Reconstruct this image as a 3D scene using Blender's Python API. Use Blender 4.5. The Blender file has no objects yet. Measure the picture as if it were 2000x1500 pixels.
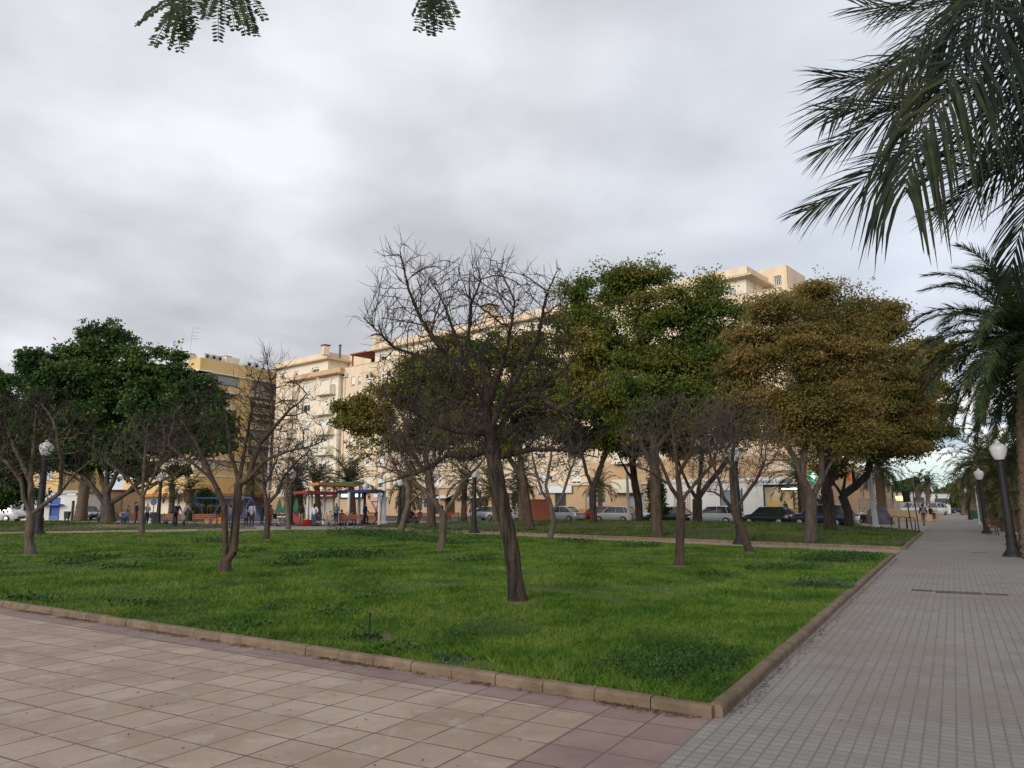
import bpy, math, random
import numpy as np
from mathutils import Vector, Matrix
R = math.radians
rng = np.random.default_rng(7)
random.seed(7)
scene = bpy.context.scene
col = scene.collection

# ---------------------------------------------------------------- camera geometry
F = 1480.0
TP = 236.0 / F
PIT = math.atan(TP)
CP, SP = math.cos(PIT), math.sin(PIT)
H = 1.6
def ray(u, v):
    x = (u - 1000) / F; yi = (750 - v) / F
    return (x, CP - yi * SP, SP + yi * CP)
def at(u, v, Y):
    x, y, z = ray(u, v); t = Y / y
    return np.array([x * t, Y, H + z * t])
def G(u, v, z=0.0):
    x, y, zz = ray(u, v); t = (z - H) / zz
    return np.array([x * t, y * t, z])
UD = np.array([.4985, .867])          # walkway direction
VD = np.array([.867, -.4985])         # to its right
ED = np.array([-.763, .647])          # along the long apartment facade, leftwards
ND = np.array([-.647, -.763])         # its outward normal (towards the park)
F0 = np.array([30.8, 73.2])           # street corner of the long block

# ---------------------------------------------------------------- materials
MATS = {}
def new_mat(name):
    m = bpy.data.materials.new(name); m.use_nodes = True
    nt = m.node_tree; b = nt.nodes.get('Principled BSDF')
    MATS[name] = m
    return m, nt, b
def setin(b, key, val):
    if key in b.inputs: b.inputs[key].default_value = val
def mat(name, c1, c2=None, scale=3.0, rough=.7, metal=0, bump=0, bscale=None, detail=6, stretch=(1,1,1), spec=.35, trans=0, contrast=(.35,.65), coords='Object', dirt=None):
    m, nt, b = new_mat(name); N = nt.nodes; L = nt.links
    setin(b, 'Roughness', rough); setin(b, 'Metallic', metal); setin(b, 'Specular IOR Level', spec)
    b.inputs['Base Color'].default_value = (*c1, 1)
    if c2 is None and not bump: return m
    tc = N.new('ShaderNodeTexCoord'); mp = N.new('ShaderNodeMapping'); mp.inputs['Scale'].default_value = stretch
    L.new(tc.outputs[coords], mp.inputs[0])
    no = N.new('ShaderNodeTexNoise'); no.inputs['Scale'].default_value = scale; no.inputs['Detail'].default_value = detail
    L.new(mp.outputs[0], no.inputs['Vector'])
    if c2 is not None:
        r = N.new('ShaderNodeValToRGB'); r.color_ramp.elements[0].position = contrast[0]; r.color_ramp.elements[1].position = contrast[1]
        r.color_ramp.elements[0].color = (*c1, 1); r.color_ramp.elements[1].color = (*c2, 1)
        L.new(no.outputs['Fac'], r.inputs[0]); L.new(r.outputs[0], b.inputs['Base Color'])
        if dirt:
            n3 = N.new('ShaderNodeTexNoise'); n3.inputs['Scale'].default_value = dirt[1]; n3.inputs['Detail'].default_value = 5
            mp3 = N.new('ShaderNodeMapping'); mp3.inputs['Scale'].default_value = dirt[2]
            L.new(tc.outputs[coords], mp3.inputs[0]); L.new(mp3.outputs[0], n3.inputs['Vector'])
            r3 = N.new('ShaderNodeValToRGB'); r3.color_ramp.elements[0].position = .48; r3.color_ramp.elements[1].position = .75
            r3.color_ramp.elements[0].color = (0,0,0,1); r3.color_ramp.elements[1].color = (dirt[3],)*3 + (1,)
            L.new(n3.outputs['Fac'], r3.inputs[0])
            mx = N.new('ShaderNodeMix'); mx.data_type = 'RGBA'; L.new(r3.outputs[0], mx.inputs[0]); L.new(r.outputs[0], mx.inputs[6])
            mx.inputs[7].default_value = (*dirt[0], 1); L.new(mx.outputs[2], b.inputs['Base Color'])
    if bump:
        n2 = N.new('ShaderNodeTexNoise'); n2.inputs['Scale'].default_value = bscale or scale * 3; n2.inputs['Detail'].default_value = 5
        L.new(mp.outputs[0], n2.inputs['Vector'])
        bp = N.new('ShaderNodeBump'); bp.inputs['Strength'].default_value = bump; bp.inputs['Distance'].default_value = .05
        L.new(n2.outputs['Fac'], bp.inputs['Height']); L.new(bp.outputs[0], b.inputs['Normal'])
    return m
def leafmat(name, cols, scale=.5, trans=.3, rough=.55):
    """cols: list of colours laid over a noise ramp; slight light transmission"""
    m, nt, b = new_mat(name); N = nt.nodes; L = nt.links
    setin(b, 'Roughness', rough); setin(b, 'Specular IOR Level', .15)
    tc = N.new('ShaderNodeTexCoord'); no = N.new('ShaderNodeTexNoise'); no.inputs['Scale'].default_value = scale; no.inputs['Detail'].default_value = 3
    L.new(tc.outputs['Object'], no.inputs['Vector'])
    n2 = N.new('ShaderNodeTexNoise'); n2.inputs['Scale'].default_value = scale * 9; n2.inputs['Detail'].default_value = 2
    L.new(tc.outputs['Object'], n2.inputs['Vector'])
    ad = N.new('ShaderNodeMix'); ad.data_type = 'FLOAT'; ad.inputs[0].default_value = .42
    L.new(no.outputs['Fac'], ad.inputs[2]); L.new(n2.outputs['Fac'], ad.inputs[3])
    r = N.new('ShaderNodeValToRGB'); els = r.color_ramp.elements
    n = len(cols)
    for i, c in enumerate(cols):
        p = .39 + .22 * i / max(1, n - 1)
        if i < 2: e = els[i]; e.position = p
        else: e = els.new(p)
        e.color = (*c, 1)
    L.new(ad.outputs[0], r.inputs[0]); L.new(r.outputs[0], b.inputs['Base Color'])
    if trans:
        t = N.new('ShaderNodeBsdfTranslucent'); L.new(r.outputs[0], t.inputs['Color'])
        ms = N.new('ShaderNodeMixShader'); ms.inputs[0].default_value = trans
        out = N.get('Material Output'); L.new(b.outputs[0], ms.inputs[1]); L.new(t.outputs[0], ms.inputs[2]); L.new(ms.outputs[0], out.inputs[0])
    return m
def glow(name, c, s):
    m, nt, b = new_mat(name)
    b.inputs['Base Color'].default_value = (*c, 1); b.inputs['Emission Color'].default_value = (*c, 1); b.inputs['Emission Strength'].default_value = s
    return m

def brickmat(name, c1, c2, mort, bw, rh, ms, ang, stain=None, bump=.25, rough=.8, org=(0,0), pits=None, mortvar=None):
    m, nt, b = new_mat(name); N = nt.nodes; L = nt.links
    setin(b, 'Roughness', rough); setin(b, 'Specular IOR Level', .25)
    tc = N.new('ShaderNodeTexCoord'); mp = N.new('ShaderNodeMapping'); mp.vector_type = 'POINT'
    mp.inputs['Rotation'].default_value = (0, 0, -ang)
    sub = N.new('ShaderNodeVectorMath'); sub.operation = 'SUBTRACT'; sub.inputs[1].default_value = (org[0], org[1], 0)
    L.new(tc.outputs['Object'], sub.inputs[0]); L.new(sub.outputs[0], mp.inputs[0])
    br = N.new('ShaderNodeTexBrick'); br.offset = 0; br.squash = 1
    br.inputs['Scale'].default_value = 1; br.inputs['Brick Width'].default_value = bw; br.inputs['Row Height'].default_value = rh
    br.inputs['Mortar Size'].default_value = ms; br.inputs['Mortar Smooth'].default_value = .3; br.inputs['Bias'].default_value = 0
    br.inputs['Color1'].default_value = (*c1, 1); br.inputs['Color2'].default_value = (*c2, 1); br.inputs['Mortar'].default_value = (*mort, 1)
    L.new(mp.outputs[0], br.inputs['Vector'])
    if mortvar:
        nm = N.new('ShaderNodeTexNoise'); nm.inputs['Scale'].default_value = .9; nm.inputs['Detail'].default_value = 3
        L.new(tc.outputs['Object'], nm.inputs['Vector'])
        rm = N.new('ShaderNodeValToRGB'); rm.color_ramp.elements[0].position = .42; rm.color_ramp.elements[1].position = .6
        rm.color_ramp.elements[0].color = (*mort, 1); rm.color_ramp.elements[1].color = (*mortvar, 1)
        L.new(nm.outputs['Fac'], rm.inputs[0]); L.new(rm.outputs[0], br.inputs['Mortar'])
    cur = br.outputs['Color']
    def overlay(cur, colr, sc, lo, hi, amt, det=6):
        n = N.new('ShaderNodeTexNoise'); n.inputs['Scale'].default_value = sc; n.inputs['Detail'].default_value = det; n.inputs['Roughness'].default_value = .62
        L.new(tc.outputs['Object'], n.inputs['Vector'])
        r = N.new('ShaderNodeValToRGB'); r.color_ramp.elements[0].position = lo; r.color_ramp.elements[1].position = hi
        r.color_ramp.elements[0].color = (0,0,0,1); r.color_ramp.elements[1].color = (amt,amt,amt,1)
        L.new(n.outputs['Fac'], r.inputs[0])
        mx = N.new('ShaderNodeMix'); mx.data_type = 'RGBA'; L.new(r.outputs[0], mx.inputs[0]); L.new(cur, mx.inputs[6]); mx.inputs[7].default_value = (*colr, 1)
        return mx.outputs[2]
    for st in (stain or []): cur = overlay(cur, *st)
    L.new(cur, b.inputs['Base Color'])
    nb = N.new('ShaderNodeTexNoise'); nb.inputs['Scale'].default_value = 60; nb.inputs['Detail'].default_value = 3
    L.new(tc.outputs['Object'], nb.inputs['Vector'])
    ma = N.new('ShaderNodeMath'); ma.operation = 'MULTIPLY_ADD'; ma.inputs[1].default_value = -1.0
    L.new(br.outputs['Fac'], ma.inputs[0])
    m2 = N.new('ShaderNodeMath'); m2.operation = 'MULTIPLY'; m2.inputs[1].default_value = .35; L.new(nb.outputs['Fac'], m2.inputs[0]); L.new(m2.outputs[0], ma.inputs[2])
    bp = N.new('ShaderNodeBump'); bp.inputs['Strength'].default_value = bump; bp.inputs['Distance'].default_value = .01
    L.new(ma.outputs[0], bp.inputs['Height']); L.new(bp.outputs[0], b.inputs['Normal'])
    return m

# ---------------------------------------------------------------- mesh helpers
class MB:
    def __init__(s): s.v = []; s.f = []; s.mi = []; s.cur = 0
    def add(s, vs, fs):
        o = len(s.v); s.v.extend([tuple(map(float, p)) for p in vs])
        for f in fs: s.f.append(tuple(i + o for i in f)); s.mi.append(s.cur)
    def hexa(s, b, t):      # two quads bottom/top, ccw seen from above
        s.add(list(b) + list(t), [(3,2,1,0),(4,5,6,7),(0,1,5,4),(1,2,6,5),(2,3,7,6),(3,0,4,7)])
    def box(s, c, d, rz=0):
        cx, cy, cz = c; x, y, z = d[0]/2, d[1]/2, d[2]/2; ca, sa = math.cos(rz), math.sin(rz)
        P = [(cx + a*ca - b*sa, cy + a*sa + b*ca) for a, b in ((-x,-y),(x,-y),(x,y),(-x,y))]
        s.hexa([(p[0],p[1],cz-z) for p in P], [(p[0],p[1],cz+z) for p in P])
    def frame_box(s, o, e, n, a0, a1, b0, b1, z0, z1):   # box in a facade frame: along e, out along n
        P = [o + e*a + n*b for a, b in ((a0,b0),(a1,b0),(a1,b1),(a0,b1))]
        if e[0]*n[1] - e[1]*n[0] < 0: P = P[::-1]
        s.hexa([(p[0],p[1],z0) for p in P], [(p[0],p[1],z1) for p in P])
    def prism(s, poly, z0, z1):
        n = len(poly)
        s.add([(p[0],p[1],z0) for p in poly] + [(p[0],p[1],z1) for p in poly],
              [tuple(range(n-1,-1,-1)), tuple(range(n,2*n))] + [(i,(i+1)%n,n+(i+1)%n,n+i) for i in range(n)])
    def tube(s, pts, rad, n=8, cap=True):
        pts = [Vector(p) for p in pts]; m = len(pts)
        if not hasattr(rad, '__len__'): rad = [rad]*m
        vs = []; up = None
        for i, p in enumerate(pts):
            d = (pts[min(i+1,m-1)] - pts[max(i-1,0)]).normalized()
            if up is None: up = Vector((0,0,1)) if abs(d.z) < .9 else Vector((1,0,0))
            a = d.cross(up).normalized(); b = d.cross(a).normalized(); up = -b if False else up
            for k in range(n):
                t = 2*math.pi*k/n
                vs.append(p + (a*math.cos(t) + b*math.sin(t))*rad[i])
        fs = [(i*n+k, i*n+(k+1)%n, (i+1)*n+(k+1)%n, (i+1)*n+k) for i in range(m-1) for k in range(n)]
        if cap: fs += [tuple(range(n-1,-1,-1)), tuple(range((m-1)*n, m*n))]
        s.add(vs, fs)
    def lathe(s, prof, c=(0,0,0), n=12, sq=1.0):
        vs = [(c[0]+r*math.cos(2*math.pi*k/n), c[1]+r*sq*math.sin(2*math.pi*k/n), c[2]+z) for r, z in prof for k in range(n)]
        m = len(prof)
        fs = [(i*n+k, i*n+(k+1)%n, (i+1)*n+(k+1)%n, (i+1)*n+k) for i in range(m-1) for k in range(n)]
        fs += [tuple(range(n-1,-1,-1)), tuple(range((m-1)*n, m*n))]
        s.add(vs, fs)
    def ball(s, c, r, n=8, m=6):
        if not hasattr(r,'__len__'): r = (r,r,r)
        vs = [(c[0], c[1], c[2]-r[2])]; 
        for i in range(1,m):
            a = -math.pi/2 + math.pi*i/m
            for k in range(n):
                t = 2*math.pi*k/n; vs.append((c[0]+r[0]*math.cos(a)*math.cos(t), c[1]+r[1]*math.cos(a)*math.sin(t), c[2]+r[2]*math.sin(a)))
        vs.append((c[0], c[1], c[2]+r[2])); L = len(vs)-1
        fs = [(0, 1+(k+1)%n, 1+k) for k in range(n)]
        for i in range(m-2):
            for k in range(n): fs.append((1+i*n+k, 1+i*n+(k+1)%n, 1+(i+1)*n+(k+1)%n, 1+(i+1)*n+k))
        fs += [(L, 1+(m-2)*n+k, 1+(m-2)*n+(k+1)%n) for k in range(n)]
        s.add(vs, fs)
    def caps(s, p0, p1, r0, r1, n=8):
        s.tube([p0, p1], [r0, r1], n); s.ball(p0, r0, n, 6); s.ball(p1, r1, n, 6)
    def mesh(s, name):
        me = bpy.data.meshes.new(name); me.from_pydata(s.v, [], s.f); me.polygons.foreach_set('material_index', s.mi); me.update(); return me
def smooth(me, ang=None):
    me.polygons.foreach_set('use_smooth', [True]*len(me.polygons))
    if ang is not None:
        try: me.set_sharp_from_angle(angle=R(ang))
        except Exception: pass
def npmesh(name, V, Fq, sm=False):
    me = bpy.data.meshes.new(name); V = np.asarray(V, np.float32); Fq = np.asarray(Fq, np.int32)
    k = Fq.shape[1]; n = len(Fq)
    me.vertices.add(len(V)); me.vertices.foreach_set('co', V.ravel())
    me.loops.add(n*k); me.loops.foreach_set('vertex_index', Fq.ravel())
    me.polygons.add(n); me.polygons.foreach_set('loop_start', np.arange(0, n*k, k, dtype=np.int32))
    try: me.polygons.foreach_set('loop_total', np.full(n, k, np.int32))
    except Exception: pass
    if sm: me.polygons.foreach_set('use_smooth', np.ones(n, bool))
    me.update(calc_edges=True); return me
def link(name, me, mats=None, parent=None, loc=None, label=None, world=False):
    if isinstance(me, MB): me = me.mesh(name)
    o = bpy.data.objects.new(name, me); col.objects.link(o)
    if mats is not None:
        for m in (mats if isinstance(mats, (list, tuple)) else [mats]): me.materials.append(MATS[m] if isinstance(m, str) else m)
    if parent is not None:
        o.parent = parent
        if world: o.location = -parent.location if parent.parent is None else (0,0,0)
    if loc is not None: o.location = loc
    if label: o['label'] = label
    return o
def thing(name, label, cat, loc=(0,0,0), rz=0, group=None):
    o = bpy.data.objects.new(name, None); col.objects.link(o); o.empty_display_size = .3
    o.location = loc; o.rotation_euler = (0,0,rz); o['label'] = label; o['category'] = cat
    if group: o['group'] = group
    return o
def tag(o, label, cat, group=None):
    o['label'] = label; o['category'] = cat
    if group: o['group'] = group
    return o
def struct(name, me, m): o = link(name, me, m); o['kind'] = 'structure'; return o
def stuff(name, me, m, label, cat): o = link(name, me, m); o['kind'] = 'stuff'; o['label'] = label; o['category'] = cat; return o
def dup(root, loc, rz=0, label=None, rot=None, scale=None, group=None, mats=None):
    def rec(o, par):
        c = o.copy(); col.objects.link(c); c.parent = par
        if mats and o.data and o.name.split('.')[0] in mats:
            c.data = o.data.copy(); c.data.materials.clear(); c.data.materials.append(MATS[mats[o.name.split('.')[0]]])
        for ch in list(o.children): rec(ch, c)
        return c
    r = rec(root, None); r.location = loc; r.rotation_euler = rot if rot else (0,0,rz)
    if scale: r.scale = (scale,)*3
    if label: r['label'] = label
    if group: r['group'] = group
    return r

# ---------------------------------------------------------------- vectorised tubes and leaves
def frusta(P0, P1, R0, R1, n):
    P0 = np.asarray(P0, float); P1 = np.asarray(P1, float); d = P1 - P0
    L = np.linalg.norm(d, axis=1, keepdims=True); L[L < 1e-6] = 1e-6; d = d / L
    up = np.where(np.abs(d[:, 2:3]) < .9, np.array([[0,0,1.]]), np.array([[1.,0,0]]))
    a = np.cross(d, up); a /= np.linalg.norm(a, axis=1, keepdims=True); b = np.cross(d, a)
    t = 2*np.pi*np.arange(n)/n; c, s = np.cos(t), np.sin(t)
    off = a[:,None,:]*c[None,:,None] + b[:,None,:]*s[None,:,None]
    V = np.concatenate([P0[:,None,:] + off*np.asarray(R0)[:,None,None], P1[:,None,:] + off*np.asarray(R1)[:,None,None]], axis=1)
    M = len(P0); base = (np.arange(M)*2*n)[:,None]
    k = np.arange(n); q = np.stack([k, (k+1)%n, n+(k+1)%n, n+k], axis=1)
    Fq = (base[:,:,None] + q[None]).reshape(-1,4)
    return V.reshape(-1,3), Fq
def joinm(parts):
    Vs, Fs, o = [], [], 0
    for V, Fq in parts:
        Vs.append(V); Fs.append(Fq + o); o += len(V)
    return np.concatenate(Vs), np.concatenate(Fs)
def unit(a): return a / np.maximum(np.linalg.norm(a, axis=-1, keepdims=True), 1e-9)
def leafquads(C, length, width, rg, droop=.3, dirs=None):
    """pointed leaf quads: root, side, tip, side"""
    n = len(C)
    d = unit(rg.normal(size=(n,3)) + (0 if dirs is None else dirs)); d[:,2] -= droop; d = unit(d)
    s = unit(np.cross(d, rg.normal(size=(n,3))))
    Ls = (length * rg.uniform(.65, 1.35, n))[:,None]; W = (width * rg.uniform(.7, 1.3, n))[:,None]
    V = np.stack([C, C + d*Ls*.5 + s*W*.5, C + d*Ls, C + d*Ls*.5 - s*W*.5], axis=1).reshape(-1,3)
    Fq = (np.arange(n)*4)[:,None] + np.arange(4)[None]
    return V, Fq
# ================================================================ GROUND
import bmesh
UA = math.atan2(UD[1], UD[0])
brickmat('plaza_tile', (.325,.250,.200), (.405,.322,.262), (.115,.080,.058), .4, .4, .009, UA,
         stain=[((.25,.185,.142), 1.1, .45, .62, .6), ((.43,.37,.315), 3.1, .55, .66, .5), ((.17,.125,.1), 18, .58, .72, .4), ((.16,.12,.09), 5, .64, .72, .6)], org=(1.55,6.12), bump=.35)
brickmat('pink_tile', (.235,.168,.148), (.29,.21,.185), (.11,.075,.065), .4, .4, .008, UA,
         stain=[((.17,.12,.11), 1.1, .45, .66, .6), ((.32,.25,.23), 3, .55, .72, .4)], org=(1.55,6.12), bump=.3)
brickmat('walk_paver', (.245,.233,.218), (.280,.267,.250), (.175,.162,.148), .1, .1, .0085, UA,
         stain=[((.225,.172,.148), .35, .47, .62, .55), ((.17,.15,.135), 1.6, .5, .7, .5), ((.28,.255,.225), 5, .58, .75, .3)], org=(1.55,6.12), bump=.45, mortvar=(.20,.178,.155))
mat('pale_paving', (.30,.265,.235), (.24,.21,.185), scale=1.2, rough=.85)
mat('path_paving', (.36,.27,.21), (.29,.21,.17), scale=1.5, rough=.9, bump=.2, bscale=30)
mat('rubber', (.07,.05,.075), (.09,.06,.08), scale=2, rough=.9)
mat('asphalt', (.055,.053,.053), (.085,.08,.078), scale=1.5, rough=.9, bump=.2, bscale=60)
mat('earth', (.20,.145,.10), (.13,.095,.065), scale=2.2, rough=.95, bump=.4, bscale=15)
mat('kerbstone', (.215,.155,.105), (.145,.103,.068), scale=5, rough=.85, bump=.4, bscale=40, dirt=((.10,.075,.05), 2.0, (1,1,5), .8))
mat('kerb_pale', (.34,.27,.21), (.26,.2,.16), scale=5, rough=.85)
mat('lawn_base', (.036,.066,.012), (.055,.085,.016), scale=1.6, rough=.95, bump=.5, bscale=40, dirt=((.12,.085,.045), .6, (1,1,1), .6))
mat('far_lawn_base', (.035,.052,.012), (.055,.068,.022), scale=.9, rough=.95, bump=.4, bscale=20, dirt=((.15,.10,.06), .2, (1,1,1), .95))
leafmat('grass_blade', [(.045,.100,.012), (.078,.158,.017), (.115,.205,.024), (.175,.235,.042)], scale=.9, trans=.25)
leafmat('clover', [(.018,.050,.012), (.030,.078,.018), (.050,.105,.024)], scale=3, trans=.15)
leafmat('weed_leaf', [(.024,.062,.026), (.045,.088,.045), (.07,.12,.07)], scale=3, trans=.15)
leafmat('dry_leaf', [(.06,.03,.015), (.12,.065,.03), (.05,.028,.015), (.30,.21,.12)], scale=9, trans=0)

def poly_dist(P, poly):
    P = np.atleast_2d(P).astype(float); n = len(poly); d = np.full(len(P), 1e9); inside = np.zeros(len(P), bool)
    for i in range(n):
        a = np.array(poly[i], float); b = np.array(poly[(i+1)%n], float); ab = b - a
        t = np.clip(((P-a) @ ab) / (ab @ ab), 0, 1); q = a + t[:,None]*ab
        d = np.minimum(d, np.linalg.norm(P-q, axis=1))
        c = ((a[1] > P[:,1]) != (b[1] > P[:,1]))
        with np.errstate(divide='ignore', invalid='ignore'):
            xi = (b[0]-a[0])*(P[:,1]-a[1])/(b[1]-a[1]) + a[0]
        inside ^= c & (P[:,0] < xi)
    return d, inside
def flat(name, poly, z, m, thick=None):
    mb = MB()
    if thick: mb.prism(poly, z-thick, z)
    else: mb.add([(p[0],p[1],z) for p in poly], [tuple(range(len(poly)))])
    # keep normals up
    me = mb.mesh(name)
    if not thick and me.polygons[0].normal.z < 0: me.flip_normals()
    return struct(name, me, m)

C0 = np.array([1.55, 6.12]); D0 = np.array([12.18, 24.77]); E0 = np.array([-8.6, 48.2]); K0 = np.array([-27.0, 40.2]); KD = np.array([-.834, .552])
L0 = C0 + KD*40
NEAR = [C0, D0, E0, K0, K0 + np.array([-12,-6.5]), L0]
FA = np.array([14.1, 27.9]); FB = np.array([23.6, 44.4]); FC = np.array([25.3, 53.2])
FAR = [FA, FB, FC, np.array([18.8,59.1]), np.array([8.5,66.0]), np.array([-7.8,62.0]), np.array([-10.2,51.8]), np.array([-8.0,50.9])]
LEFT = [np.array([-29,42.9]), np.array([-20.0,49.0]), np.array([-17.5,52.6]), np.array([-32.0,64.0]), np.array([-47.0,69.0]), np.array([-75.0,66.0]), np.array([-60.0,30.0])]
RIGHT = [np.array([15.2,22.9]), np.array([20.2,31.6]), np.array([33,24.0]), np.array([27,15.0])]
RFAR = [np.array([37.5,60.0]), np.array([62.0,46.0]), np.array([72.0,64.0]), np.array([47.0,77.0])]
LAWNS = [(NEAR, .070, .12, 5.0), (FAR, .085, .34, 7.5), (LEFT, .075, .22, 6.0), (RIGHT, .07, .05, 3.0), (RFAR, .07, .1, 5.0)]
def lawn_h(P, lw):
    poly, b, a, w = lw
    d, ins = poly_dist(P, poly); t = np.clip(d/w, 0, 1); t = t*t*(3-2*t)
    P = np.atleast_2d(P)
    return b + a*t + .018*np.sin(P[:,0]*1.3+P[:,1]*.7)*t + .012*np.sin(P[:,0]*2.9-P[:,1]*2.1)*t, ins
def ground_z(x, y):
    for lw in LAWNS:
        h, ins = lawn_h([(x, y)], lw)
        if ins[0]: return float(h[0])
    return 0.0
def GT(u, v):
    z = .1
    for _ in range(8):
        p = G(u, v, z); z = ground_z(p[0], p[1])
    p = G(u, v, z); return np.array([p[0], p[1], z])

def lawn_mesh(lw, cell):
    poly = lw[0]; bm = bmesh.new()
    bm.faces.new([bm.verts.new((p[0], p[1], 0)) for p in poly])
    xs = [p[0] for p in poly]; ys = [p[1] for p in poly]
    for ax, lo, hi in ((0, min(xs), max(xs)), (1, min(ys), max(ys))):
        k = lo + cell
        while k < hi:
            co = (k,0,0) if ax == 0 else (0,k,0); no = (1,0,0) if ax == 0 else (0,1,0)
            bmesh.ops.bisect_plane(bm, geom=bm.verts[:] + bm.edges[:] + bm.faces[:], plane_co=co, plane_no=no); k += cell
    vs = np.array([v.co[:2] for v in bm.verts]); h, _ = lawn_h(vs, lw)
    for v, z in zip(bm.verts, h): v.co.z = z
    bmesh.ops.recalc_face_normals(bm, faces=bm.faces)
    me = bpy.data.meshes.new('lawn'); bm.to_mesh(me); bm.free()
    if sum(p.normal.z for p in me.polygons) < 0: me.flip_normals()
    smooth(me); return me

flat('ground', [(-900,-60),(900,-60),(900,1500),(-900,1500)], -.06, 'asphalt')
# paved town ground round the park, then the plaza, walkway, inner paths (each sheet a few mm above the last)
flat('park_paving', [(-120,-30),(90,-30),(90,200),(60,200),(33,74),(25.0,54.4),(19.0,59.7),(8,68),(-4,78),(-30,78),(-60,78),(-120,80)], -.02, 'pale_paving')
W0 = C0 - UD*12; WF = C0 + UD*260
flat('plaza', [C0, C0+KD*60, C0+KD*60-UD*40, C0-UD*30+KD*-0.0], -.008, 'plaza_tile')
nrm = np.array([-KD[1], KD[0]]);  nrm = nrm if nrm @ np.array([0,-1]) > 0 else -nrm
flat('plaza_border', [C0+UD*.0, C0+KD*60, C0+KD*60+nrm*.42, C0+nrm*.42+KD*.0], -.004, 'pink_tile')
flat('plaza_edge', [C0 - UD*.3, C0-UD*.3 + KD*.82, C0 - UD*20 + KD*.82, C0 - UD*20], -.0035, 'pink_tile')
flat('walkway', [C0-UD*20, C0+UD*95, C0+UD*95+VD*9.5, C0-UD*20+VD*14], 0.0, 'walk_paver')
flat('walkway_far', [C0+UD*95, C0+UD*330, C0+UD*330+VD*6, C0+UD*95+VD*6], -.003, 'pale_paving')
flat('inner_path', [D0+UD*.02, FA, FAR[-1], np.array([-20.,49.]), LEFT[0], K0, E0], .002, 'path_paving')
flat('play_surface', [(-30,60.5),(-9,58.5),(-6,63.5),(-9,70),(-34,70)], -.012, 'rubber')
mbk = MB()
def kerb(name, pts, w=.12, h=.088, step=.5, m='kerbstone'):
    mb = MB(); rr = random.Random(3)
    for a, b in zip(pts[:-1], pts[1:]):
        a = np.array(a, float); b = np.array(b, float); L = np.linalg.norm(b-a); d = (b-a)/L; n = np.array([-d[1], d[0]])
        k = max(1, round(L/step)); s = L/k
        for i in range(k):
            g = .004; p = a + d*(i*s+g); q = a + d*((i+1)*s-g); dz = rr.uniform(-.004,.004); dn = n*rr.uniform(-.004,.004)
            p = p+dn; q = q+dn
            prof = [(-w/2,-.05),(-w/2,h-.025+dz),(-w/2+.012,h-.008+dz),(-w/2+.03,h+dz),(w/2-.03,h+dz),(w/2-.012,h-.008+dz),(w/2,h-.025+dz),(w/2,-.05)]
            vs = [(p[0]+n[0]*o, p[1]+n[1]*o, z) for o, z in prof] + [(q[0]+n[0]*o, q[1]+n[1]*o, z) for o, z in prof]
            N_ = len(prof); fs = [(j,j+1,N_+j+1,N_+j) for j in range(N_-1)] + [tuple(range(N_-1,-1,-1)), tuple(range(N_,2*N_))]
            mb.add(vs, fs)
    me = mb.mesh(name)
    bm = bmesh.new(); bm.from_mesh(me); bmesh.ops.recalc_face_normals(bm, faces=bm.faces); bm.to_mesh(me); bm.free()
    return struct(name, me, m)
kerb('kerb', [L0, C0, D0])
kerb('inner_kerb', [D0, E0, K0, K0 + np.array([-12,-6.5])], w=.1, h=.075, step=1.0, m='kerb_pale')
kerb('far_lawn_kerb', [FB, FA, FAR[-1], FAR[-2], FAR[-3]], w=.12, h=.11, step=.5, m='kerbstone')
kerb('left_lawn_kerb', [np.array([-60.,30.]), LEFT[0], LEFT[1], LEFT[2], LEFT[3]], w=.1, h=.08, step=1.0, m='kerb_pale')
kerb('right_lawn_kerb', [RIGHT[0], RIGHT[1], RIGHT[2]], w=.12, h=.08, step=.5)
for i, (lw, nm_, c) in enumerate(zip(LAWNS, ['lawn','far_lawn','left_lawn','right_lawn','distant_lawn'], [.8,1.2,2,1,2])):
    struct(nm_, lawn_mesh(lw, c), 'lawn_base' if i in (0,3) else 'far_lawn_base')

# flush drain grates and manhole strips in the walkway
mat('grate', (.06,.055,.05), (.11,.10,.09), scale=30, rough=.6, metal=.3)
mb = MB()
def slab(mb, us, v, w, off=0.0):
    a = G(us[0], v[0]); b = G(us[1], v[1]); d = (b-a)[:2]; L = np.linalg.norm(d); d /= L; n = np.array([-d[1], d[0]])
    P = [a[:2], b[:2], b[:2]+n*w, a[:2]+n*w]
    mb.prism([tuple(p) for p in P], -.02, .004)
slab(mb, (1780,1823), (1154,1156), .32); slab(mb, (1828,1920), (1158,1162), .42); slab(mb, (1925,1972), (1162,1164), .3)
slab(mb, (1833,1865), (1065,1065), .35); slab(mb, (1904,1930), (1080,1080), .3)
struct('drain_covers', mb, 'grate')

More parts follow.
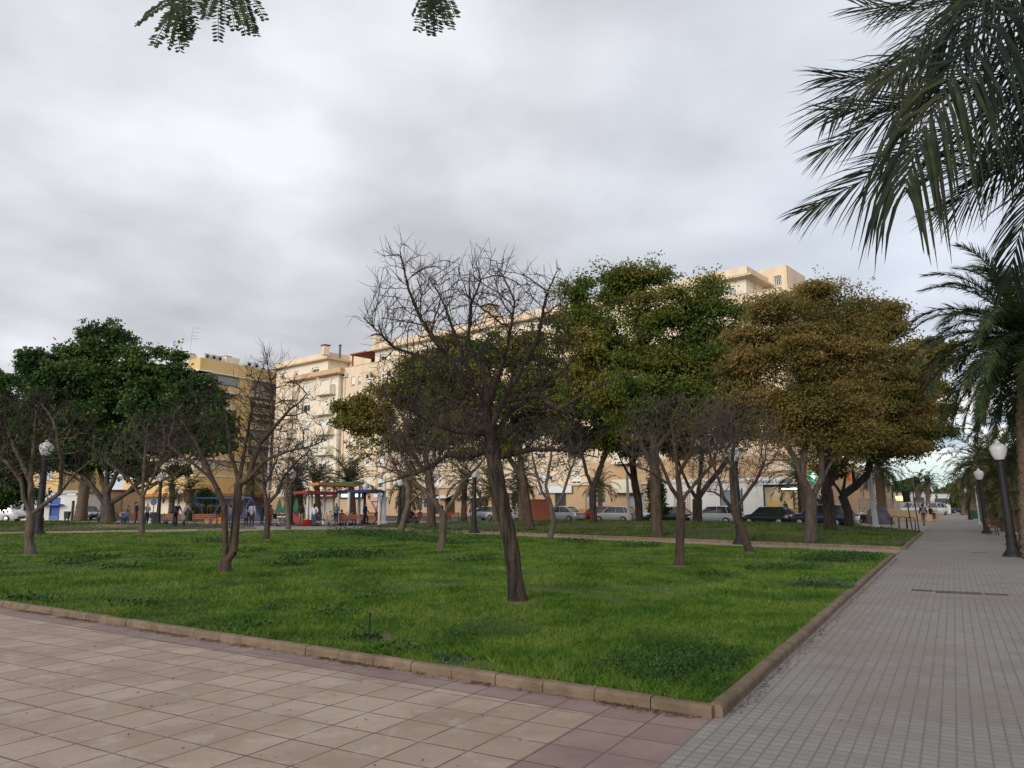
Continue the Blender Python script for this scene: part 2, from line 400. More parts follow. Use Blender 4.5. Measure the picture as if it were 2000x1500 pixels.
# ---------------------------------------------------------------- grass
def sample_poly(poly, n, rg):
    xs = [p[0] for p in poly]; ys = [p[1] for p in poly]; out = []
    P = np.stack([rg.uniform(min(xs), max(xs), n), rg.uniform(min(ys), max(ys), n)], 1)
    return P
def vnoise(P, s, seed=0):
    q = P*s + seed*13.7
    return (np.sin(q[:,0]*1.7+np.sin(q[:,1]*1.3)*1.6) + np.sin(q[:,1]*2.1+np.sin(q[:,0]*.9+1)*1.8) + .5*np.sin(q[:,0]*4.3+q[:,1]*3.1))/5+.5
def grass(lw, n0, dmax, rg, hh=.06):
    poly = lw[0]; out = []
    for lo, hi, dens in n0:
        # ring between distances lo..hi
        area = (min(dmax,hi)**2 - lo**2) * math.pi * .3
        n = int(area*dens); r = np.sqrt(rg.uniform(lo**2, hi**2, n)); a = rg.uniform(R(-40), R(42), n)
        P = np.stack([r*np.sin(a), r*np.cos(a)], 1); d, ins = poly_dist(P, poly); P = P[ins & (d > .05)]; r = np.linalg.norm(P, axis=1)
        ww = .0045 + .0011*r; 
        nz = vnoise(P, .8); h = hh*(.55+.9*nz)*rg.uniform(.6,1.5,len(P))*(1+.012*r)
        if lw[0] is FAR or lw[0] is LEFT:
            kp = (vnoise(P, .33, 5) < .60) | (rg.uniform(size=len(P)) < .25); P = P[kp]; r = r[kp]; ww = ww[kp]; nz = nz[kp]; h = h[kp]
        bare = vnoise(P, .55, 3) > .93
        h = np.where(bare, h*.3, h)
        z, _ = lawn_h(P, lw)
        th = rg.uniform(0, 2*np.pi, len(P)); sx, sy = np.cos(th)*ww/2, np.sin(th)*ww/2
        lean = rg.normal(0, .9, (len(P),2))*h[:,None]
        V = np.stack([np.c_[P[:,0]-sx, P[:,1]-sy, z-.01], np.c_[P[:,0]+sx, P[:,1]+sy, z-.01], np.c_[P[:,0]+lean[:,0], P[:,1]+lean[:,1], z+h]], 1)
        out.append(V.reshape(-1,3))
    V = np.concatenate(out); return V, np.arange(len(V)).reshape(-1,3)
rg = np.random.default_rng(11)
V, Fq = grass(LAWNS[0], [(6,9,2600),(9,13,1500),(13,20,620),(20,32,210),(32,56,62)], 56, rg, .036)
stuff('grass', npmesh('grass', V, Fq), 'grass_blade', 'short green grass covering the near lawn inside the stone kerb', 'grass')
V1, F1 = grass(LAWNS[1], [(27,45,70),(45,75,25)], 75, rg, .055); V2, F2 = grass(LAWNS[2], [(40,75,22)], 75, rg, .05); V3, F3 = grass(LAWNS[3], [(20,38,90)], 38, rg, .05)
V, Fq = joinm([(V1,F1),(V2,F2),(V3,F3)])
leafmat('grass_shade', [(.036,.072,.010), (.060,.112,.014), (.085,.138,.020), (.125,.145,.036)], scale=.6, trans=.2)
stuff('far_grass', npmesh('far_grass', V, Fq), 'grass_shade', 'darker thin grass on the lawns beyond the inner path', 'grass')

# low broad leaved ground cover: clover patch in the front corner, scattered weeds in the lawn
def tufts(centres, rg, n, rad, hh, leaf):
    parts = []
    for (x, y, s) in centres:
        k = int(n*s*s); r = rad*s*np.sqrt(rg.uniform(0,1,k)); a = rg.uniform(0,2*np.pi,k)
        P = np.stack([x+r*np.cos(a)*1.5, y+r*np.sin(a)], 1); d, ins = poly_dist(P, NEAR); P = P[ins & (d>.08)]
        if not len(P): continue
        z, _ = lawn_h(P, LAWNS[0]); C = np.c_[P, z + rg.uniform(.01, hh*s, len(P))]
        V, Fq = leafquads(C, leaf, leaf*.75, rg, droop=-.1); parts.append((V, Fq))
    return joinm(parts)
cp = [(*G(u, v, .12)[:2], s) for u, v, s in [(1310,1285,1.0),(1250,1300,.8),(1370,1290,.9),(1400,1270,.8),(1200,1295,.6),(1340,1320,.7),(1430,1300,.5),(1290,1262,.6)]]
V, Fq = tufts(cp, rg, 900, .42, .065, .030)
stuff('clover_patch', npmesh('clover_patch', V, Fq), 'clover', 'dark green clover patch in the front right corner of the lawn', 'ground cover')
wp = []
for u, v, s in [(650,1092,1.6),(700,1088,1.6),(600,1094,1.2),(800,1058,2.2),(750,1050,2.6),(880,1062,2.0),(700,1045,2.6),(920,1098,1.1),(850,1040,2.4),(960,1055,1.6),(1640,1088,1.8),(1600,1090,1.3),(1680,1084,1.4),
              (420,1060,1.5),(480,1080,1.2),(330,1092,1.1),(250,1110,1.),(560,1105,1.),(190,1095,1.1),(270,1170,.7),(455,1215,.6),(480,1212,.6),(650,1190,.6),(770,1250,.5),(545,1180,.5),(60,1165,.8),(20,1160,.8),(140,1100,1.),
              (1500,1110,.9),(1550,1105,1.),(1240,1069,1.5),(1130,1060,1.4),(710,1165,.5),(900,1230,.4),(870,1290,.35),(840,1285,.3),(1400,1120,.8)]:
    p = G(u, v, .18); wp.append((p[0], p[1], s))
V, Fq = tufts(wp, rg, 210, .40, .13, .06)
stuff('lawn_weeds', npmesh('lawn_weeds', V, Fq), 'clover', 'low leafy weeds scattered in clumps over the near lawn', 'ground cover')
def bush(name, u, v, rad, hh, n, label, m='weed_leaf', leaf=.05):
    p = GT(u, v); r2 = np.random.default_rng(int(u)); t = thing(name, label, 'weed', (p[0],p[1],p[2]))
    a = r2.uniform(0,2*np.pi,n); rr_ = rad*np.sqrt(r2.uniform(0,1,n)); zz = hh*(1-(rr_/rad)**2)*r2.uniform(.2,1,n)
    C = np.c_[rr_*np.cos(a)*1.6, rr_*np.sin(a), zz]
    V, Fq = leafquads(C, leaf, leaf*.5, r2, droop=-.3); link('leaves', npmesh('leaves', V, Fq), m, t)
    k = 14; a = r2.uniform(0,2*np.pi,k); P1 = np.c_[np.cos(a)*rad*.9, np.sin(a)*rad*.5, np.full(k, hh*.6)]
    V, Fq = frusta(np.zeros((k,3)), P1, np.full(k,.006), np.full(k,.003), 4); link('stems', npmesh('stems', V, Fq), 'clover', t)
bush('weed_plant', 1600, 1147, .42, .22, 700, 'bushy bluish green weed standing alone in the lawn near the right kerb')
bush('weed_plant', 712, 1252, .16, .16, 160, 'small dark weed at the foot of the thin black stake', 'clover', .05)
bush('weed_plant', 872, 1290, .16, .08, 130, 'pale round leaved weed just inside the front kerb', 'weed_leaf', .045)
# fallen leaves
pts = []
for i in range(4200):
    t = rg.uniform(.1, 17); o = abs(rg.normal(0,.05))+.075
    if rg.uniform() > (.10 + .9*(vnoise(np.array([[t, 0]]), 2.2)[0] > .52)): continue
    p = C0 + KD*t + nrm*o; pts.append((p[0], p[1], .0))
for i in range(1100):
    t = rg.uniform(.1, 20); p = C0 + UD*t + VD*(abs(rg.normal(0,.05))+.085); pts.append((p[0], p[1], .004))
for i in range(150):
    t = rg.uniform(-4, 14); p = C0 + UD*t + VD*rg.uniform(.2, 7) ; pts.append((p[0], p[1], .004))
for i in range(330):
    p = C0 - UD*rg.uniform(0, 5) + KD*rg.uniform(.2, 14); pts.append((p[0], p[1], 0))
C = np.array(pts); n = len(C)
V, Fq = leafquads(C + np.array([0,0,.006]), .040, .019, rg, droop=0)
V = V.reshape(-1,4,3); V[:,:,2] = C[:,None,2] + .004 + np.abs(V[:,:,2]-C[:,None,2]-.006)*.25; V = V.reshape(-1,3)
stuff('fallen_leaves', npmesh('fallen_leaves', V, Fq), 'dry_leaf', 'dry brown leaves fallen along the kerb and over the paving', 'leaves')
mat('black_plastic', (.012,.012,.013), rough=.5)
p = GT(721, 1256); t = thing('stake', 'thin black stake standing upright in the grass near the front kerb', 'stake', tuple(p))
mb = MB(); mb.tube([(0,0,-.02),(0,0,.30)], .009, 8); link('rod', mb, 'black_plastic', t)
mb = MB(); mb.lathe([(.014,.29),(.016,.30),(.016,.33),(.010,.335)], n=10); link('cap', mb, 'black_plastic', t)

def soil_contact_shade(spots):  # bare earth patches; round the trunks their colour also stands in for contact shading
    rg_ = np.random.default_rng(2)
    vs, fs = [], []
    for (u, v, rad) in spots:
        c = GT(u, v); o = len(vs); K = 20; vs.append((c[0], c[1], c[2]+.035)); 
        for ring, f_ in ((1,.5),(2,1.)):
            for k in range(K):
                a = 2*math.pi*k/K; q = rad*f_*(1+.28*math.sin(3*a+c[0])+.15*math.sin(7*a+c[1]))*rg_.uniform(.9,1.1); x, y = c[0]+q*math.cos(a)*1.3, c[1]+q*math.sin(a); vs.append((x, y, ground_z(x,y)+(.022 if ring == 1 else -.01)))
        for k in range(K): n_ = (k+1)%K; fs.append((o, o+1+k, o+1+n_, o)) ; fs.append((o+1+k, o+1+K+k, o+1+K+n_, o+1+n_))
    me = bpy.data.meshes.new('soil_contact_shade'); me.from_pydata(vs, [], [tuple(dict.fromkeys(f)) for f in fs]); me.update(); smooth(me); struct('soil_contact_shade', me, 'earth')
soil_contact_shade([(1012,1177,.30),(440,1119,.28),(62,1085,.3),(277,1043,.4),(521,1055,.35),(862,1074,.3),(1076,1055,.3),(1327,1107,.27),(1463,1080,.27),(1583,1049,1.0),(1284,1043,1.5),(1160,1022,1.4),(1622,1038,1.0),(1656,1023,1.0),(1037,1031,.8),(842,1025,.8),(211,1025,1.6),(1362,1020,1.6),(1420,1040,.9),(1210,1043,1.1),(735,1247,.22),(800,1262,.16),(1100,1300,.12)])
# ================================================================ TREES
mat('bark_dark', (.014,.010,.008), (.080,.060,.045), scale=9, rough=.95, bump=1.6, bscale=18, stretch=(2.0,2.0,.22), detail=8)
mat('bark_brown', (.045,.031,.022), (.090,.065,.047), scale=6, rough=.95, bump=.8, bscale=12, stretch=(1.5,1.5,.3))
mat('bark_pale', (.075,.056,.042), (.135,.105,.082), scale=6, rough=.95, bump=.7, bscale=12, stretch=(1.5,1.5,.4))
mat('bark_grey', (.055,.045,.035), (.10,.083,.066), scale=5, rough=.95, bump=.7, bscale=10, stretch=(1.5,1.5,.4))
mat('twig_dark', (.022,.015,.012), (.045,.032,.026), scale=3, rough=.9)
mat('twig_grey', (.045,.034,.029), (.095,.077,.067), scale=3, rough=.9)
leafmat('leaf_fig', [(0.019,0.049,0.014), (0.035,0.081,0.022), (0.057,0.108,0.026), (0.101,0.149,0.036)], scale=.45, trans=.15)
leafmat('leaf_green', [(0.040,0.075,0.017), (0.075,0.119,0.022), (0.131,0.156,0.026), (0.213,0.169,0.039)], scale=.42, trans=.3)
leafmat('leaf_yellow', [(.035,.060,.012), (.075,.092,.016), (.13,.12,.02), (.20,.13,.025)], scale=.42, trans=.3)
leafmat('leaf_brown', [(.074,.088,.022), (.138,.118,.033), (.205,.150,.046), (.28,.19,.065)], scale=.45, trans=.3)
leafmat('leaf_olive', [(0.054,0.086,0.018), (0.096,0.114,0.024), (0.150,0.137,0.033), (0.228,0.169,0.039)], scale=.4, trans=.3)

def colonize(rg, pos, par, A, step, infl, kill, iters, trop=(0,0,0), jit=.25):
    pos = [np.asarray(p, float) for p in pos]; par = list(par)
    P = np.array(pos); A = A.copy()
    D = np.linalg.norm(A[:,None,:] - P[None], axis=2); nn = D.argmin(1); nd = D.min(1)
    trop = np.array(trop, float); stale = {}
    for it in range(iters):
        act = nd < infl
        if not act.any() : break
        idx = nn[act]; dv = unit(A[act] - P[idx])
        acc = np.zeros((len(P),3)); cnt = np.zeros(len(P))
        np.add.at(acc, idx, dv); np.add.at(cnt, idx, 1)
        g = np.nonzero(cnt)[0]; g = np.array([i for i in g if stale.get(i,0) < 3])
        if not len(g): break
        for i in g: stale[i] = stale.get(i,0)+1
        d = unit(acc[g]/cnt[g][:,None] + trop + rg.normal(0, jit, (len(g),3)))
        newp = P[g] + d*step
        o = len(P); P = np.concatenate([P, newp]); par.extend(g.tolist())
        Dn = np.linalg.norm(A[:,None,:] - newp[None], axis=2); m = Dn.min(1); am = Dn.argmin(1) + o
        up = m < nd; nn[up] = am[up]; nd[up] = m[up]
        keep = nd > kill
        A = A[keep]; nn = nn[keep]; nd = nd[keep]
        if len(A) < 3: break
    return P, np.array(par)
def radii(P, par, rb, r0, guided, limb=(.40,.07)):
    n = len(P); tips = np.zeros(n); nch = np.zeros(n, int)
    for i in range(1, n):
        if par[i] >= 0: nch[par[i]] += 1
    tips[nch == 0] = 1
    for i in range(n-1, 0, -1):
        if par[i] >= 0: tips[par[i]] += tips[i]
    k = math.log(rb/r0)/math.log(max(2, tips[0]))
    r = r0*np.maximum(tips,1)**k
    for i, t in GUIDE.items(): r[i] = max(r[i], rb*(limb[0]*(1-t)**1.2+limb[1]))
    return r, nch
def chain(pts, step):
    out = [np.array(pts[0], float)]
    for a, b in zip(pts[:-1], pts[1:]):
        a = np.array(a, float); b = np.array(b, float); L = np.linalg.norm(b-a); k = max(1, round(L/step))
        for i in range(1, k+1): out.append(a + (b-a)*i/k)
    return out
GUIDE = {}
def tree_nodes(Y, trunk, limbs, step, rg, z0, wob=.35):
    """trunk and limbs traced as pixel polylines at depth Y; limbs get a depth direction of their own"""
    GUIDE.clear()
    tp = [at(u, v, Y) for u, v in trunk]; tp[0][2] = z0 - .05
    ch = chain(tp, step); pos = list(ch); par = [-1] + list(range(len(ch)-1)); ntr = len(pos)
    for lb in limbs:
        pts, dep = lb
        q = [at(u, v, Y) for u, v in pts]
        d = [np.linalg.norm(np.array(pos) - q[0], axis=1)][0]; s = int(d.argmin())
        tot = sum(np.linalg.norm(q[i+1]-q[i]) for i in range(len(q)-1)); run = 0; qq = [pos[s]]
        for i in range(1, len(q)):
            run += np.linalg.norm(q[i]-q[i-1]); Yn = pos[s][1] + dep*run/tot
            qq.append(at(pts[i][0], pts[i][1], Yn))
        ch = chain(qq, step)[1:]; prev = s
        for ii, p in enumerate(ch):
            GUIDE[len(pos)] = (ii+1)/len(ch)
            pos.append(p + rg.normal(0, step*.10*wob, 3)); par.append(prev); prev = len(pos)-1
    return pos, par, ntr
def env_points(env, Y, rg, shell=0.0):
    out = []
    for (u, v, ru, rv, n, *rest) in env:
        dy = rest[0] if rest else 0
        dr = rest[1] if len(rest) > 1 else None
        c = at(u, v, Y + dy); s = (Y+dy)/F*1.02
        rad = np.array([ru*s, (dr if dr else (ru+rv)/2*s), rv*s])
        d = unit(rg.normal(size=(n,3))); r = rg.uniform(0,1,n)**(1/3); 
        if shell: r = np.where(rg.uniform(size=n) < shell, rg.uniform(.82,1.0,n), r)
        out.append(c + d*r[:,None]*rad)
    return np.concatenate(out)
def build_wood(name, P, par, r, parent, m, nside=7, thr=None, mt=None, off=0, rough_base=0):
    i = np.arange(1, len(P)); p = par[i]; ok = p >= 0; i = i[ok]; p = p[ok]
    thick = r[i] > (thr or 0)
    res = []
    for sel, ns in ((thick, nside), (~thick, 3)):
        if sel.any():
            a, b = p[sel], i[sel]
            R0 = np.minimum(r[a], r[b]*1.25); res.append(frusta(P[a]+off, P[b]+off, R0, r[b], ns))
    return res
def bare_tree(name, label, u, v, trunk, limbs, env, rb, seed, step=.13, jitter=.12, infl=2.2, kill=.22, iters=70, tw=2.2, twl=.28, bark='bark_brown', twig='twig_dark', shell=.35, group='bare trees on the lawns', Y=None, knobs=0, r0=.005, trop=(0,0,.25)):
    rg = np.random.default_rng(seed); g = GT(u, v); Y = Y or g[1]; z0 = g[2]
    pos, par, ntr = tree_nodes(Y, trunk, limbs, step, rg, z0)
    A = env_points(env, Y, rg, shell)
    P, par = colonize(rg, pos, par, A, step, infl, kill, iters, trop=trop, jit=jitter)
    r, nch = radii(P, par, rb, r0, ntr)
    t = thing(name, label, 'tree', (float(P[0][0]), float(P[0][1]), z0), group=group)
    # flare at the foot
    zz = P[:,2] - z0; r = r * (1 + .55*np.exp(-np.clip(zz,0,9)/.13)*(np.arange(len(P)) < ntr))
    off = -np.array(t.location)
    i = np.arange(1, len(P)); p = par[i]
    big = r[i] > max(.012, rb*.10)
    sm = ~big
    # trunk and limbs: shared rings give a continuous skin
    ns = 10 if rb > .09 else 8
    a, b = p[big], i[big]
    wob = 1 + .10*np.sin(P[:,2]*17+P[:,0]*9)*.5
    V1, F1 = frusta(P[a]+off, P[b]+(P[b]-P[a])*.04+off, np.minimum(r[a], r[b]*1.18)*wob[a], r[b]*wob[b], ns)
    me = npmesh('trunk', V1, F1, True); link('trunk', me, bark, t)
    parts = []
    a, b = p[sm], i[sm]
    if len(a): parts.append(frusta(P[a]+off, P[b]+off, np.minimum(r[a], r[b]*1.25), r[b], 4))
    # twigs growing from thin wood, bending upwards
    thin = np.nonzero(r < rb*.30)[0]; thin = thin[thin > ntr]
    k = rg.poisson(tw, len(thin)); src = np.repeat(thin, k); n = len(src)
    d0 = unit(P[src] - P[par[src]]); d = unit(d0*.75 + rg.normal(0,.55,(n,3)) + np.array([0,0,.45]))
    L = twl*rg.uniform(.3,1.3,n)[:,None]; p0 = P[src] + off; p1 = p0 + d*L*.5
    d2 = unit(d + rg.normal(0,.35,(n,3)) + np.array([0,0,.35])); p2 = p1 + d2*L*.5
    rt = np.full(n, r0*.8)
    parts += [frusta(p0,p1,rt,rt*.8,3), frusta(p1,p2,rt*.8,rt*.45,3)]
    m2 = rg.uniform(size=n) < .6; q0 = p1[m2]; d3 = unit(d[m2] + rg.normal(0,.6,(m2.sum(),3)))
    parts.append(frusta(q0, q0+d3*L[m2]*.45, rt[m2]*.7, rt[m2]*.4, 3))
    if knobs:   # swollen pruning knuckles at limb ends
        tipi = np.nonzero((r > r0*1.3) & (r < r0*5))[0]; tipi = tipi[rg.uniform(size=len(tipi)) < knobs]
        c = P[tipi]+off; s = r[tipi]*1.25+.007
        dd = unit(P[tipi]-P[par[tipi]])
        parts += [frusta(c-dd*s[:,None]*1.3, c, s*.5, s, 5), frusta(c, c+dd*s[:,None]*1.3, s, s*.4, 5)]
    V, Fq = joinm(parts); link('branches', npmesh('branches', V, Fq), twig, t)
    return t
def leafy_tree(name, label, u, v, trunk, limbs, env, rb, seed, nleaf=26000, leaf=(.15,.075), step=.35, infl=4.5, kill=.6, bark='bark_brown', lm='leaf_green', group='leafy trees beyond the inner path', Y=None, spread=.42, droop=.35, iters=60, dens=90, jit=.25, cluster=9, pad=.80, pad_share=.20, flat=.5):
    rg = np.random.default_rng(seed); g = GT(u, v); Y = Y or g[1]; z0 = g[2]
    pos, par, ntr = tree_nodes(Y, trunk, limbs, step, rg, z0)
    A = env_points([(e[0],e[1],e[2],e[3],int(dens*e[2]*e[3]/6000),*e[4:]) for e in env], Y, rg, .3)
    P, par = colonize(rg, pos, par, A, step, infl, kill, iters, jit=jit)
    r, nch = radii(P, par, rb, .012, ntr)
    t = thing(name, label, 'tree', (float(P[0][0]), float(P[0][1]), z0), group=group)
    zz = P[:,2]-z0; r = r*(1 + .3*np.exp(-np.clip(zz,0,9)/.2)*(np.arange(len(P)) < ntr))
    off = -np.array(t.location); i = np.arange(1, len(P)); p = par[i]
    big = r[i] > .03
    parts = [frusta(P[p[big]]+off, P[i[big]]+(P[i[big]]-P[p[big]])*.05+off, np.minimum(r[p[big]], r[i[big]]*1.18), r[i[big]], 9),
             frusta(P[p[~big]]+off, P[i[~big]]+off, np.minimum(r[p[~big]], r[i[~big]]*1.3), r[i[~big]], 4)]
    V, Fq = joinm(parts); link('trunk', npmesh('trunk', V, Fq, True), bark, t)
    thin = np.nonzero((r < .045))[0]; thin = thin[thin >= ntr]
    # foliage grows in flattened pads round the ends of thin branches, with gaps between the pads
    sites = thin[rg.permutation(len(thin))[:max(60, int(len(thin)*pad_share))]]
    wgt = rg.uniform(.5, 1.5, len(sites)); wgt /= wgt.sum()
    nc = nleaf//cluster; k = rg.choice(len(sites), nc, p=wgt); sz = (pad*rg.uniform(.55, 1.35, len(sites)))[k][:,None]
    dd = unit(rg.normal(size=(nc,3)))*(rg.uniform(0,1,(nc,1))**.45)
    cc = P[sites[k]] + dd*sz*np.array([1.15,1.15,flat]) + np.array([0,0,.1])
    far_ = rg.uniform(size=nc) < .20; cc[far_] = P[thin[rg.integers(0,len(thin),far_.sum())]] + rg.normal(0, spread, (far_.sum(),3))
    C = np.repeat(cc, cluster, axis=0) + rg.normal(0, .13, (nc*cluster,3))*np.array([1.2,1.2,.7])
    dirs = unit(np.repeat(rg.normal(size=(nc,3)), cluster, axis=0))*.6
    V, Fq = leafquads(C + off, leaf[0], leaf[1], rg, droop, dirs)
    link('crown', npmesh('crown', V, Fq), lm, t)
    return t

# ---- the tall bare tree in front
bare_tree('bare_tree', 'tall bare tree with a leaning dark trunk, closest to the camera in mid lawn', 1010, 1176,
  [(1012,1178),(1005,1120),(998,1065),(986,1010),(976,960),(966,910),(958,862)],
  [ ([(958,862),(950,800),(915,760),(885,710),(850,665),(820,620),(798,565),(782,490)], -.6),
    ([(950,815),(925,770),(885,730),(825,697),(770,680),(730,640),(712,622)], .5),
    ([(955,830),(952,770),(940,720),(915,675),(918,600),(940,545)], .7),
    ([(960,850),(975,795),(1010,735),(1050,665),(1068,575),(1088,530)], -.4),
    ([(962,860),(1000,800),(1050,770),(1105,720),(1140,680)], .9),
    ([(1000,800),(1050,770),(1090,800),(1150,765),(1215,735)], -1.0),
    ([(955,845),(890,842),(840,825),(790,795),(765,790)], -.8),
    ([(962,880),(920,890),(875,890),(825,920),(745,945)], .6),
    ([(975,890),(1040,878),(1100,880),(1170,893)], .5),
    ([(960,850),(930,810),(900,790),(850,760),(800,740)], 1.0),
    ([(970,870),(1010,830),(1070,820),(1120,800)], 1.1),
    ([(950,790),(985,700),(1000,630),(1005,590)], -1.0),
    ([(950,790),(905,700),(870,600),(850,560)], 1.1)],
  [(930,680,205,175,2300),(915,800,190,110,1300),(790,560,60,80,340),(925,560,55,55,260),(1085,590,40,70,220),(1020,600,90,60,260),(1040,850,150,60,560),(840,905,90,30,200),(760,640,50,60,220)],
  .118, 5, step=.11, infl=1.6, kill=.20, iters=80, tw=.9, twl=.36, trop=(0,0,.5), jitter=.07, bark='bark_dark', twig='twig_dark', knobs=.16, r0=.0055)
# ---- the other bare trees
bare_tree('bare_tree', 'bare tree with twin stems joined at the foot, left of the middle of the lawn', 437, 1119,
  [(438,1121),(440,1097),(456,1078),(459,1034),(464,974),(466,944)],
  [ ([(440,1097),(440,1040),(438,989),(425,956),(407,929),(368,899),(330,870)], -.8),
    ([(466,944),(452,890),(443,818),(430,770)], .8), ([(466,944),(485,935),(518,899),(560,881),(605,872),(638,860)], -.5),
    ([(485,935),(506,866),(528,842),(532,790),(530,755),(520,700)], .3), ([(530,842),(566,800),(585,785),(599,770)], -.3), ([(466,944),(500,755),(518,704)], 1.0),
    ([(425,956),(380,860),(340,800)], 1.0)],
  [(420,840,110,85,1050),(345,860,60,60,500),(530,800,75,90,900),(590,855,55,55,420),(525,720,25,30,90)],
  .108, 12, step=.16, infl=1.7, kill=.2, tw=1.5, twl=.42, twig='twig_dark', bark='bark_brown', knobs=.05, r0=.006)
bare_tree('bare_tree', 'bare tree forking low at the left edge, in front of the dark lamp post', 62, 1084,
  [(60,1086),(57,1050),(61,1005)],
  [ ([(61,1005),(46,975),(42,940),(15,905),(-20,880)], -.6), ([(61,1005),(60,955),(62,900),(68,850)], .5), ([(61,1005),(80,990),(118,962),(150,922),(180,900)], .7),
    ([(42,940),(30,880),(10,830)], .9), ([(118,962),(120,900),(110,840)], -.9)],
  [(75,865,130,90,1100),(-30,880,70,90,600),(60,800,80,40,500)], .12, 13, step=.16, infl=1.7, kill=.2, tw=1.4, twl=.40, twig='twig_dark', bark='bark_pale', r0=.006)
bare_tree('bare_tree', 'slim bare tree with a straight reddish trunk in front of the park bench', 277, 1043,
  [(276,1044),(277,1010),(278,962)],
  [ ([(278,975),(250,935),(225,915),(205,900)], -.8), ([(278,962),(305,945),(345,925),(380,900)], .7), ([(278,962),(281,920),(284,870)], .4), ([(278,970),(300,930),(320,880)], -.6)],
  [(290,890,95,65,1000),(285,850,60,50,500)], .13, 14, step=.22, infl=2.4, kill=.3, tw=1.5, twl=.5, twig='twig_grey', bark='bark_pale', r0=.008)
bare_tree('bare_tree', 'slim bare tree with a dark fork, before the standing man in black', 521, 1054,
  [(519,1056),(523,1020),(522,985)],
  [ ([(522,985),(515,950),(512,905),(505,870)], .3), ([(522,985),(540,965),(552,935),(575,905),(610,875)], -.4), ([(515,950),(540,900),(548,860)], .6)],
  [(545,905,65,55,1100),(510,880,40,40,400),(600,880,35,25,200)], .115, 15, step=.2, infl=2, kill=.27, tw=1.5, twl=.45, twig='twig_dark', bark='bark_brown', r0=.007)
bare_tree('bare_tree', 'pale bare tree just behind the lawn edge, beside the green play panels', 563, 1033,
  [(563,1035),(563,1000),(558,962)],
  [ ([(558,962),(545,935),(535,910)], .5), ([(558,962),(575,935),(600,910)], -.5), ([(558,962),(562,920),(565,890)], .2)],
  [(568,915,55,45,900)], .15, 16, step=.24, infl=2.4, kill=.32, tw=1.2, twl=.5, twig='twig_grey', bark='bark_pale', r0=.008)
bare_tree('bare_tree', 'bare tree forking like a Y near the lamp post, left of the leaning front trunk', 862, 1073,
  [(861,1075),(865,1040),(866,1006)],
  [ ([(866,1006),(845,972),(805,938),(770,922),(735,908)], -.5), ([(866,1006),(886,975),(900,945),(913,905)], .4), ([(845,972),(838,930),(832,880)], .6),
    ([(900,945),(930,915),(955,885)], -.5), ([(805,938),(790,900),(775,860)], .7)],
  [(850,865,105,85,1200),(770,905,45,35,220),(900,880,60,60,350)], .115, 17, step=.17, infl=1.9, kill=.22, tw=1.7, twl=.42, twig='twig_grey', bark='bark_pale', r0=.0065)
bare_tree('bare_tree', 'small pale pruned tree leaning beside the black lamp post of the playground', 786, 1040,
  [(782,1043),(790,1010),(798,985)],
  [ ([(798,985),(797,955),(792,930),(800,905)], .5), ([(798,985),(815,968),(832,955),(860,930)], -.5), ([(797,955),(780,925),(770,905)], .5)],
  [(800,900,60,40,600)], .17, 18, step=.22, infl=2.2, kill=.3, tw=1.2, twl=.4, twig='twig_grey', bark='bark_pale', r0=.008)
bare_tree('bare_tree', 'slender bare tree before the red brick kiosk, right of the front trunk', 1076, 1054,
  [(1073,1056),(1081,1020),(1076,985),(1066,950)],
  [ ([(1076,985),(1058,960),(1048,925),(1040,890)], -.4), ([(1078,1000),(1098,970),(1110,930),(1125,890)], .5), ([(1066,950),(1075,900),(1080,860)], .4)],
  [(1080,885,80,65,950),(1120,900,40,40,300)], .115, 19, step=.18, infl=2, kill=.25, tw=1.6, twl=.42, twig='twig_grey', bark='bark_pale', r0=.007)
bare_tree('bare_tree', 'bare tree with an upright trunk and wide grey crown on the right of the lawn', 1327, 1106,
  [(1327,1109),(1328,1060),(1330,1010),(1330,980)],
  [ ([(1330,982),(1306,945),(1270,922),(1235,905)], -.6), ([(1330,980),(1355,948),(1385,915),(1402,878)], .5), ([(1330,980),(1324,930),(1318,880),(1310,820)], .3),
    ([(1324,930),(1350,880),(1360,820)], -.6), ([(1306,945),(1285,890),(1265,840)], .7)],
  [(1325,855,125,85,1500),(1260,870,55,60,300),(1390,850,55,70,380)], .105, 20, step=.14, infl=1.7, kill=.22, tw=1.3, twl=.42, twig='twig_grey', bark='bark_brown', r0=.0052)
bare_tree('bare_tree', 'bare tree with a slanting trunk beside the tall lamp, before the black parked car', 1463, 1079,
  [(1465,1081),(1450,1035),(1433,998)],
  [ ([(1433,998),(1415,975),(1396,962),(1370,958)], -.4), ([(1433,998),(1450,975),(1476,940),(1495,898)], .4), ([(1433,998),(1430,960),(1428,920),(1435,860)], .5), ([(1415,975),(1405,940),(1390,900)], .6)],
  [(1440,865,90,90,1200),(1385,920,45,45,350),(1490,890,30,50,250)], .105, 21, step=.16, infl=1.8, kill=.21, tw=1.7, twl=.42, twig='twig_grey', bark='bark_brown', r0=.006)

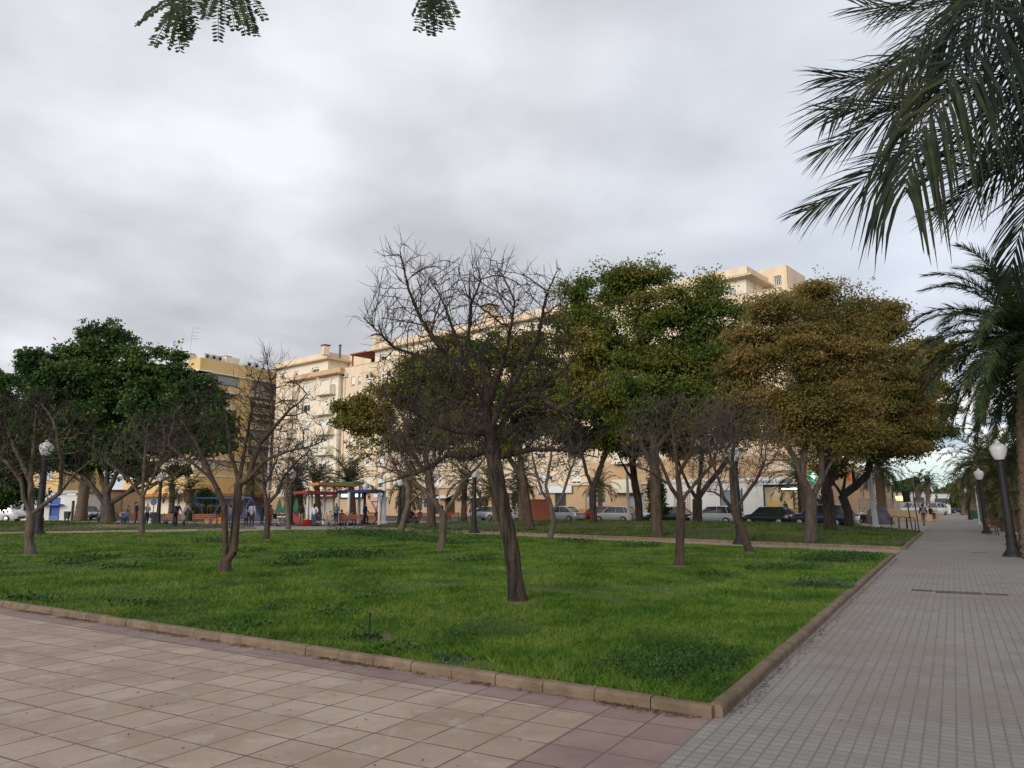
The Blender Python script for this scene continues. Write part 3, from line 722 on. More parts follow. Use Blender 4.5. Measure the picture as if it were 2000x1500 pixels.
# ---- leafy trees
leafy_tree('leafy_tree', 'leafy tree with drooping green crown overhanging in front of the cream apartment block', 842, 1024,
  [(842,1026),(842,980),(838,930),(830,890)],
  [ ([(838,930),(800,880),(750,850),(710,830)], -1), ([(830,890),(835,820),(840,760)], 1), ([(838,930),(870,870),(900,830)], -.5)],
  [(705,820,52,55),(740,785,55,55),(790,800,75,85),(800,730,50,45),(840,760,80,85),(715,870,40,30)], .30, 31, nleaf=60000, lm='leaf_olive', Y=52, leaf=(.24,.12))
leafy_tree('leafy_tree', 'tall leafy tree behind the crown of the leaning bare tree', 1037, 1030,
  [(1037,1032),(1030,995),(1022,940),(1015,890)],
  [ ([(1022,940),(980,870),(930,820),(900,780)], .6), ([(1015,890),(1020,800),(1030,740)], -1), ([(1015,890),(1060,840),(1100,800)], .5)],
  [(900,750,85,90),(960,700,60,50),(970,800,100,95),(1050,780,80,100),(1040,700,60,60),(890,860,60,40)], .26, 32, nleaf=75000, lm='leaf_green', Y=47, leaf=(.22,.11))
leafy_tree('leafy_tree', 'tallest leafy tree with a straight light brown trunk, rising over the parked cars', 1282, 1042,
  [(1284,1044),(1282,1000),(1280,940),(1278,880),(1274,820)],
  [ ([(1280,920),(1240,840),(1190,760),(1160,690)], -1), ([(1276,850),(1300,760),(1330,680),(1360,620)], 1), ([(1274,820),(1262,720),(1245,640),(1230,580)], .4), ([(1276,850),(1240,780),(1225,700),(1205,650)], .8), ([(1278,880),(1340,800),(1390,740)], -.8)],
  [(1200,565,90,55),(1270,580,80,65),(1330,580,65,50),(1150,630,75,75),(1235,660,110,80),(1340,660,90,85),(1130,720,60,70),(1230,760,120,80),(1340,760,95,80),(1105,600,40,55),(1390,600,45,60),(1430,640,60,60),(1440,720,50,60),(1270,540,50,30)], .27, 33, nleaf=125000, lm='leaf_green', Y=37, leaf=(.17,.085), spread=.36)
leafy_tree('leafy_tree', 'dark leafy tree with a Y shaped trunk in front of the silver hatchback', 1160, 1021,
  [(1160,1023),(1158,985),(1158,955)],
  [ ([(1158,955),(1172,915),(1185,870),(1190,820)], .6), ([(1158,955),(1146,925),(1140,900),(1125,860)], -.6), ([(1172,915),(1200,860),(1220,820)], .5)],
  [(1120,800,75,75),(1190,800,80,80),(1130,880,60,25),(1170,720,70,50)], .24, 34, nleaf=42000, lm='leaf_green', Y=50, leaf=(.24,.12), bark='bark_dark')
leafy_tree('leafy_tree', 'leafy tree with a dark curved trunk between the silver hatchback and the black car', 1246, 1017,
  [(1250,1019),(1247,980),(1240,945),(1236,905)],
  [ ([(1240,945),(1215,905),(1200,870)], .5), ([(1236,905),(1260,860),(1280,820)], -.5), ([(1236,905),(1230,850),(1225,800)], .5)],
  [(1230,830,95,60),(1290,820,60,60)], .28, 35, nleaf=26000, lm='leaf_green', Y=56, leaf=(.26,.13), bark='bark_dark')
leafy_tree('leafy_tree', 'dark forked leafy tree in front of the white shop wall', 1362, 1019,
  [(1362,1021),(1362,998),(1362,975)],
  [ ([(1362,975),(1345,950),(1330,915),(1318,880)], -.5), ([(1362,975),(1380,950),(1405,920),(1430,885)], .5), ([(1362,975),(1368,930),(1372,880)], .6)],
  [(1350,830,95,65),(1430,800,70,75),(1400,720,70,60),(1300,860,50,25)], .34, 36, nleaf=44000, lm='leaf_olive', Y=54, leaf=(.26,.13), bark='bark_dark')
leafy_tree('leafy_tree', 'brown autumn tree with a forked grey trunk in front of the pharmacy', 1583, 1049,
  [(1583,1051),(1584,1010),(1585,972)],
  [ ([(1585,972),(1566,935),(1550,890),(1530,840),(1500,780)], -.6), ([(1585,972),(1605,935),(1630,890),(1655,840)], .7), ([(1566,935),(1575,860),(1570,780),(1560,700)], .5), ([(1605,935),(1605,860),(1620,780),(1640,700)], -.5), ([(1550,890),(1500,830),(1460,790)], .8)],
  [(1570,612,105,48),(1490,640,60,45),(1620,585,60,28),(1460,700,45,50),(1640,620,65,55),(1570,700,130,65),(1475,755,68,70),(1570,790,110,70),(1660,720,75,80),(1540,850,80,35),(1650,830,80,50)], .235, 37, nleaf=170000, pad=.8, pad_share=.14, flat=.34, lm='leaf_brown', Y=31.5, leaf=(.125,.06), spread=.40, bark='bark_grey')
leafy_tree('leafy_tree', 'reddish brown leafy tree behind the forked grey trunk', 1622, 1037,
  [(1622,1039),(1620,1000),(1614,955),(1612,910)],
  [ ([(1614,955),(1650,900),(1690,850),(1720,800)], -.6), ([(1612,910),(1640,820),(1670,740)], .5), ([(1612,910),(1590,860),(1570,820)], .5)],
  [(1690,610,55,40),(1735,640,45,50),(1700,690,80,60),(1750,750,85,60),(1600,590,60,25),(1750,790,75,75),(1660,800,90,70),(1700,860,100,32)], .30, 38, nleaf=120000, pad=1.0, pad_share=.16, flat=.34, lm='leaf_brown', Y=40, leaf=(.17,.085), spread=.35, bark='bark_dark')
leafy_tree('leafy_tree', 'leafy tree with a wide dark Y trunk beside the parked scooters', 1656, 1022,
  [(1660,1024),(1655,995),(1645,968)],
  [ ([(1645,968),(1630,945),(1622,920)], -.6), ([(1645,968),(1670,950),(1692,930),(1702,890),(1700,850)], .5), ([(1670,950),(1665,915),(1680,880)], -.4), ([(1645,968),(1652,930),(1650,890)], .5)],
  [(1780,805,80,66),(1810,760,50,40),(1700,850,90,45),(1800,700,52,38),(1790,850,62,40),(1640,860,70,40),(1840,700,40,30),(1760,880,70,18)], .27, 39, nleaf=90000, pad=1.1, pad_share=.16, flat=.34, lm='leaf_olive', Y=49, leaf=(.20,.10), bark='bark_dark')
# ---- dark evergreen trees on the left
leafy_tree('evergreen_tree', 'huge dark evergreen tree with a thick spreading trunk behind the left lawn', 212, 1024,
  [(211,1026),(211,1000),(208,965)],
  [ ([(211,985),(180,950),(140,930),(90,910)], -1.5), ([(211,985),(250,960),(300,945),(350,920)], 1.5), ([(208,965),(212,900),(215,820)], 0), ([(208,965),(190,900),(160,830)], 2), ([(208,965),(240,900),(280,840)], -2), ([(180,950),(120,880),(90,830)], 1), ([(250,960),(330,890),(390,840)], -1)],
  [(205,665,52,36),(160,690,40,30),(95,705,50,36),(245,700,40,36),(330,690,32,24),(70,740,40,30),(150,745,75,50),(230,760,70,50),(310,745,60,45),(370,775,55,45),(415,810,45,42),(120,800,80,55),(220,830,90,50),(320,830,80,50),(400,860,55,30),(80,850,50,40),(150,885,70,28),(230,890,60,25),(60,895,60,25),(450,835,25,30)],
  .50, 40, nleaf=170000, pad=1.15, pad_share=.45, lm='leaf_fig', Y=60, leaf=(.30,.17), spread=.30, bark='bark_grey', group='dark evergreens on the left', step=.5, kill=.8, infl=7, dens=150, cluster=12, droop=.1)
leafy_tree('evergreen_tree', 'dark evergreen tree cut by the left edge of the photo', -30, 1022,
  [(-30,1024),(-30,980),(-28,930)],
  [ ([(-28,930),(0,880),(20,840)], 0), ([(-28,930),(-60,870)], 0), ([(-28,930),(-20,850),(0,780)], 1)],
  [(0,765,35,40),(10,830,45,45),(-40,800,50,60),(25,960,55,30),(-30,900,60,40),(20,900,50,35)], .35, 41, nleaf=55000, pad=1.1, pad_share=.45, lm='leaf_fig', Y=63, leaf=(.30,.17), spread=.3, bark='bark_grey', group='dark evergreens on the left', step=.5, kill=.8, infl=7, dens=150, cluster=12, droop=.1)
# ================================================================ PALMS
mat('palm_trunk', (.085,.058,.040), (.17,.125,.09), scale=9, rough=.95, bump=1.0, bscale=9, stretch=(1,1,1.6))
leafmat('palm_leaf', [(.016,.032,.014), (.028,.048,.020), (.05,.068,.026), (.08,.08,.03)], scale=1.2, trans=.12, rough=.5)
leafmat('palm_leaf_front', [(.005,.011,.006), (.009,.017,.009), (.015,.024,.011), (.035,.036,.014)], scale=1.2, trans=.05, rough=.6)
leafmat('palm_leaf_pale', [(.050,.070,.034), (.085,.100,.050), (.12,.125,.065)], scale=1.0, trans=.15, rough=.6)
leafmat('palm_leaf_dry', [(.05,.06,.025), (.085,.085,.035), (.13,.11,.05)], scale=1.0, trans=.15, rough=.6)
def frond_mesh(pts, nleaf, ll, lw, rg, grav=.25, scat=.10, fwd=.55, normal=None, r0=.02, taper=True, vee=.25):
    """rachis polyline -> tapered stem plus leaflets on both sides"""
    pts = np.asarray(pts, float); seg = np.linalg.norm(np.diff(pts, axis=0), axis=1); cum = np.r_[0, np.cumsum(seg)]; L = cum[-1]
    def ev(t):
        x = np.clip(t, 0, 1)*L; return np.stack([np.interp(x, cum, pts[:,k]) for k in range(3)], 1)
    ts = np.linspace(0, 1, 15); S = ev(ts); rr = r0*(1-.85*ts)
    parts = [frusta(S[:-1], S[1:], rr[:-1], rr[1:], 5)]
    t = np.linspace(.10, .995, nleaf) + rg.normal(0, .3/nleaf, nleaf); t = np.clip(t, .05, 1); C = ev(t); T = unit(ev(t+.01) - ev(t-.01))
    nr = np.array([0,0,1.]) if normal is None else np.asarray(normal, float)
    side = unit(np.cross(T, nr)); nrm_ = unit(np.cross(side, T))
    prof = np.clip(np.sin(np.pi*np.clip(t*.72+.14, 0, 1))**.6, .45, 1)*np.where(t > .9, 1-(t-.9)*2.0, 1)
    for sg in (-1, 1):
        n = nleaf; f = fwd + 1.4*t**3 + .3*t + rg.normal(0, scat*1.5, n)
        d = unit(side*sg + T*f[:,None] + nrm_*(vee + rg.normal(0,.14+scat*1.2,n))[:,None])
        l = ll*prof*rg.uniform(.8,1.12,n); g_ = np.array([0,0,-1.])*(grav*rg.uniform(.5,1.4,n))[:,None]
        m1 = C + d*(l*.30)[:,None]; d2 = unit(d + g_*.45); m2 = m1 + d2*(l*.35)[:,None]; d3 = unit(d2 + g_*.6); e = m2 + d3*(l*.35)[:,None]
        w = unit(np.cross(d, nrm_ + rg.normal(0,.30,(n,3))))*lw/2
        for A_, B_, wa_, wb_ in ((C, m1, .5, 1.), (m1, m2, 1., .72), (m2, e, .72, .06)):
            V = np.stack([A_-w*wa_, A_+w*wa_, B_+w*wb_, B_-w*wb_], 1).reshape(-1,3); parts.append((V, np.arange(4*n).reshape(-1,4)))
    return joinm(parts)
def palm_crown(rg, n, L, ll, lw, nleaf, c, elmin=-40, elmax=78, droop=.9, grav=.3):
    parts = []
    for i in range(n):
        az = i*2.39996 + rg.normal(0,.15); q = i/n; el = R(elmax + (elmin-elmax)*q**.9) + rg.normal(0,.08); l = L*rg.uniform(.85,1.1)*(1 if q < .8 else .9)
        p = np.array([0,0,0.]); pts = [p.copy()]; k = 9; e = el
        for j in range(k):
            e = e - droop*(j+1)/k/k*2.2*(math.cos(e)*.8+.2)
            p = p + np.array([math.cos(az)*math.cos(e), math.sin(az)*math.cos(e), math.sin(e)])*l/k; pts.append(p.copy())
        parts.append(frond_mesh(np.array(pts)+c, nleaf, ll, lw, rg, grav=grav, r0=.03*L/3))
    return joinm(parts)
def palm_trunk_mesh(h, r, lean=(0,0), rg=None, flare=1.25):
    rg = rg or np.random.default_rng(1); n = 10; st = max(8, int(h/.14)); vs = []; fs = []
    for i in range(st+1):
        t = i/st; rr = r*(flare - (flare-1)*min(1, t*3))*(1+.12*(i % 2))*(1 + (.35 if t > .93 else 0))
        for k in range(n):
            a = 2*math.pi*k/n + (i%2)*.31; q = rr*(1+rg.normal(0,.05)); vs.append((lean[0]*t*t+q*math.cos(a), lean[1]*t*t+q*math.sin(a), h*t))
    fs = [(i*n+k, i*n+(k+1)%n, (i+1)*n+(k+1)%n, (i+1)*n+k) for i in range(st) for k in range(n)]
    return np.array(vs), np.array(fs)
def palm(label, ub, vc, Y, L, r=.22, n=34, nleaf=34, ll=.42, lw=.035, m='palm_leaf', seed=1, uc=None, group='palm trees', droop=.9, elmin=-40, elmax=78, grav=.3, z0=0):
    rg = np.random.default_rng(seed); b = at(ub, 986, Y); c = at(uc if uc is not None else ub, vc, Y); h = c[2]-z0
    t = thing('palm_tree', label, 'palm tree', (b[0], Y, z0), group=group); lean = (c[0]-b[0], 0)
    V, Fq = palm_trunk_mesh(h, r, lean, rg); link('trunk', npmesh('trunk', V, Fq), 'palm_trunk', t)
    V, Fq = palm_crown(rg, n, L, ll, lw, nleaf, np.array([lean[0], 0, h]), droop=droop, elmin=elmin, elmax=elmax, grav=grav); link('crown', npmesh('crown', V, Fq), m, t)
    return t
S_ = 'palm trees along the streets'
palm('date palm with greyish upright fronds, left one of the pair above the coloured canopies', 622, 938, 84, 3.4, .30, 30, 26, .6, .07, 'palm_leaf_pale', 51, uc=617, group=S_, elmin=-5)
palm('large greyish date palm above the blue canopy, right one of the pair', 690, 942, 80, 4.2, .32, 36, 28, .7, .08, 'palm_leaf_pale', 52, uc=684, group=S_, elmin=-10)
palm('drooping olive palm behind the pale bare tree and the red canopy', 588, 935, 78, 3.0, .32, 34, 24, .6, .07, 'palm_leaf_dry', 53, uc=580, group=S_, elmin=-60, droop=1.2)
palm('palm with a thick rough trunk beside the black playground lamp post', 792, 935, 70, 3.6, .45, 34, 24, .6, .07, 'palm_leaf_dry', 54, uc=800, group=S_, elmin=-50, droop=1.2)
palm('palm with a slim trunk behind the orange sports bib, left of the two lamp posts', 906, 938, 76, 3.0, .27, 30, 24, .6, .07, 'palm_leaf_dry', 55, uc=908, group=S_, elmin=-40)
palm('palm with long pale fronds between the tall lamp and the leaning bare tree', 968, 955, 74, 3.8, .27, 34, 26, .7, .07, 'palm_leaf_dry', 56, uc=962, group=S_, elmin=-30)
palm('palm with a scaly brown trunk left of the red brick kiosk', 1021, 930, 70, 3.0, .38, 30, 24, .6, .07, 'palm_leaf', 57, uc=1018, group=S_, elmin=-40)
palm('small palm in front of the grey roller shutter, behind the red car', 1172, 950, 80, 2.6, .24, 24, 22, .55, .07, 'palm_leaf_dry', 58, uc=1172, group=S_, elmin=-35, droop=1.3)
palm('palm with a rough trunk in front of the pharmacy window', 1574, 925, 62, 3.6, .30, 30, 28, .6, .06, 'palm_leaf_dry', 59, uc=1560, group=S_, elmin=-30, elmax=80)
palm('dark green palm with arching fronds behind the white pole and the low building', 1722, 915, 66, 2.9, .36, 40, 34, .55, .05, 'palm_leaf', 60, uc=1716, group=S_, elmin=-35, droop=1.4)
palm('small far palm left of the white van at the end of the railing', 1792, 945, 130, 3.0, .3, 26, 20, .6, .10, 'palm_leaf', 61, group=S_, elmin=-20)
palm('small far palm with bent fronds right of its neighbour above the railing', 1812, 944, 122, 3.2, .3, 26, 20, .6, .10, 'palm_leaf', 62, group=S_, elmin=-30, droop=1.3)
palm('stocky palm trunk with few fronds behind the swing frame', 372, 955, 82, 2.4, .42, 20, 20, .5, .07, 'palm_leaf_dry', 63, group=S_, elmin=-40)
palm('palm trunk with reddish old leaf bases beside the blue kiosk', 160, 915, 78, 2.6, .50, 24, 20, .5, .07, 'palm_leaf_dry', 64, uc=172, group=S_, elmin=-50)
palm('slim palm with a spotted trunk between the swing and the trash bin', 336, 945, 84, 2.6, .30, 24, 20, .5, .07, 'palm_leaf', 65, group=S_, elmin=-40)
palm('palm with a pale grey trunk behind the slim lamp beside the playground wall', 492, 940, 84, 2.6, .22, 24, 20, .5, .07, 'palm_leaf_dry', 66, group=S_, elmin=-60)
# avenue on the right
A_ = 'palm trees on the right of the walkway'
palm('big palm at the right edge whose crown hides the sky above the first lamp', 2014, 665, 24, 4.1, .34, 96, 120, .62, .030, 'palm_leaf', 71, uc=2015, group=A_, elmin=-42, droop=1.15, grav=.4)
palm('palm behind the first street lamp with fronds reaching over the lamp globe', 2008, 835, 36, 3.4, .40, 54, 60, .6, .04, 'palm_leaf', 72, uc=2034, group=A_, elmin=-48, droop=1.2)
palm('bushy palm behind the second street lamp', 1950, 905, 55, 3.5, .45, 50, 36, .6, .07, 'palm_leaf_dry', 73, group=A_, elmin=-48, droop=1.4)
palm('palm in the avenue with a full round crown above the green bin', 1920, 902, 72, 4.2, .4, 48, 30, .7, .07, 'palm_leaf_dry', 74, group=A_, elmin=-48, droop=1.3)
palm('smaller palm in the avenue behind the third street lamp', 1898, 932, 95, 3.8, .4, 40, 24, .7, .09, 'palm_leaf_dry', 75, group=A_, elmin=-48, droop=1.3)
palm('farthest avenue palm beside the distant lamp posts', 1882, 950, 120, 3.2, .4, 34, 20, .7, .11, 'palm_leaf_dry', 76, group=A_, elmin=-48, droop=1.3)
palm('low bushy palm beside the path at the right edge, behind the second lamp', 1968, 935, 47, 3.2, .4, 46, 34, .6, .07, 'palm_leaf_dry', 77, group=A_, elmin=-48, droop=1.4)
# the palm next to the camera: trunk out of frame, fronds hanging into the upper right corner
rg = np.random.default_rng(81)
base = np.array([4.35, 4.7, 0.]); cz = 5.0
t = thing('palm_tree', 'nearest palm whose dark hanging fronds fill the upper right corner', 'palm tree', tuple(base), group=A_)
V, Fq = palm_trunk_mesh(cz, .24, (-.1,0), rg); link('trunk', npmesh('trunk', V, Fq), 'palm_trunk', t)
cc = base + np.array([-.1, 0, cz])
FR = [
 ([(2060,60,5.0),(1960,120,5.2),(1870,150,5.3),(1790,190,5.4),(1700,245,5.5),(1600,300,5.6)], 50, .40, .03, .35),
 ([(2040,-40,4.6),(1930,20,4.6),(1850,80,4.6),(1790,120,4.6),(1700,150,4.6),(1620,150,4.6)], 50, .42, .03, .45),
 ([(2080,200,5.4),(2030,270,5.6),(1960,300,5.8),(1890,290,6.0),(1830,300,6.1)], 44, .42, .03, .6),
 ([(2030,-100,4.4),(1960,-40,4.4),(1880,-10,4.4),(1800,-5,4.4),(1730,15,4.4)], 44, .42, .03, .6),  # traced rachis (u, v, depth), leaflets, leaflet length, width, gravity
 ([(1990,-60,4.0),(1925,40,3.7),(1865,140,3.5),(1812,235,3.35),(1775,330,3.25),(1768,370,3.22)], 52, .72, .050, 3.0),
 ([(2040,160,4.8),(1950,215,4.9),(1840,268,5.0),(1740,320,5.1),(1650,372,5.2),(1575,412,5.3)], 60, .42, .030, .55),
 ([(2030,20,4.4),(1920,62,4.3),(1820,105,4.2),(1730,150,4.1),(1650,200,4.05),(1612,232,4.0)], 52, .46, .032, .5),
 ([(2040,-90,5.2),(1930,-30,5.3),(1840,10,5.4),(1760,22,5.5),(1680,12,5.6)], 46, .40, .028, .3),
 ([(2030,110,4.7),(1930,160,4.7),(1830,188,4.8),(1730,205,4.9),(1630,218,5.0)], 54, .36, .028, .3),
 ([(2060,140,5.2),(2010,250,5.4),(1950,330,5.5),(1880,390,5.6),(1840,410,5.6)], 46, .42, .03, .6),
 ([(2080,180,5.0),(2050,300,5.0),(2010,400,5.0),(1985,480,5.0),(1975,540,5.0)], 44, .42, .034, .9),
 ([(2040,-80,4.0),(1950,-20,3.9),(1860,35,3.8),(1790,90,3.75),(1745,150,3.7)], 42, .52, .034, 1.0),
 ([(2060,230,5.6),(1990,320,5.8),(1920,330,6.0),(1850,330,6.1),(1790,355,6.2)], 44, .40, .03, .5),
 ([(2060,-40,4.2),(2010,70,4.0),(1975,190,3.9),(1950,300,3.85)], 36, .5, .034, 1.3),
]
parts = []
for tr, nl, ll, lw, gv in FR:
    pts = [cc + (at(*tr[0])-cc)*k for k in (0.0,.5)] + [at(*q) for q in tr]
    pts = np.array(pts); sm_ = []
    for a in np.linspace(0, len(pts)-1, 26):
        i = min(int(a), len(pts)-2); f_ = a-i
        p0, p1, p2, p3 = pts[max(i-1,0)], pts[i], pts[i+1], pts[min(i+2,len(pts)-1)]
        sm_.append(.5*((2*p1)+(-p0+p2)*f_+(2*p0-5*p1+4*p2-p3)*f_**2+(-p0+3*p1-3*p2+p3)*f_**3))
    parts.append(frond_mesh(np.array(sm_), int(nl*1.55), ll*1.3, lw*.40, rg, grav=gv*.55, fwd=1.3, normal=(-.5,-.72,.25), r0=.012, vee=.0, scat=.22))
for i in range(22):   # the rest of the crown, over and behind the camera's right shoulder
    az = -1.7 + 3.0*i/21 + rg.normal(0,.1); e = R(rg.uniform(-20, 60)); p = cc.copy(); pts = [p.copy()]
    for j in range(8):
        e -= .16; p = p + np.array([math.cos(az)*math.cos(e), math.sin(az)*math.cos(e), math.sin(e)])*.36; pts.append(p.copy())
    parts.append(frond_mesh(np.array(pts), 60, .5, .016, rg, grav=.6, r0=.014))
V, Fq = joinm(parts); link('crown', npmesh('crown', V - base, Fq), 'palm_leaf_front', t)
# ---- feathery twigs of the tree overhead, at the top edge
leafmat('leaf_over', [(.020,.034,.016), (.034,.050,.020), (.055,.075,.022)], scale=6, trans=.25)
def pinnate(p0, d, L, n, ll, lw, rg):
    d = unit(np.array(d, float)); t = np.linspace(.12, 1, n); sag = np.array([0,0,-1.])
    P = p0 + d*(t*L)[:,None] + sag*(t**2*L*.12)[:,None]; side = unit(np.cross(d, np.array([.2,-.8,.55])))
    parts = [frusta(P[:-1], P[1:], np.full(n-1,.0022), np.full(n-1,.0016), 3)]
    for sg in (-1,1):
        dd = unit(side*sg + d*.35 + rg.normal(0,.12,(n,3))); l = ll*np.where(t>.9,.75,1)*rg.uniform(.85,1.1,n); w = unit(np.cross(dd, np.array([.1,-.9,.4]) + rg.normal(0,.2,(n,3))))*lw/2
        V = np.stack([P, P+dd*(l*.3)[:,None]+w*.9, P+dd*(l*.7)[:,None]+w, P+dd*l[:,None]], 1).reshape(-1,3); V2 = np.stack([P, P+dd*l[:,None], P+dd*(l*.7)[:,None]-w, P+dd*(l*.3)[:,None]-w*.9], 1).reshape(-1,3)
        q = np.arange(4*n).reshape(-1,4); parts += [(V,q),(V2,q.copy())]
    return parts
rg = np.random.default_rng(91); tb = np.array([-1.9, -1.4, 0.])
t = thing('overhanging_tree', 'tree overhead whose feathery leaf sprays hang in at the top edge', 'tree', tuple(tb))
tops = [(330,-60,3.3),(400,-70,3.4),(480,-90,3.5),(845,-70,3.3)]
pos = [tb+np.array([0,0,z]) for z in np.linspace(0,3.6,12)]; V, Fq = frusta(np.array(pos[:-1])-tb, np.array(pos[1:])-tb, np.linspace(.17,.12,11), np.linspace(.165,.11,11), 12); pr = [(V,Fq)]
for k, (u,v,Y) in enumerate(tops):
    a = pos[-1]; b = at(u,v-30,Y); mid = (a+b)/2 + np.array([0,0,.7]); pts = np.array([a, (a+mid)/2+np.array([0,0,.25]), mid, (mid+b)/2+np.array([0,0,.15]), b]) - tb
    pr.append(frusta(pts[:-1], pts[1:], np.linspace(.07,.012,4), np.linspace(.05,.006,4), 8))
V, Fq = joinm(pr); link('trunk', npmesh('trunk', V, Fq, True), 'bark_brown', t)
sprays = [((352,-5),(330,85)),((358,-10),(385,50)),((345,-12),(285,20)),((437,-45),(440,40)),((452,-45),(475,35)),((846,-35),(855,50)),((844,-35),(832,52)),((848,-40),(875,35)),((355,-10),(265,38)),((350,0),(300,78)),((340,-15),(352,92)),((360,-20),(370,62)),((352,5),(310,50)),((365,-25),(395,18)),((340,-20),(325,60)),((350,-10),(362,80)),
          ((425,-45),(427,70)),((445,-40),(482,58)),((455,-40),(502,60)),((470,-40),(518,30)),((440,-50),(460,50)),((430,-40),(400,25)),((460,-50),(495,48)),((400,-40),(392,10)),
          ((845,-40),(842,57)),((845,-30),(815,48)),((850,-30),(882,46)),((850,-50),(890,20)),((840,-50),(806,20)),((848,-30),(825,25)),((850,-30),(865,35))]
pr = []
for (a, b) in sprays:
    Y = rg.uniform(3.0,3.7); p0 = at(a[0],a[1],Y); p1 = at(b[0],b[1],Y*rg.uniform(.95,1.05)); L = np.linalg.norm(p1-p0); pr += pinnate(p0, p1-p0, L*.97, max(8,int(L/.0150)), .036, .0165, rg)
V, Fq = joinm(pr); link('crown', npmesh('crown', V - tb, Fq), 'leaf_over', t)
# ================================================================ BUILDINGS
mat('wall_sand', (.70,.57,.40), (.76,.63,.47), scale=.35, rough=.9, bump=.1, bscale=20, dirt=((.45,.31,.17), .5, (1,1,.25), .45))
mat('wall_cream', (.76,.68,.54), (.80,.73,.60), scale=.35, rough=.9, bump=.1, bscale=20, dirt=((.50,.42,.31), .5, (1,1,.2), .4))
mat('wall_orange', (.52,.355,.215), (.57,.395,.24), scale=.4, rough=.9, dirt=((.40,.26,.15), .6, (1,1,.3), .4))
mat('wall_yellow', (.66,.47,.20), (.70,.51,.23), scale=.4, rough=.9, dirt=((.52,.34,.12), .6, (1,1,.3), .3))
mat('wall_beige', (.42,.36,.29), (.48,.41,.34), scale=.4, rough=.9)
mat('wall_white', (.66,.65,.62), (.72,.71,.68), scale=.6, rough=.8, dirt=((.5,.48,.44), .8, (1,1,.3), .35))
mat('shutter_white', (.86,.85,.82), rough=.6); mat('frame_white', (.75,.75,.73), rough=.5); mat('roller_grey', (.36,.36,.36), (.42,.42,.42), scale=1, rough=.6)
mat('glass_dark', (.035,.05,.055), rough=.12, spec=.8); mat('glass_sky', (.20,.27,.31), rough=.15, spec=.8)
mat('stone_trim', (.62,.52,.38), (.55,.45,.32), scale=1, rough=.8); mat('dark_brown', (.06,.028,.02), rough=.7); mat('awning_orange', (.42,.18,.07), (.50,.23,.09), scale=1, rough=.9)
mat('black_paint', (.012,.012,.014), rough=.45); mat('blue_paint', (.02,.06,.30), (.03,.08,.36), scale=2, rough=.5); mat('blue_light', (.05,.16,.42), rough=.5)
mat('brick_red', (.28,.085,.05), (.34,.11,.06), scale=4, rough=.85); mat('sign_white', (.72,.74,.76), rough=.5); mat('sign_red', (.60,.04,.02), rough=.5); mat('orange_sign', (.75,.13,.04), rough=.5)
mat('ac_white', (.55,.55,.53), rough=.5); mat('metal_grey', (.22,.22,.22), rough=.45, metal=.6); mat('shelf_wood', (.35,.22,.10), rough=.7); mat('yellow_poster', (.65,.42,.05), rough=.6)
glow('lamp_tube', (1,.93,.8), 9); glow('cross_green', (.01,.55,.12), .7); glow('cross_white', (.75,1,.9), 1.2)
def op(u, v, F_=F0, E=ED, Nn=ND, off=0.0):
    x, y, z = ray(u, v); d = np.array([x, y]); q = F_ + Nn*off
    t = (q @ Nn)/(d @ Nn); P = d*t
    return float((P - F_) @ E), H + t*z
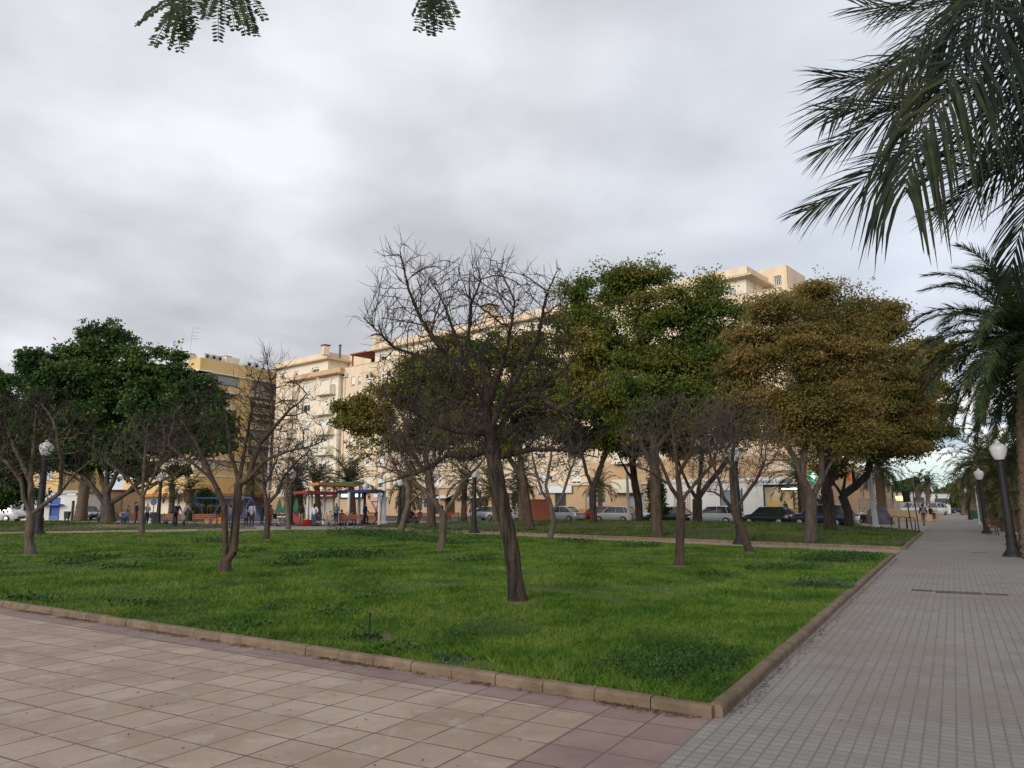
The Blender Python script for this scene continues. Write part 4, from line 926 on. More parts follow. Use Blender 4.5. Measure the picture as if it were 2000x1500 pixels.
class Fac:
    def __init__(s, F_, E, Nn): s.F = np.array(F_, float); s.E = np.array(E, float); s.N = np.array(Nn, float)
    def op(s, u, v, off=0.0): return op(u, v, s.F, s.E, s.N, off)
    def box(s, mb, a0, a1, b0, b1, z0, z1): mb.frame_box(s.F, s.E, s.N, a0, a1, b0, b1, z0, z1)
    def pt(s, a, b, z): p = s.F + s.E*a + s.N*b; return (p[0], p[1], z)
    def wall(s, mb, s0, s1, z0, z1, holes, off=0.0, depth=.30):
        holes = [h for h in holes if h[0] < s1 and h[1] > s0 and h[2] < z1 and h[3] > z0]
        S = sorted({s0, s1, *[h[0] for h in holes], *[h[1] for h in holes]}); Z = sorted({z0, z1, *[h[2] for h in holes], *[h[3] for h in holes]})
        flip = s.E[0]*s.N[1]-s.E[1]*s.N[0] > 0
        def quad(ps): mb.add(ps[::-1] if flip else ps, [(0,1,2,3)])
        for i in range(len(S)-1):
            j = 0
            while j < len(Z)-1:
                cs = (S[i]+S[i+1])/2
                inh = lambda jj: any(h[0] < cs < h[1] and h[2] < (Z[jj]+Z[jj+1])/2 < h[3] for h in holes)
                if inh(j): j += 1; continue
                k = j
                while k+1 < len(Z)-1 and not inh(k+1): k += 1
                quad([s.pt(S[i],off,Z[j]), s.pt(S[i],off,Z[k+1]), s.pt(S[i+1],off,Z[k+1]), s.pt(S[i+1],off,Z[j])]); j = k+1
        for a, b, c, d in holes:
            o2 = off-depth
            for ps in ([s.pt(a,off,c),s.pt(a,o2,c),s.pt(a,o2,d),s.pt(a,off,d)], [s.pt(b,off,d),s.pt(b,o2,d),s.pt(b,o2,c),s.pt(b,off,c)],
                       [s.pt(a,off,c),s.pt(b,off,c),s.pt(b,o2,c),s.pt(a,o2,c)], [s.pt(a,off,d),s.pt(a,o2,d),s.pt(b,o2,d),s.pt(b,off,d)]): quad(ps)
    def window(s, parent, a, b, c, d, off=0.0, shut=.5, depth=.30, bars=1, fm='frame_white', pm='glass_dark', sill=True):
        mb = MB(); o1 = off-depth; o0 = o1+.07; w = .07
        s.box(mb,a,a+w,o1,o0,c,d); s.box(mb,b-w,b,o1,o0,c,d); s.box(mb,a+w,b-w,o1,o0,c,c+w); s.box(mb,a+w,b-w,o1,o0,d-w,d)
        for i in range(bars):
            x = a + (b-a)*(i+1)/(bars+1); s.box(mb,x-.03,x+.03,o1,o0-.005,c+w,d-w)
        f = link('window', mb, fm, parent, world=True)
        mb = MB(); s.box(mb,a,b,o1-.03,o1-.002,c,d); link('pane', mb, pm, f)
        if shut > 0:
            mb = MB(); z = d - (d-c)*shut; n = max(2, int((d-z)/.16)); 
            for i in range(n):
                q0 = z+(d-z)*i/n; q1 = z+(d-z)*(i+1)/n-.02; s.box(mb,a+.02,b-.02,o0+.005,o0+.03,q0,q1)
            link('shutter', mb, 'shutter_white', f)
        if sill:
            mb = MB(); s.box(mb,a-.06,b+.06,off+.002,off+.07,c-.09,c-.005); link('sill', mb, 'stone_trim', f)
        return f
def text_part(name, txt, size, o, ex, parent, m, depth=.02):
    cu = bpy.data.curves.new('txt', 'FONT'); cu.body = txt; cu.size = size; cu.extrude = depth; cu.align_x = 'CENTER'; cu.align_y = 'CENTER'
    ob = bpy.data.objects.new('txt', cu); col.objects.link(ob); bpy.context.view_layer.update()
    me = bpy.data.meshes.new_from_object(ob.evaluated_get(bpy.context.evaluated_depsgraph_get())); col.objects.unlink(ob); bpy.data.objects.remove(ob)
    X = Vector((ex[0], ex[1], 0)).normalized(); Z = Vector((0,0,1)); Nn = X.cross(Z)
    for v in me.vertices: v.co = Vector(o) + X*v.co.x + Z*v.co.y + Nn*v.co.z
    return link(name, me, m, parent, world=True)

# ---------------- long apartment block
B = Fac(F0, ED, ND)
blk = thing('apartment_block', 'long cream and sand coloured apartment block with white roller shutters and shops below', 'building', (F0[0], F0[1], 0))
SW = 4.0; SE = B.op(540, 760)[0]
cols = []
for a, b in ((548,556),(565.5,570),(590,595.5),(602,617),(635,650.7),(655.2,663.7),(686,693.6),(699.5,704.6),(715,728),(743,756),(767,772.4)):
    s1 = B.op(a, 742)[0]; s0 = B.op(b, 742)[0]; cols.append((s0, s1))
bay1, bay0 = B.op(585, 742)[0], B.op(671, 742)[0]
x = cols[-1][0] - 3.4
while x > 8: cols.append((x-1.5, x)); x -= 6.6 if len(cols) % 2 else 5.4
rows = [21.4 - 3.3*k for k in range(6)]
holes = []; wins = []; rr = random.Random(5)
for ci, (s0, s1) in enumerate(cols):
    for ri, zc in enumerate(rows):
        if ci > 11 and ri in (1,3) : continue
        hgt = 1.35 if (s1-s0) > 1.0 else 1.1
        hgt *= 1.12; wins.append((s0, s1, zc-hgt*.5, zc+hgt*.5, ci, ri)); holes.append((s0, s1, zc-hgt*.5, zc+hgt*.5))
offb = .9    # the cream bay stands proud
hb = [h for h in holes if h[1] <= bay1+.01 and h[0] >= bay0-.01]; ho = [h for h in holes if h not in hb]
ZT = 23.8; ZG = 4.0
mb = MB()
B.wall(mb, SW, bay0, ZG, ZT, ho); B.wall(mb, bay1, SE, ZG, ZT, ho)
B.box(mb, SW, SE, -14, -.45, ZG, ZT-.6)
B.box(mb, SW, SW+.02, -14, 0, ZG, ZT)
B.box(mb, SE-.02, SE, -14, 0, 0, ZT)
B.box(mb, bay0, bay1, -.40, -.30, ZT-1.0, ZT)
link('wall', mb, 'wall_sand', blk, world=True)
mb = MB(); B.wall(mb, bay0, bay1, ZG-1, ZT-.9, hb, off=offb); B.box(mb, bay0, bay0+.05, -.3, offb, ZG-1, ZT-.9); B.box(mb, bay1-.05, bay1, -.3, offb, ZG-1, ZT-.9); B.box(mb, bay0, bay1, -.3, offb-.4, ZG-1, ZT-1.5)
link('bay_wall', mb, 'wall_cream', blk, world=True)
mb = MB(); B.box(mb, bay0-.3, bay1+.3, -.2, offb+.05, ZT-.88, ZT+.02); B.box(mb, bay1-6.5, bay1+1.8, -.1, offb+1.2, ZT-1.1, ZT-.9); B.box(mb, bay0-.8, bay0+5.5, -.1, offb+1.2, ZT-1.1, ZT-.9); B.box(mb, SW, bay0-.31, -.25, .05, ZT+.003, ZT+.10)
B.box(mb, bay1+.31, SE, -.25, .05, ZT+.003, ZT+.10)
link('parapet', mb, 'wall_orange', blk, world=True)
for s0, s1, z0, z1, ci, ri in wins:
    o = offb if (s0, s1, z0, z1) in hb else 0.0
    B.window(blk, s0, s1, z0, z1, off=o, shut=rr.choice([.94,.82,.9,.62,.5,.35]) if (s1-s0) > 1 else rr.choice([.5,.6,.3,0]), bars=1 if (s1-s0) > 1 else 0)
# balconies
def balcony(a0, a1, zc, off, proj=1.25):
    mb = MB(); z0, z1 = zc-1.95, zc-.45
    B.box(mb, a0, a1, off+.01, off+proj, z0, z0+.16)
    B.box(mb, a0, a1, off+proj-.12, off+proj, z0+.163, z1); B.box(mb, a0, a0+.12, off+.01, off+proj-.123, z0+.163, z1); B.box(mb, a1-.12, a1, off+.01, off+proj-.123, z0+.163, z1)
    link('balcony', mb, 'wall_cream', blk, world=True)
for ri, zc in enumerate(rows):
    balcony(B.op(666,746)[0], B.op(636,746)[0], zc, offb); balcony(B.op(594,746)[0], B.op(567,746)[0], zc, offb if False else offb)
    if ri > 3: balcony(B.op(1255,900)[0], B.op(1205,900)[0], zc, 0)
# penthouses, set back, with flat eaves
def pent(a0, a1, off, zt, label, holes=(), eave=1.0, m='wall_cream'):
    mb = MB(); B.wall(mb, a0, a1, ZT-.5, zt-1.3, list(holes), off=off); B.box(mb, a0, a1, off-9, off-.35, ZT-.6, zt-1.3); B.box(mb, a0, a0+.03, off-.36, off, ZT-.5, zt-1.3); B.box(mb, a1-.03, a1, off-.36, off, ZT-.5, zt-1.3)
    link('penthouse', mb, m, blk, world=True)
    mb = MB(); B.box(mb, a0-eave, a1+eave, off-10, off+eave, zt-1.297, zt-1.05); link('eave', mb, 'stone_trim', blk, world=True)
    mb = MB(); B.box(mb, a0-.2, a1+.2, off-9.3, off+.15, zt-1.047, zt); link('roof_parapet', mb, 'wall_sand', blk, world=True)
    for h in holes: B.window(blk, *h, off=off, shut=.25, bars=1)
p1a, p1b = B.op(642,700,-1)[0], B.op(541,720,-1)[0]
hw = [(B.op(b,722,-1)[0], B.op(a,722,-1)[0], 24.0, 25.2) for a, b in ((548,557),(576,582.5),(609.5,623.5))]
pent(p1a, p1b, -1.0, 27.4, '', hw)
p2a = B.op(1457,540,-1.2)[0]; p2b = B.op(733,690,-1.2)[0]
hw = [(B.op(b,680,-1.2)[0], B.op(a,680,-1.2)[0], 24.0, 25.2) for a, b in ((743,756),(819,838),(868,884))] + [(B.op(1437,570,-1.2)[0], B.op(1421,570,-1.2)[0], 23.9, 25.3)]
pent(p2a, p2b, -1.2, 27.2, '', hw)
mb = MB(); a0 = B.op(1445,585,0)[0]; a1 = B.op(1410,585,0)[0]; n = 14
for i in range(n+1): q = a0+(a1-a0)*i/n; B.box(mb, q-.02, q+.02, -.12, -.08, ZT+.1, ZT+.95)
B.box(mb, a0, a1, -.13, -.07, ZT+.953, ZT+1.0); link('railing', mb, 'frame_white', blk, world=True)
# pergola with dark opening between the two penthouses
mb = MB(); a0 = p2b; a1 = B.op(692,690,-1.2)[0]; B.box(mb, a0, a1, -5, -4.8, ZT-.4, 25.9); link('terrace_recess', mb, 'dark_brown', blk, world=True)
mb = MB(); B.box(mb, a0, a1, -5, -.3, 25.9, 26.1); B.box(mb, a1-.2, a1, -1.0, -.8, ZT-.4, 25.897); link('pergola', mb, 'brick_red', blk, world=True)
mb = MB(); B.box(mb, a0+.21, p1a-.21, -12, -5.2, ZT-.4, 27.3); link('stair_block', mb, 'wall_sand', blk, world=True)
# tower box at the right end
T0 = Fac(F0, ED, ND); off_t = -7.0
ta, tz = T0.op(1536,517,off_t); tb_, _ = T0.op(1470,530,off_t); wz = [T0.op(1519,556,off_t)[1], T0.op(1519,538,off_t)[1]]; wa = T0.op(1526,547,off_t)[0]; wb = T0.op(1511,547,off_t)[0]
mb = MB(); B.wall(mb, ta, tb_, ZT-4, tz, [(wa, wb, wz[0], wz[1])], off=off_t); B.box(mb, ta, tb_, off_t-6, off_t-.5, ZT-4, tz-.003); B.box(mb, ta, ta+.03, off_t-.31, off_t, ZT-4, tz); B.box(mb, ta, tb_, off_t-.31, off_t-.26, tz-.4, tz)
link('stair_tower', mb, 'wall_sand', blk, world=True)
B.window(blk, wa, wb, wz[0], wz[1], off=off_t, shut=0, bars=3)
mb = MB(); ez = T0.op(1545,568,off_t)[1]; B.box(mb, ta-1.2, tb_, off_t, off_t+1.0, ez-.3, ez); B.box(mb, ta-1.2, ta-.003, off_t-6, off_t-.003, ez-.3, ez); link('eave', mb, 'stone_trim', blk, world=True)
mb = MB(); B.box(mb, ta-.8, tb_+3, off_t-5.9, off_t+.9, 4, ez-.303); link('corner_wall', mb, 'wall_sand', blk, world=True)
# chimneys and vents
for u, v, Y, w, h, cap in ((636,680,126,1.0,.35,1),(736,668,119,1.2,1.0,1),(837,643,112,1.0,.9,1),(957,622,104,1.6,1.7,1),(968,634,103,1.3,.9,1),(664,686,123,.3,.9,0)):
    p = at(u, v, Y); mb = MB(); mb.box((p[0], p[1], p[2]+h/2-.6), (w, w, h+1.2), R(40)); 
    c = link('chimney', mb, 'wall_sand' if cap else 'metal_grey', blk, world=True)
    mb = MB(); mb.box((p[0], p[1], p[2]+h+.10), (w*1.25, w*1.25, .18), R(40)); link('cap', mb, 'dark_brown', c)
s_, z_ = B.op(677,733); mb = MB(); B.box(mb, s_-.5, s_+.5, .02, .42, z_-.35, z_+.35); c = link('air_conditioner', mb, 'ac_white', blk, world=True); mb = MB(); p = B.pt(s_+.12, .425, z_); mb.ball(p, .24, 10, 6); link('fan', mb, 'black_paint', c)
mb = MB(); s_, z_ = B.op(957,602); p = B.pt(s_,-4,z_); mb.tube([(p[0],p[1],p[2]-3),(p[0],p[1],p[2]+1.0)], .03, 5)
for i in range(4): mb.tube([(p[0]-.6,p[1],p[2]+.2+.25*i),(p[0]+.6,p[1],p[2]+.2+.25*i)], .02, 4)
link('antenna', mb, 'metal_grey', blk, world=True)
for q_, zc in ((cols[5][0]-1.0,rows[1]-.3),(cols[9][0]-1.2,rows[2]),(cols[2][0]-.9,rows[3]),(cols[10][0]-1.4,rows[0]-.4),(cols[13][0]-1.3,rows[4]),(cols[15][0]-1.3,rows[5])):
    o_ = offb if bay0 < q_ < bay1 else 0
    mb = MB(); B.box(mb, q_-.45, q_+.45, o_+.02, o_+.4, zc-.3, zc+.3); c = link('air_conditioner', mb, 'ac_white', blk, world=True); mb = MB(); mb.ball(B.pt(q_+.1, o_+.405, zc), .2, 10, 6); link('fan', mb, 'black_paint', c)
for q_ in (bay0-.6, cols[8][0]-1.6, cols[10][0]-2.2):
    mb = MB(); mb.tube([B.pt(q_,.10,ZG), B.pt(q_,.10,ZT-.3)], .07, 6); link('downpipe', mb, 'stone_trim', blk, world=True)
# ground floor: openings, ledge, shop fronts
gh = []
def span(u0, u1, v=990): return B.op(u1, v)[0], B.op(u0, v)[0]
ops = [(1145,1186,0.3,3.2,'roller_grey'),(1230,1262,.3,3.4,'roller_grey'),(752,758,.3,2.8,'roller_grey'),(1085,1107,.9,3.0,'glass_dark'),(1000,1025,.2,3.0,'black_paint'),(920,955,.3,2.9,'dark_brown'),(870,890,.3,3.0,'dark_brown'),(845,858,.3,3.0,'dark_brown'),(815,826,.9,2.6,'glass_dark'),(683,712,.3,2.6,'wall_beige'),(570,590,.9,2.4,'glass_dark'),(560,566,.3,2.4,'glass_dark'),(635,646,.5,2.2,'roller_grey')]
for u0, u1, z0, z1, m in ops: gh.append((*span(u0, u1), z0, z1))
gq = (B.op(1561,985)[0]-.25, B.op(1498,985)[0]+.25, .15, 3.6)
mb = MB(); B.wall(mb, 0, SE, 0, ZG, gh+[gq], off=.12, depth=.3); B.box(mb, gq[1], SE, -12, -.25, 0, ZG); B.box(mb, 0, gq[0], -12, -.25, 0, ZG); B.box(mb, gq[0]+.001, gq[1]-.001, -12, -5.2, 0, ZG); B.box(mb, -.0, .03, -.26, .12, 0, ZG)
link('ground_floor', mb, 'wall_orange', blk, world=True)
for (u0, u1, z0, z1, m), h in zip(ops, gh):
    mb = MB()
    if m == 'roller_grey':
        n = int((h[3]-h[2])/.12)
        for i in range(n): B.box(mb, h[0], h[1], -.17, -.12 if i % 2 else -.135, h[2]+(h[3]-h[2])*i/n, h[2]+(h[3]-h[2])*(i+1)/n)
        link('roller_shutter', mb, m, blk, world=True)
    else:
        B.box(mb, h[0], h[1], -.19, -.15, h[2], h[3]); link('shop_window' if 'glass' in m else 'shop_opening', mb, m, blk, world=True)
mb = MB(); B.box(mb, SW, SE, .125, .45, ZG-.1, ZG+.12); B.box(mb, bay0-3, bay1, .46, offb+.6, ZG-.45, ZG-.2); link('ledge', mb, 'stone_trim', blk, world=True)
mb = MB(); a0, a1 = span(1068,1100,1000); B.box(mb, B.op(1146,1000)[0], B.op(1110,1000)[0], .125, .14, .05, 1.1); link('wainscot', mb, 'awning_orange', blk, world=True)
# upper floor over the pharmacy (low part at the corner)
mb = MB(); so0, so1 = B.op(1556,890)[0], B.op(1494,890)[0]; B.wall(mb, 0, 28, ZG, 6.6, [(so0, so1, 5.0, 6.1)], off=.3); B.box(mb, 0, 28, -3, -.12, ZG, 6.55); B.box(mb, 0, .03, -.11, .3, ZG, 6.6); link('corner_storey', mb, 'wall_orange', blk, world=True)
B.window(blk, so0, so1, 5.0, 6.1, off=.3, shut=0, bars=3, pm='glass_sky')
# side wing along the walkway
W = Fac(F0, UD, VD); wh = []
for u in (1690,1697,1703,1709,1728,1733,1737): s = W.op(u, 965)[0]; wh.append(s)
wh = [(2+5.2*i, 3.1+5.2*i, 1.9, 3.3) for i in range(13) if i not in (0,1)]
mb = MB(); W.wall(mb, .35, 80, 0, 6.0, wh, off=0); q0 = F0+UD*7.5-VD*.5; mb.prism([tuple(q0), tuple(q0+UD*72), tuple(q0+UD*72+ED*11), tuple(q0+ED*11)], 0, 5.95); link('side_wing', mb, 'wall_orange', blk, world=True)
for h in wh[:9]: W.window(blk, *h, off=0, shut=0, bars=0, fm='dark_brown')
mb = MB(); W.box(mb, .35, 80, .003, .35, 5.35, 5.6); W.box(mb, .6, 80, -.3, .1, 6.003, 6.15); link('cornice', mb, 'stone_trim', blk, world=True)
for s0 in (2.2, 5.0, 11.5):
    mb = MB(); c = W.pt(s0+.6, .12, 4.3); vs = MB(); 
    for k in range(5):
        a = k*1.257+.3; q = W.pt(s0+.6+.35*math.cos(a), .10, 4.3+.38*math.sin(a)); mb.ball(q, (.28,.28,.3), 7, 5)
    mb.ball(c, (.33,.33,.36), 8, 6); link('orange_sign', mb, 'orange_sign', blk, world=True)
# pharmacy
def sp(u): return B.op(u, 985)[0]
PH = [(sp(1378), sp(1357-40), .3, 3.1)]
mb = MB()
shop = (sp(1561), sp(1498), .55, 3.35); door = (sp(1352), sp(1319), .1, 3.0); wn2 = (sp(1452), sp(1412), 1.25, 3.1)
B.wall(mb, .2, sp(1297), .0, 4.35, [shop, door, wn2], off=.34, depth=.18); B.box(mb, .2, sp(1297), .30, .335, 4.0, 4.349)
link('pharmacy_front', mb, 'wall_white', blk, world=True)
mb = MB(); B.box(mb, wn2[0], wn2[1], .345, .36, .1, 1.24); B.box(mb, sp(1580)-.2, shop[0]-.02, .345, .38, .1, 3.9); B.box(mb, wn2[0]-.12, wn2[0]-.003, .345, .37, .1, 3.3); B.box(mb, wn2[1]+.003, wn2[1]+.12, .345, .37, .1, 3.3); B.box(mb, shop[0], shop[1]+.15, .345, .42, 3.36, 3.6); B.box(mb, shop[1]+.003, shop[1]+.15, .345, .42, .1, 3.35)
B.box(mb, .4, sp(1600), .345, .37, .1, 2.2)
link('black_panels', mb, 'black_paint', blk, world=True)
mb = MB(); B.box(mb, wn2[0], wn2[1], .18, .2, 1.25, 3.1); link('shop_window', mb, 'glass_sky', blk, world=True)
mb = MB(); 
for i in range(9):
    a = door[0]+(door[1]-door[0])*i/8; B.box(mb, a-.03, a+.03, .20, .24, .1, 3.0)
for i in range(12): z = .1+2.9*i/11; B.box(mb, door[0], door[1], .205, .235, z-.025, z+.025)
link('door_grille', mb, 'frame_white', blk, world=True)
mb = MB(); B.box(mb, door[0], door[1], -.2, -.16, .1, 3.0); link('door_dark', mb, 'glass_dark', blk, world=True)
mb = MB(); B.box(mb, sp(1570), sp(1478), .345, .50, 3.62, 4.3); sb = link('shop_sign', mb, 'sign_white', blk, world=True)
s_, z_ = B.op(1523,941); text_part('lettering', 'Fernando Luengo Ruiz', .60, B.pt(s_, .52, 3.93), -ED, sb, 'black_paint'); 
# shop interior seen through the window
mb = MB(); a, b, c, d = shop
B.box(mb, a-.1, b+.1, -5, -4.9, .3, 3.4); B.box(mb, a-.2, a-.1, -4.9, .13, .3, 3.4); B.box(mb, b+.1, b+.2, -4.9, .13, .3, 3.4); B.box(mb, a-.2, b+.2, -4.9, .13, 3.403, 3.5); B.box(mb, a-.2, b+.2, -4.9, .13, .2, .297)
link('shop_interior', mb, 'wall_cream', blk, world=True)
mb = MB(); B.box(mb, a+.4, b-1.6, -2.0, -1.94, 3.20, 3.28); link('ceiling_lamp', mb, 'lamp_tube', blk, world=True)
mb = MB(); B.box(mb, a+.3, b-.4, -3.1, -3.03, 3.19, 3.27); link('ceiling_lamp', mb, 'lamp_tube', blk, world=True)
mb = MB()
for i in range(5): B.box(mb, a+.2, b-1.0, -4.85, -4.5, .8+.5*i, .84+.5*i)
for i in range(5): q = a+.2+(b-a-1.25)*i/4; B.box(mb, q, q+.05, -4.87, -4.48, .35, 2.9)
B.box(mb, a+.3, b-.4, -2.4, -1.8, .3, 1.2)
link('shelves', mb, 'shelf_wood', blk, world=True)
mb = MB(); B.box(mb, b-.95, b-.1, -.3, -.25, .55, 2.0); link('poster', mb, 'yellow_poster', blk, world=True)
mb = MB(); rr = random.Random(8)
for i in range(60): q = a+.3+rr.random()*(b-a-1.6); k = rr.randrange(5); B.box(mb, q, q+.14, -4.75, -4.55, .845+.5*k, .845+.5*k+rr.uniform(.15,.32))
link('boxes', mb, 'sign_white', blk, world=True)
# lit pharmacy cross on a bracket
cr = thing('pharmacy_cross', 'lit green and white pharmacy cross sticking out from the corner of the shop', 'sign', B.pt(sp(1596), .35, 4.3)); cx = np.array(cr.location)
mb = MB(); p = cx + np.array([ND[0]*.6, ND[1]*.6, 0])
for dx, dz, m in ((0,0,0),(0,.31,0),(0,-.31,0),(.31,0,0),(-.31,0,0)): mb.box((p[0]+dx*.95, p[1]+dx*.2, p[2]+dz), (.31,.20,.31), .2)
link('cross_frame', mb, 'cross_green', cr, world=True)
mb = MB(); mb.box((p[0]+.10, p[1]-.11, p[2]+.05), (.22,.06,.62), .2); mb.box((p[0]+.12, p[1]-.115, p[2]+.02), (.55,.05,.22), .2); link('lit_centre', mb, 'cross_white', cr, world=True)
mb = MB(); mb.tube([tuple(cx), tuple(p)], .04, 6); link('bracket', mb, 'metal_grey', cr, world=True)
# shop signs further left
sg = MB(); a0, a1 = B.op(1122,965)[0], B.op(1056,965)[0]; B.box(sg, a0, a1, .47, .6, 3.05, 3.88); c = link('shop_sign', sg, 'sign_white', blk, world=True)
sg = MB(); a0, a1 = B.op(1030,965)[0], B.op(990,965)[0]; B.box(sg, a0, a1, .47, .6, 3.1, 3.95); c = link('shop_sign', sg, 'sign_white', blk, world=True)
s_, z_ = B.op(1003,965); text_part('lettering', 'TESBA', 1.0, B.pt(s_, .62, 3.5), -ED, c, 'sign_red')
sg = MB(); a0, a1 = B.op(764,975)[0], B.op(732,975)[0]; B.box(sg, a0, a1, .14, .2, 2.75, 3.3); c = link('shop_sign', sg, 'sign_white', blk, world=True)
s_, z_ = B.op(748,975); text_part('lettering', 'A        UE', .5, B.pt(s_, .22, 3.0), -ED, c, 'black_paint')
sg = MB(); a0, a1 = B.op(716,977)[0], B.op(667,977)[0]; B.box(sg, a0, a1, .14, .5, 2.6, 3.5); c = link('shop_sign', sg, 'black_paint', blk, world=True)
sg = MB(); B.box(sg, a0+.6, a0+2.4, .505, .52, 2.8, 3.3); B.box(sg, a1-2.6, a1-.6, .505, .52, 2.8, 3.3); link('lit_letters', sg, 'cross_white', c)
for u0, u1 in ((895,925),(930,955),(862,885)):
    a0, a1 = span(u0, u1, 975); sg = MB(); sg.hexa([B.pt(a0,.15,2.9),B.pt(a1,.15,2.9),B.pt(a1,1.3,2.5),B.pt(a0,1.3,2.5)][::-1], [B.pt(a0,.15,2.96),B.pt(a1,.15,2.96),B.pt(a1,1.3,2.56),B.pt(a0,1.3,2.56)][::-1]); link('awning', sg, 'sign_white', blk, world=True)

# ---------------- yellow building
Q = np.array([-53., 126.6]); Yb = Fac(Q, UD, VD); Yl = Fac(Q, ED, ND)
yb = thing('yellow_building', 'yellow apartment building with long recessed balconies and air conditioners on its flat roof', 'building', (Q[0], Q[1], 0))
LY = 24.; LL = 26.
mb = MB(); q0 = Q+UD*1.6+ED*1.35; mb.prism([tuple(q0), tuple(q0+UD*(LY-1.6)), tuple(q0+UD*(LY-1.6)+ED*24), tuple(q0+ED*24)], 0, 24.2); link('core_wall', mb, 'wall_cream', yb, world=True)
mb = MB(); Yb.box(mb, 0, LY, -.25, 0, 24.3, 26.4); Yl.box(mb, .0, LL, -.26, -.003, 24.3, 26.4)
Yb.box(mb, 8.3, 11.2, -1.4, -.02, 3.5, 24.2)
for k in range(7):
    z = 24.2-2.95*(k+1); Yb.box(mb, 0, LY, -.22, .0, z+.05, z+.95) ; Yl.box(mb, 0, LL, -.23, -.003, z+.05, z+.95)
link('wall', mb, 'wall_yellow', yb, world=True)
mb = MB()
Yb.box(mb, -.3, LY, -2.3, .30, 24.05, 24.28); Yl.box(mb, -.3, LL, -2.3, .29, 24.05, 24.279)
for k in range(6): z = 24.2-2.95*(k+1); Yb.box(mb, -.1, LY, -2.3, .1, z-.22, z+.04); Yl.box(mb, -.1, LL, -2.3, .09, z-.22, z+.039)
link('floor_edges', mb, 'wall_white', yb, world=True)
for k in range(7):
    z = 24.2-2.95*(k+1)
    mb = MB(); Yb.box(mb, 0.2, 8.2, -.10, -.06, z+1.0, z+1.12); Yb.box(mb, 11.3, LY, -.10, -.06, z+1.0, z+1.12); link('railing', mb, 'blue_paint' if k < 2 else 'metal_grey', yb, world=True)
    for a0, a1 in ((12.2,13.4),(15.6,18.0),(20.5,22.6),(2.5,4.6)) if k < 2 else ((12.2,13.2),(2.5,4.6)):
        mb = MB(); Yb.box(mb, a0, a1, -1.30, -1.20, z+.1, z+2.1); f_ = link('window', mb, 'glass_sky', yb, world=True); mb = MB(); Yb.box(mb, a0-.1, a0, -1.30, -1.15, z+.1, z+2.2); Yb.box(mb, a1, a1+.1, -1.30, -1.15, z+.1, z+2.2); Yb.box(mb, a0, a1, -1.30, -1.15, z+2.103, z+2.2); link('frame', mb, 'frame_white', f_)
mb = MB(); z = 24.2-2.95
for i in range(9): a = 3.9+4.2*i/8; Yb.box(mb, a-.03, a+.03, -.20, -.14, z+1.0, z+2.6)
Yb.box(mb, 3.9, 8.1, -.19, -.15, z+1.0, z+2.6); gl = link('glazed_balcony', mb, 'glass_sky', yb, world=True)
for k in (1,2):
    z = 24.2-2.95*(k+1)
    mb = MB(); mb.hexa([Yb.pt(12,-.05,z+2.1),Yb.pt(LY,-.05,z+2.1),Yb.pt(LY,.9,z+1.5),Yb.pt(12,.9,z+1.5)], [Yb.pt(12,-.05,z+2.16),Yb.pt(LY,-.05,z+2.16),Yb.pt(LY,.9,z+1.56),Yb.pt(12,.9,z+1.56)]); link('awning', mb, 'wall_orange', yb, world=True)
mb = MB(); Yb.box(mb, -4, LY, .12, 1.6, 3.0, 3.5); Yl.box(mb, .4, LL, .12, 1.6, 3.0, 3.49); link('shop_canopy', mb, 'awning_orange', yb, world=True)
mb = MB(); Yb.box(mb, 0, LY, .0, .08, 3.52, 6.2); Yl.box(mb, 0, LL, -.0, .07, 3.52, 6.2); link('band', mb, 'wall_yellow', yb, world=True)
for i in range(5):
    mb = MB(); Yb.box(mb, 1+4.6*i, 4.4+4.6*i, -1.30, -1.20, .2, 2.8); link('roller_shutter', mb, 'roller_grey', yb, world=True)
for (a, o, w) in ((3.2,-3,1.0),(4.6,-3,1.0),(5.9,-3,1.0),(12.5,-3,1.0),(14.2,-3,1.0),(16,-3,.9),(17.3,-3,.9)):
    mb = MB(); Yb.box(mb, a, a+w, o-.5, o, 26.6, 28.0 if a < 15 else 27.5); c = link('air_conditioner', mb, 'ac_white', yb, world=True)
    mb = MB(); p = Yb.pt(a+w/2, o+.01, 27.5 if a < 15 else 27.1); mb.ball(p, (.3,.3,.3), 8, 6); link('fan', mb, 'black_paint', c)
mb = MB(); Yb.box(mb, 7.4, 10.4, -5, -2.6, 24.3, 28.1); link('roof_box', mb, 'wall_cream', yb, world=True); mb = MB(); Yb.box(mb, .6, 2.2, -5.5, -3.8, 24.3, 27.5); link('roof_box', mb, 'wall_cream', yb, world=True); mb = MB(); Yb.box(mb, 12, 20, -6, -3.6, 24.3, 26.7); link('roof_box', mb, 'wall_cream', yb, world=True)
mb = MB(); Yb.box(mb, 7.6, 8.9, -4.6, -2.9, 28.103, 28.3); Yb.box(mb, .9, 2.0, -5.2, -4.0, 27.503, 27.7); link('roof_caps', mb, 'dark_brown', yb, world=True)
mb = MB(); p = Yb.pt(.4, -3.5, 24.3); mb.tube([p, (p[0]+.25,p[1],32.2)], .035, 5); 
for z, w in ((32.0,1.3),(31.2,.9),(30.6,.8),(30.1,1.2)): mb.tube([(p[0]+.2,p[1],z),(p[0]+.2+w,p[1]+.2,z)], .022, 4)
link('antenna', mb, 'metal_grey', yb, world=True)

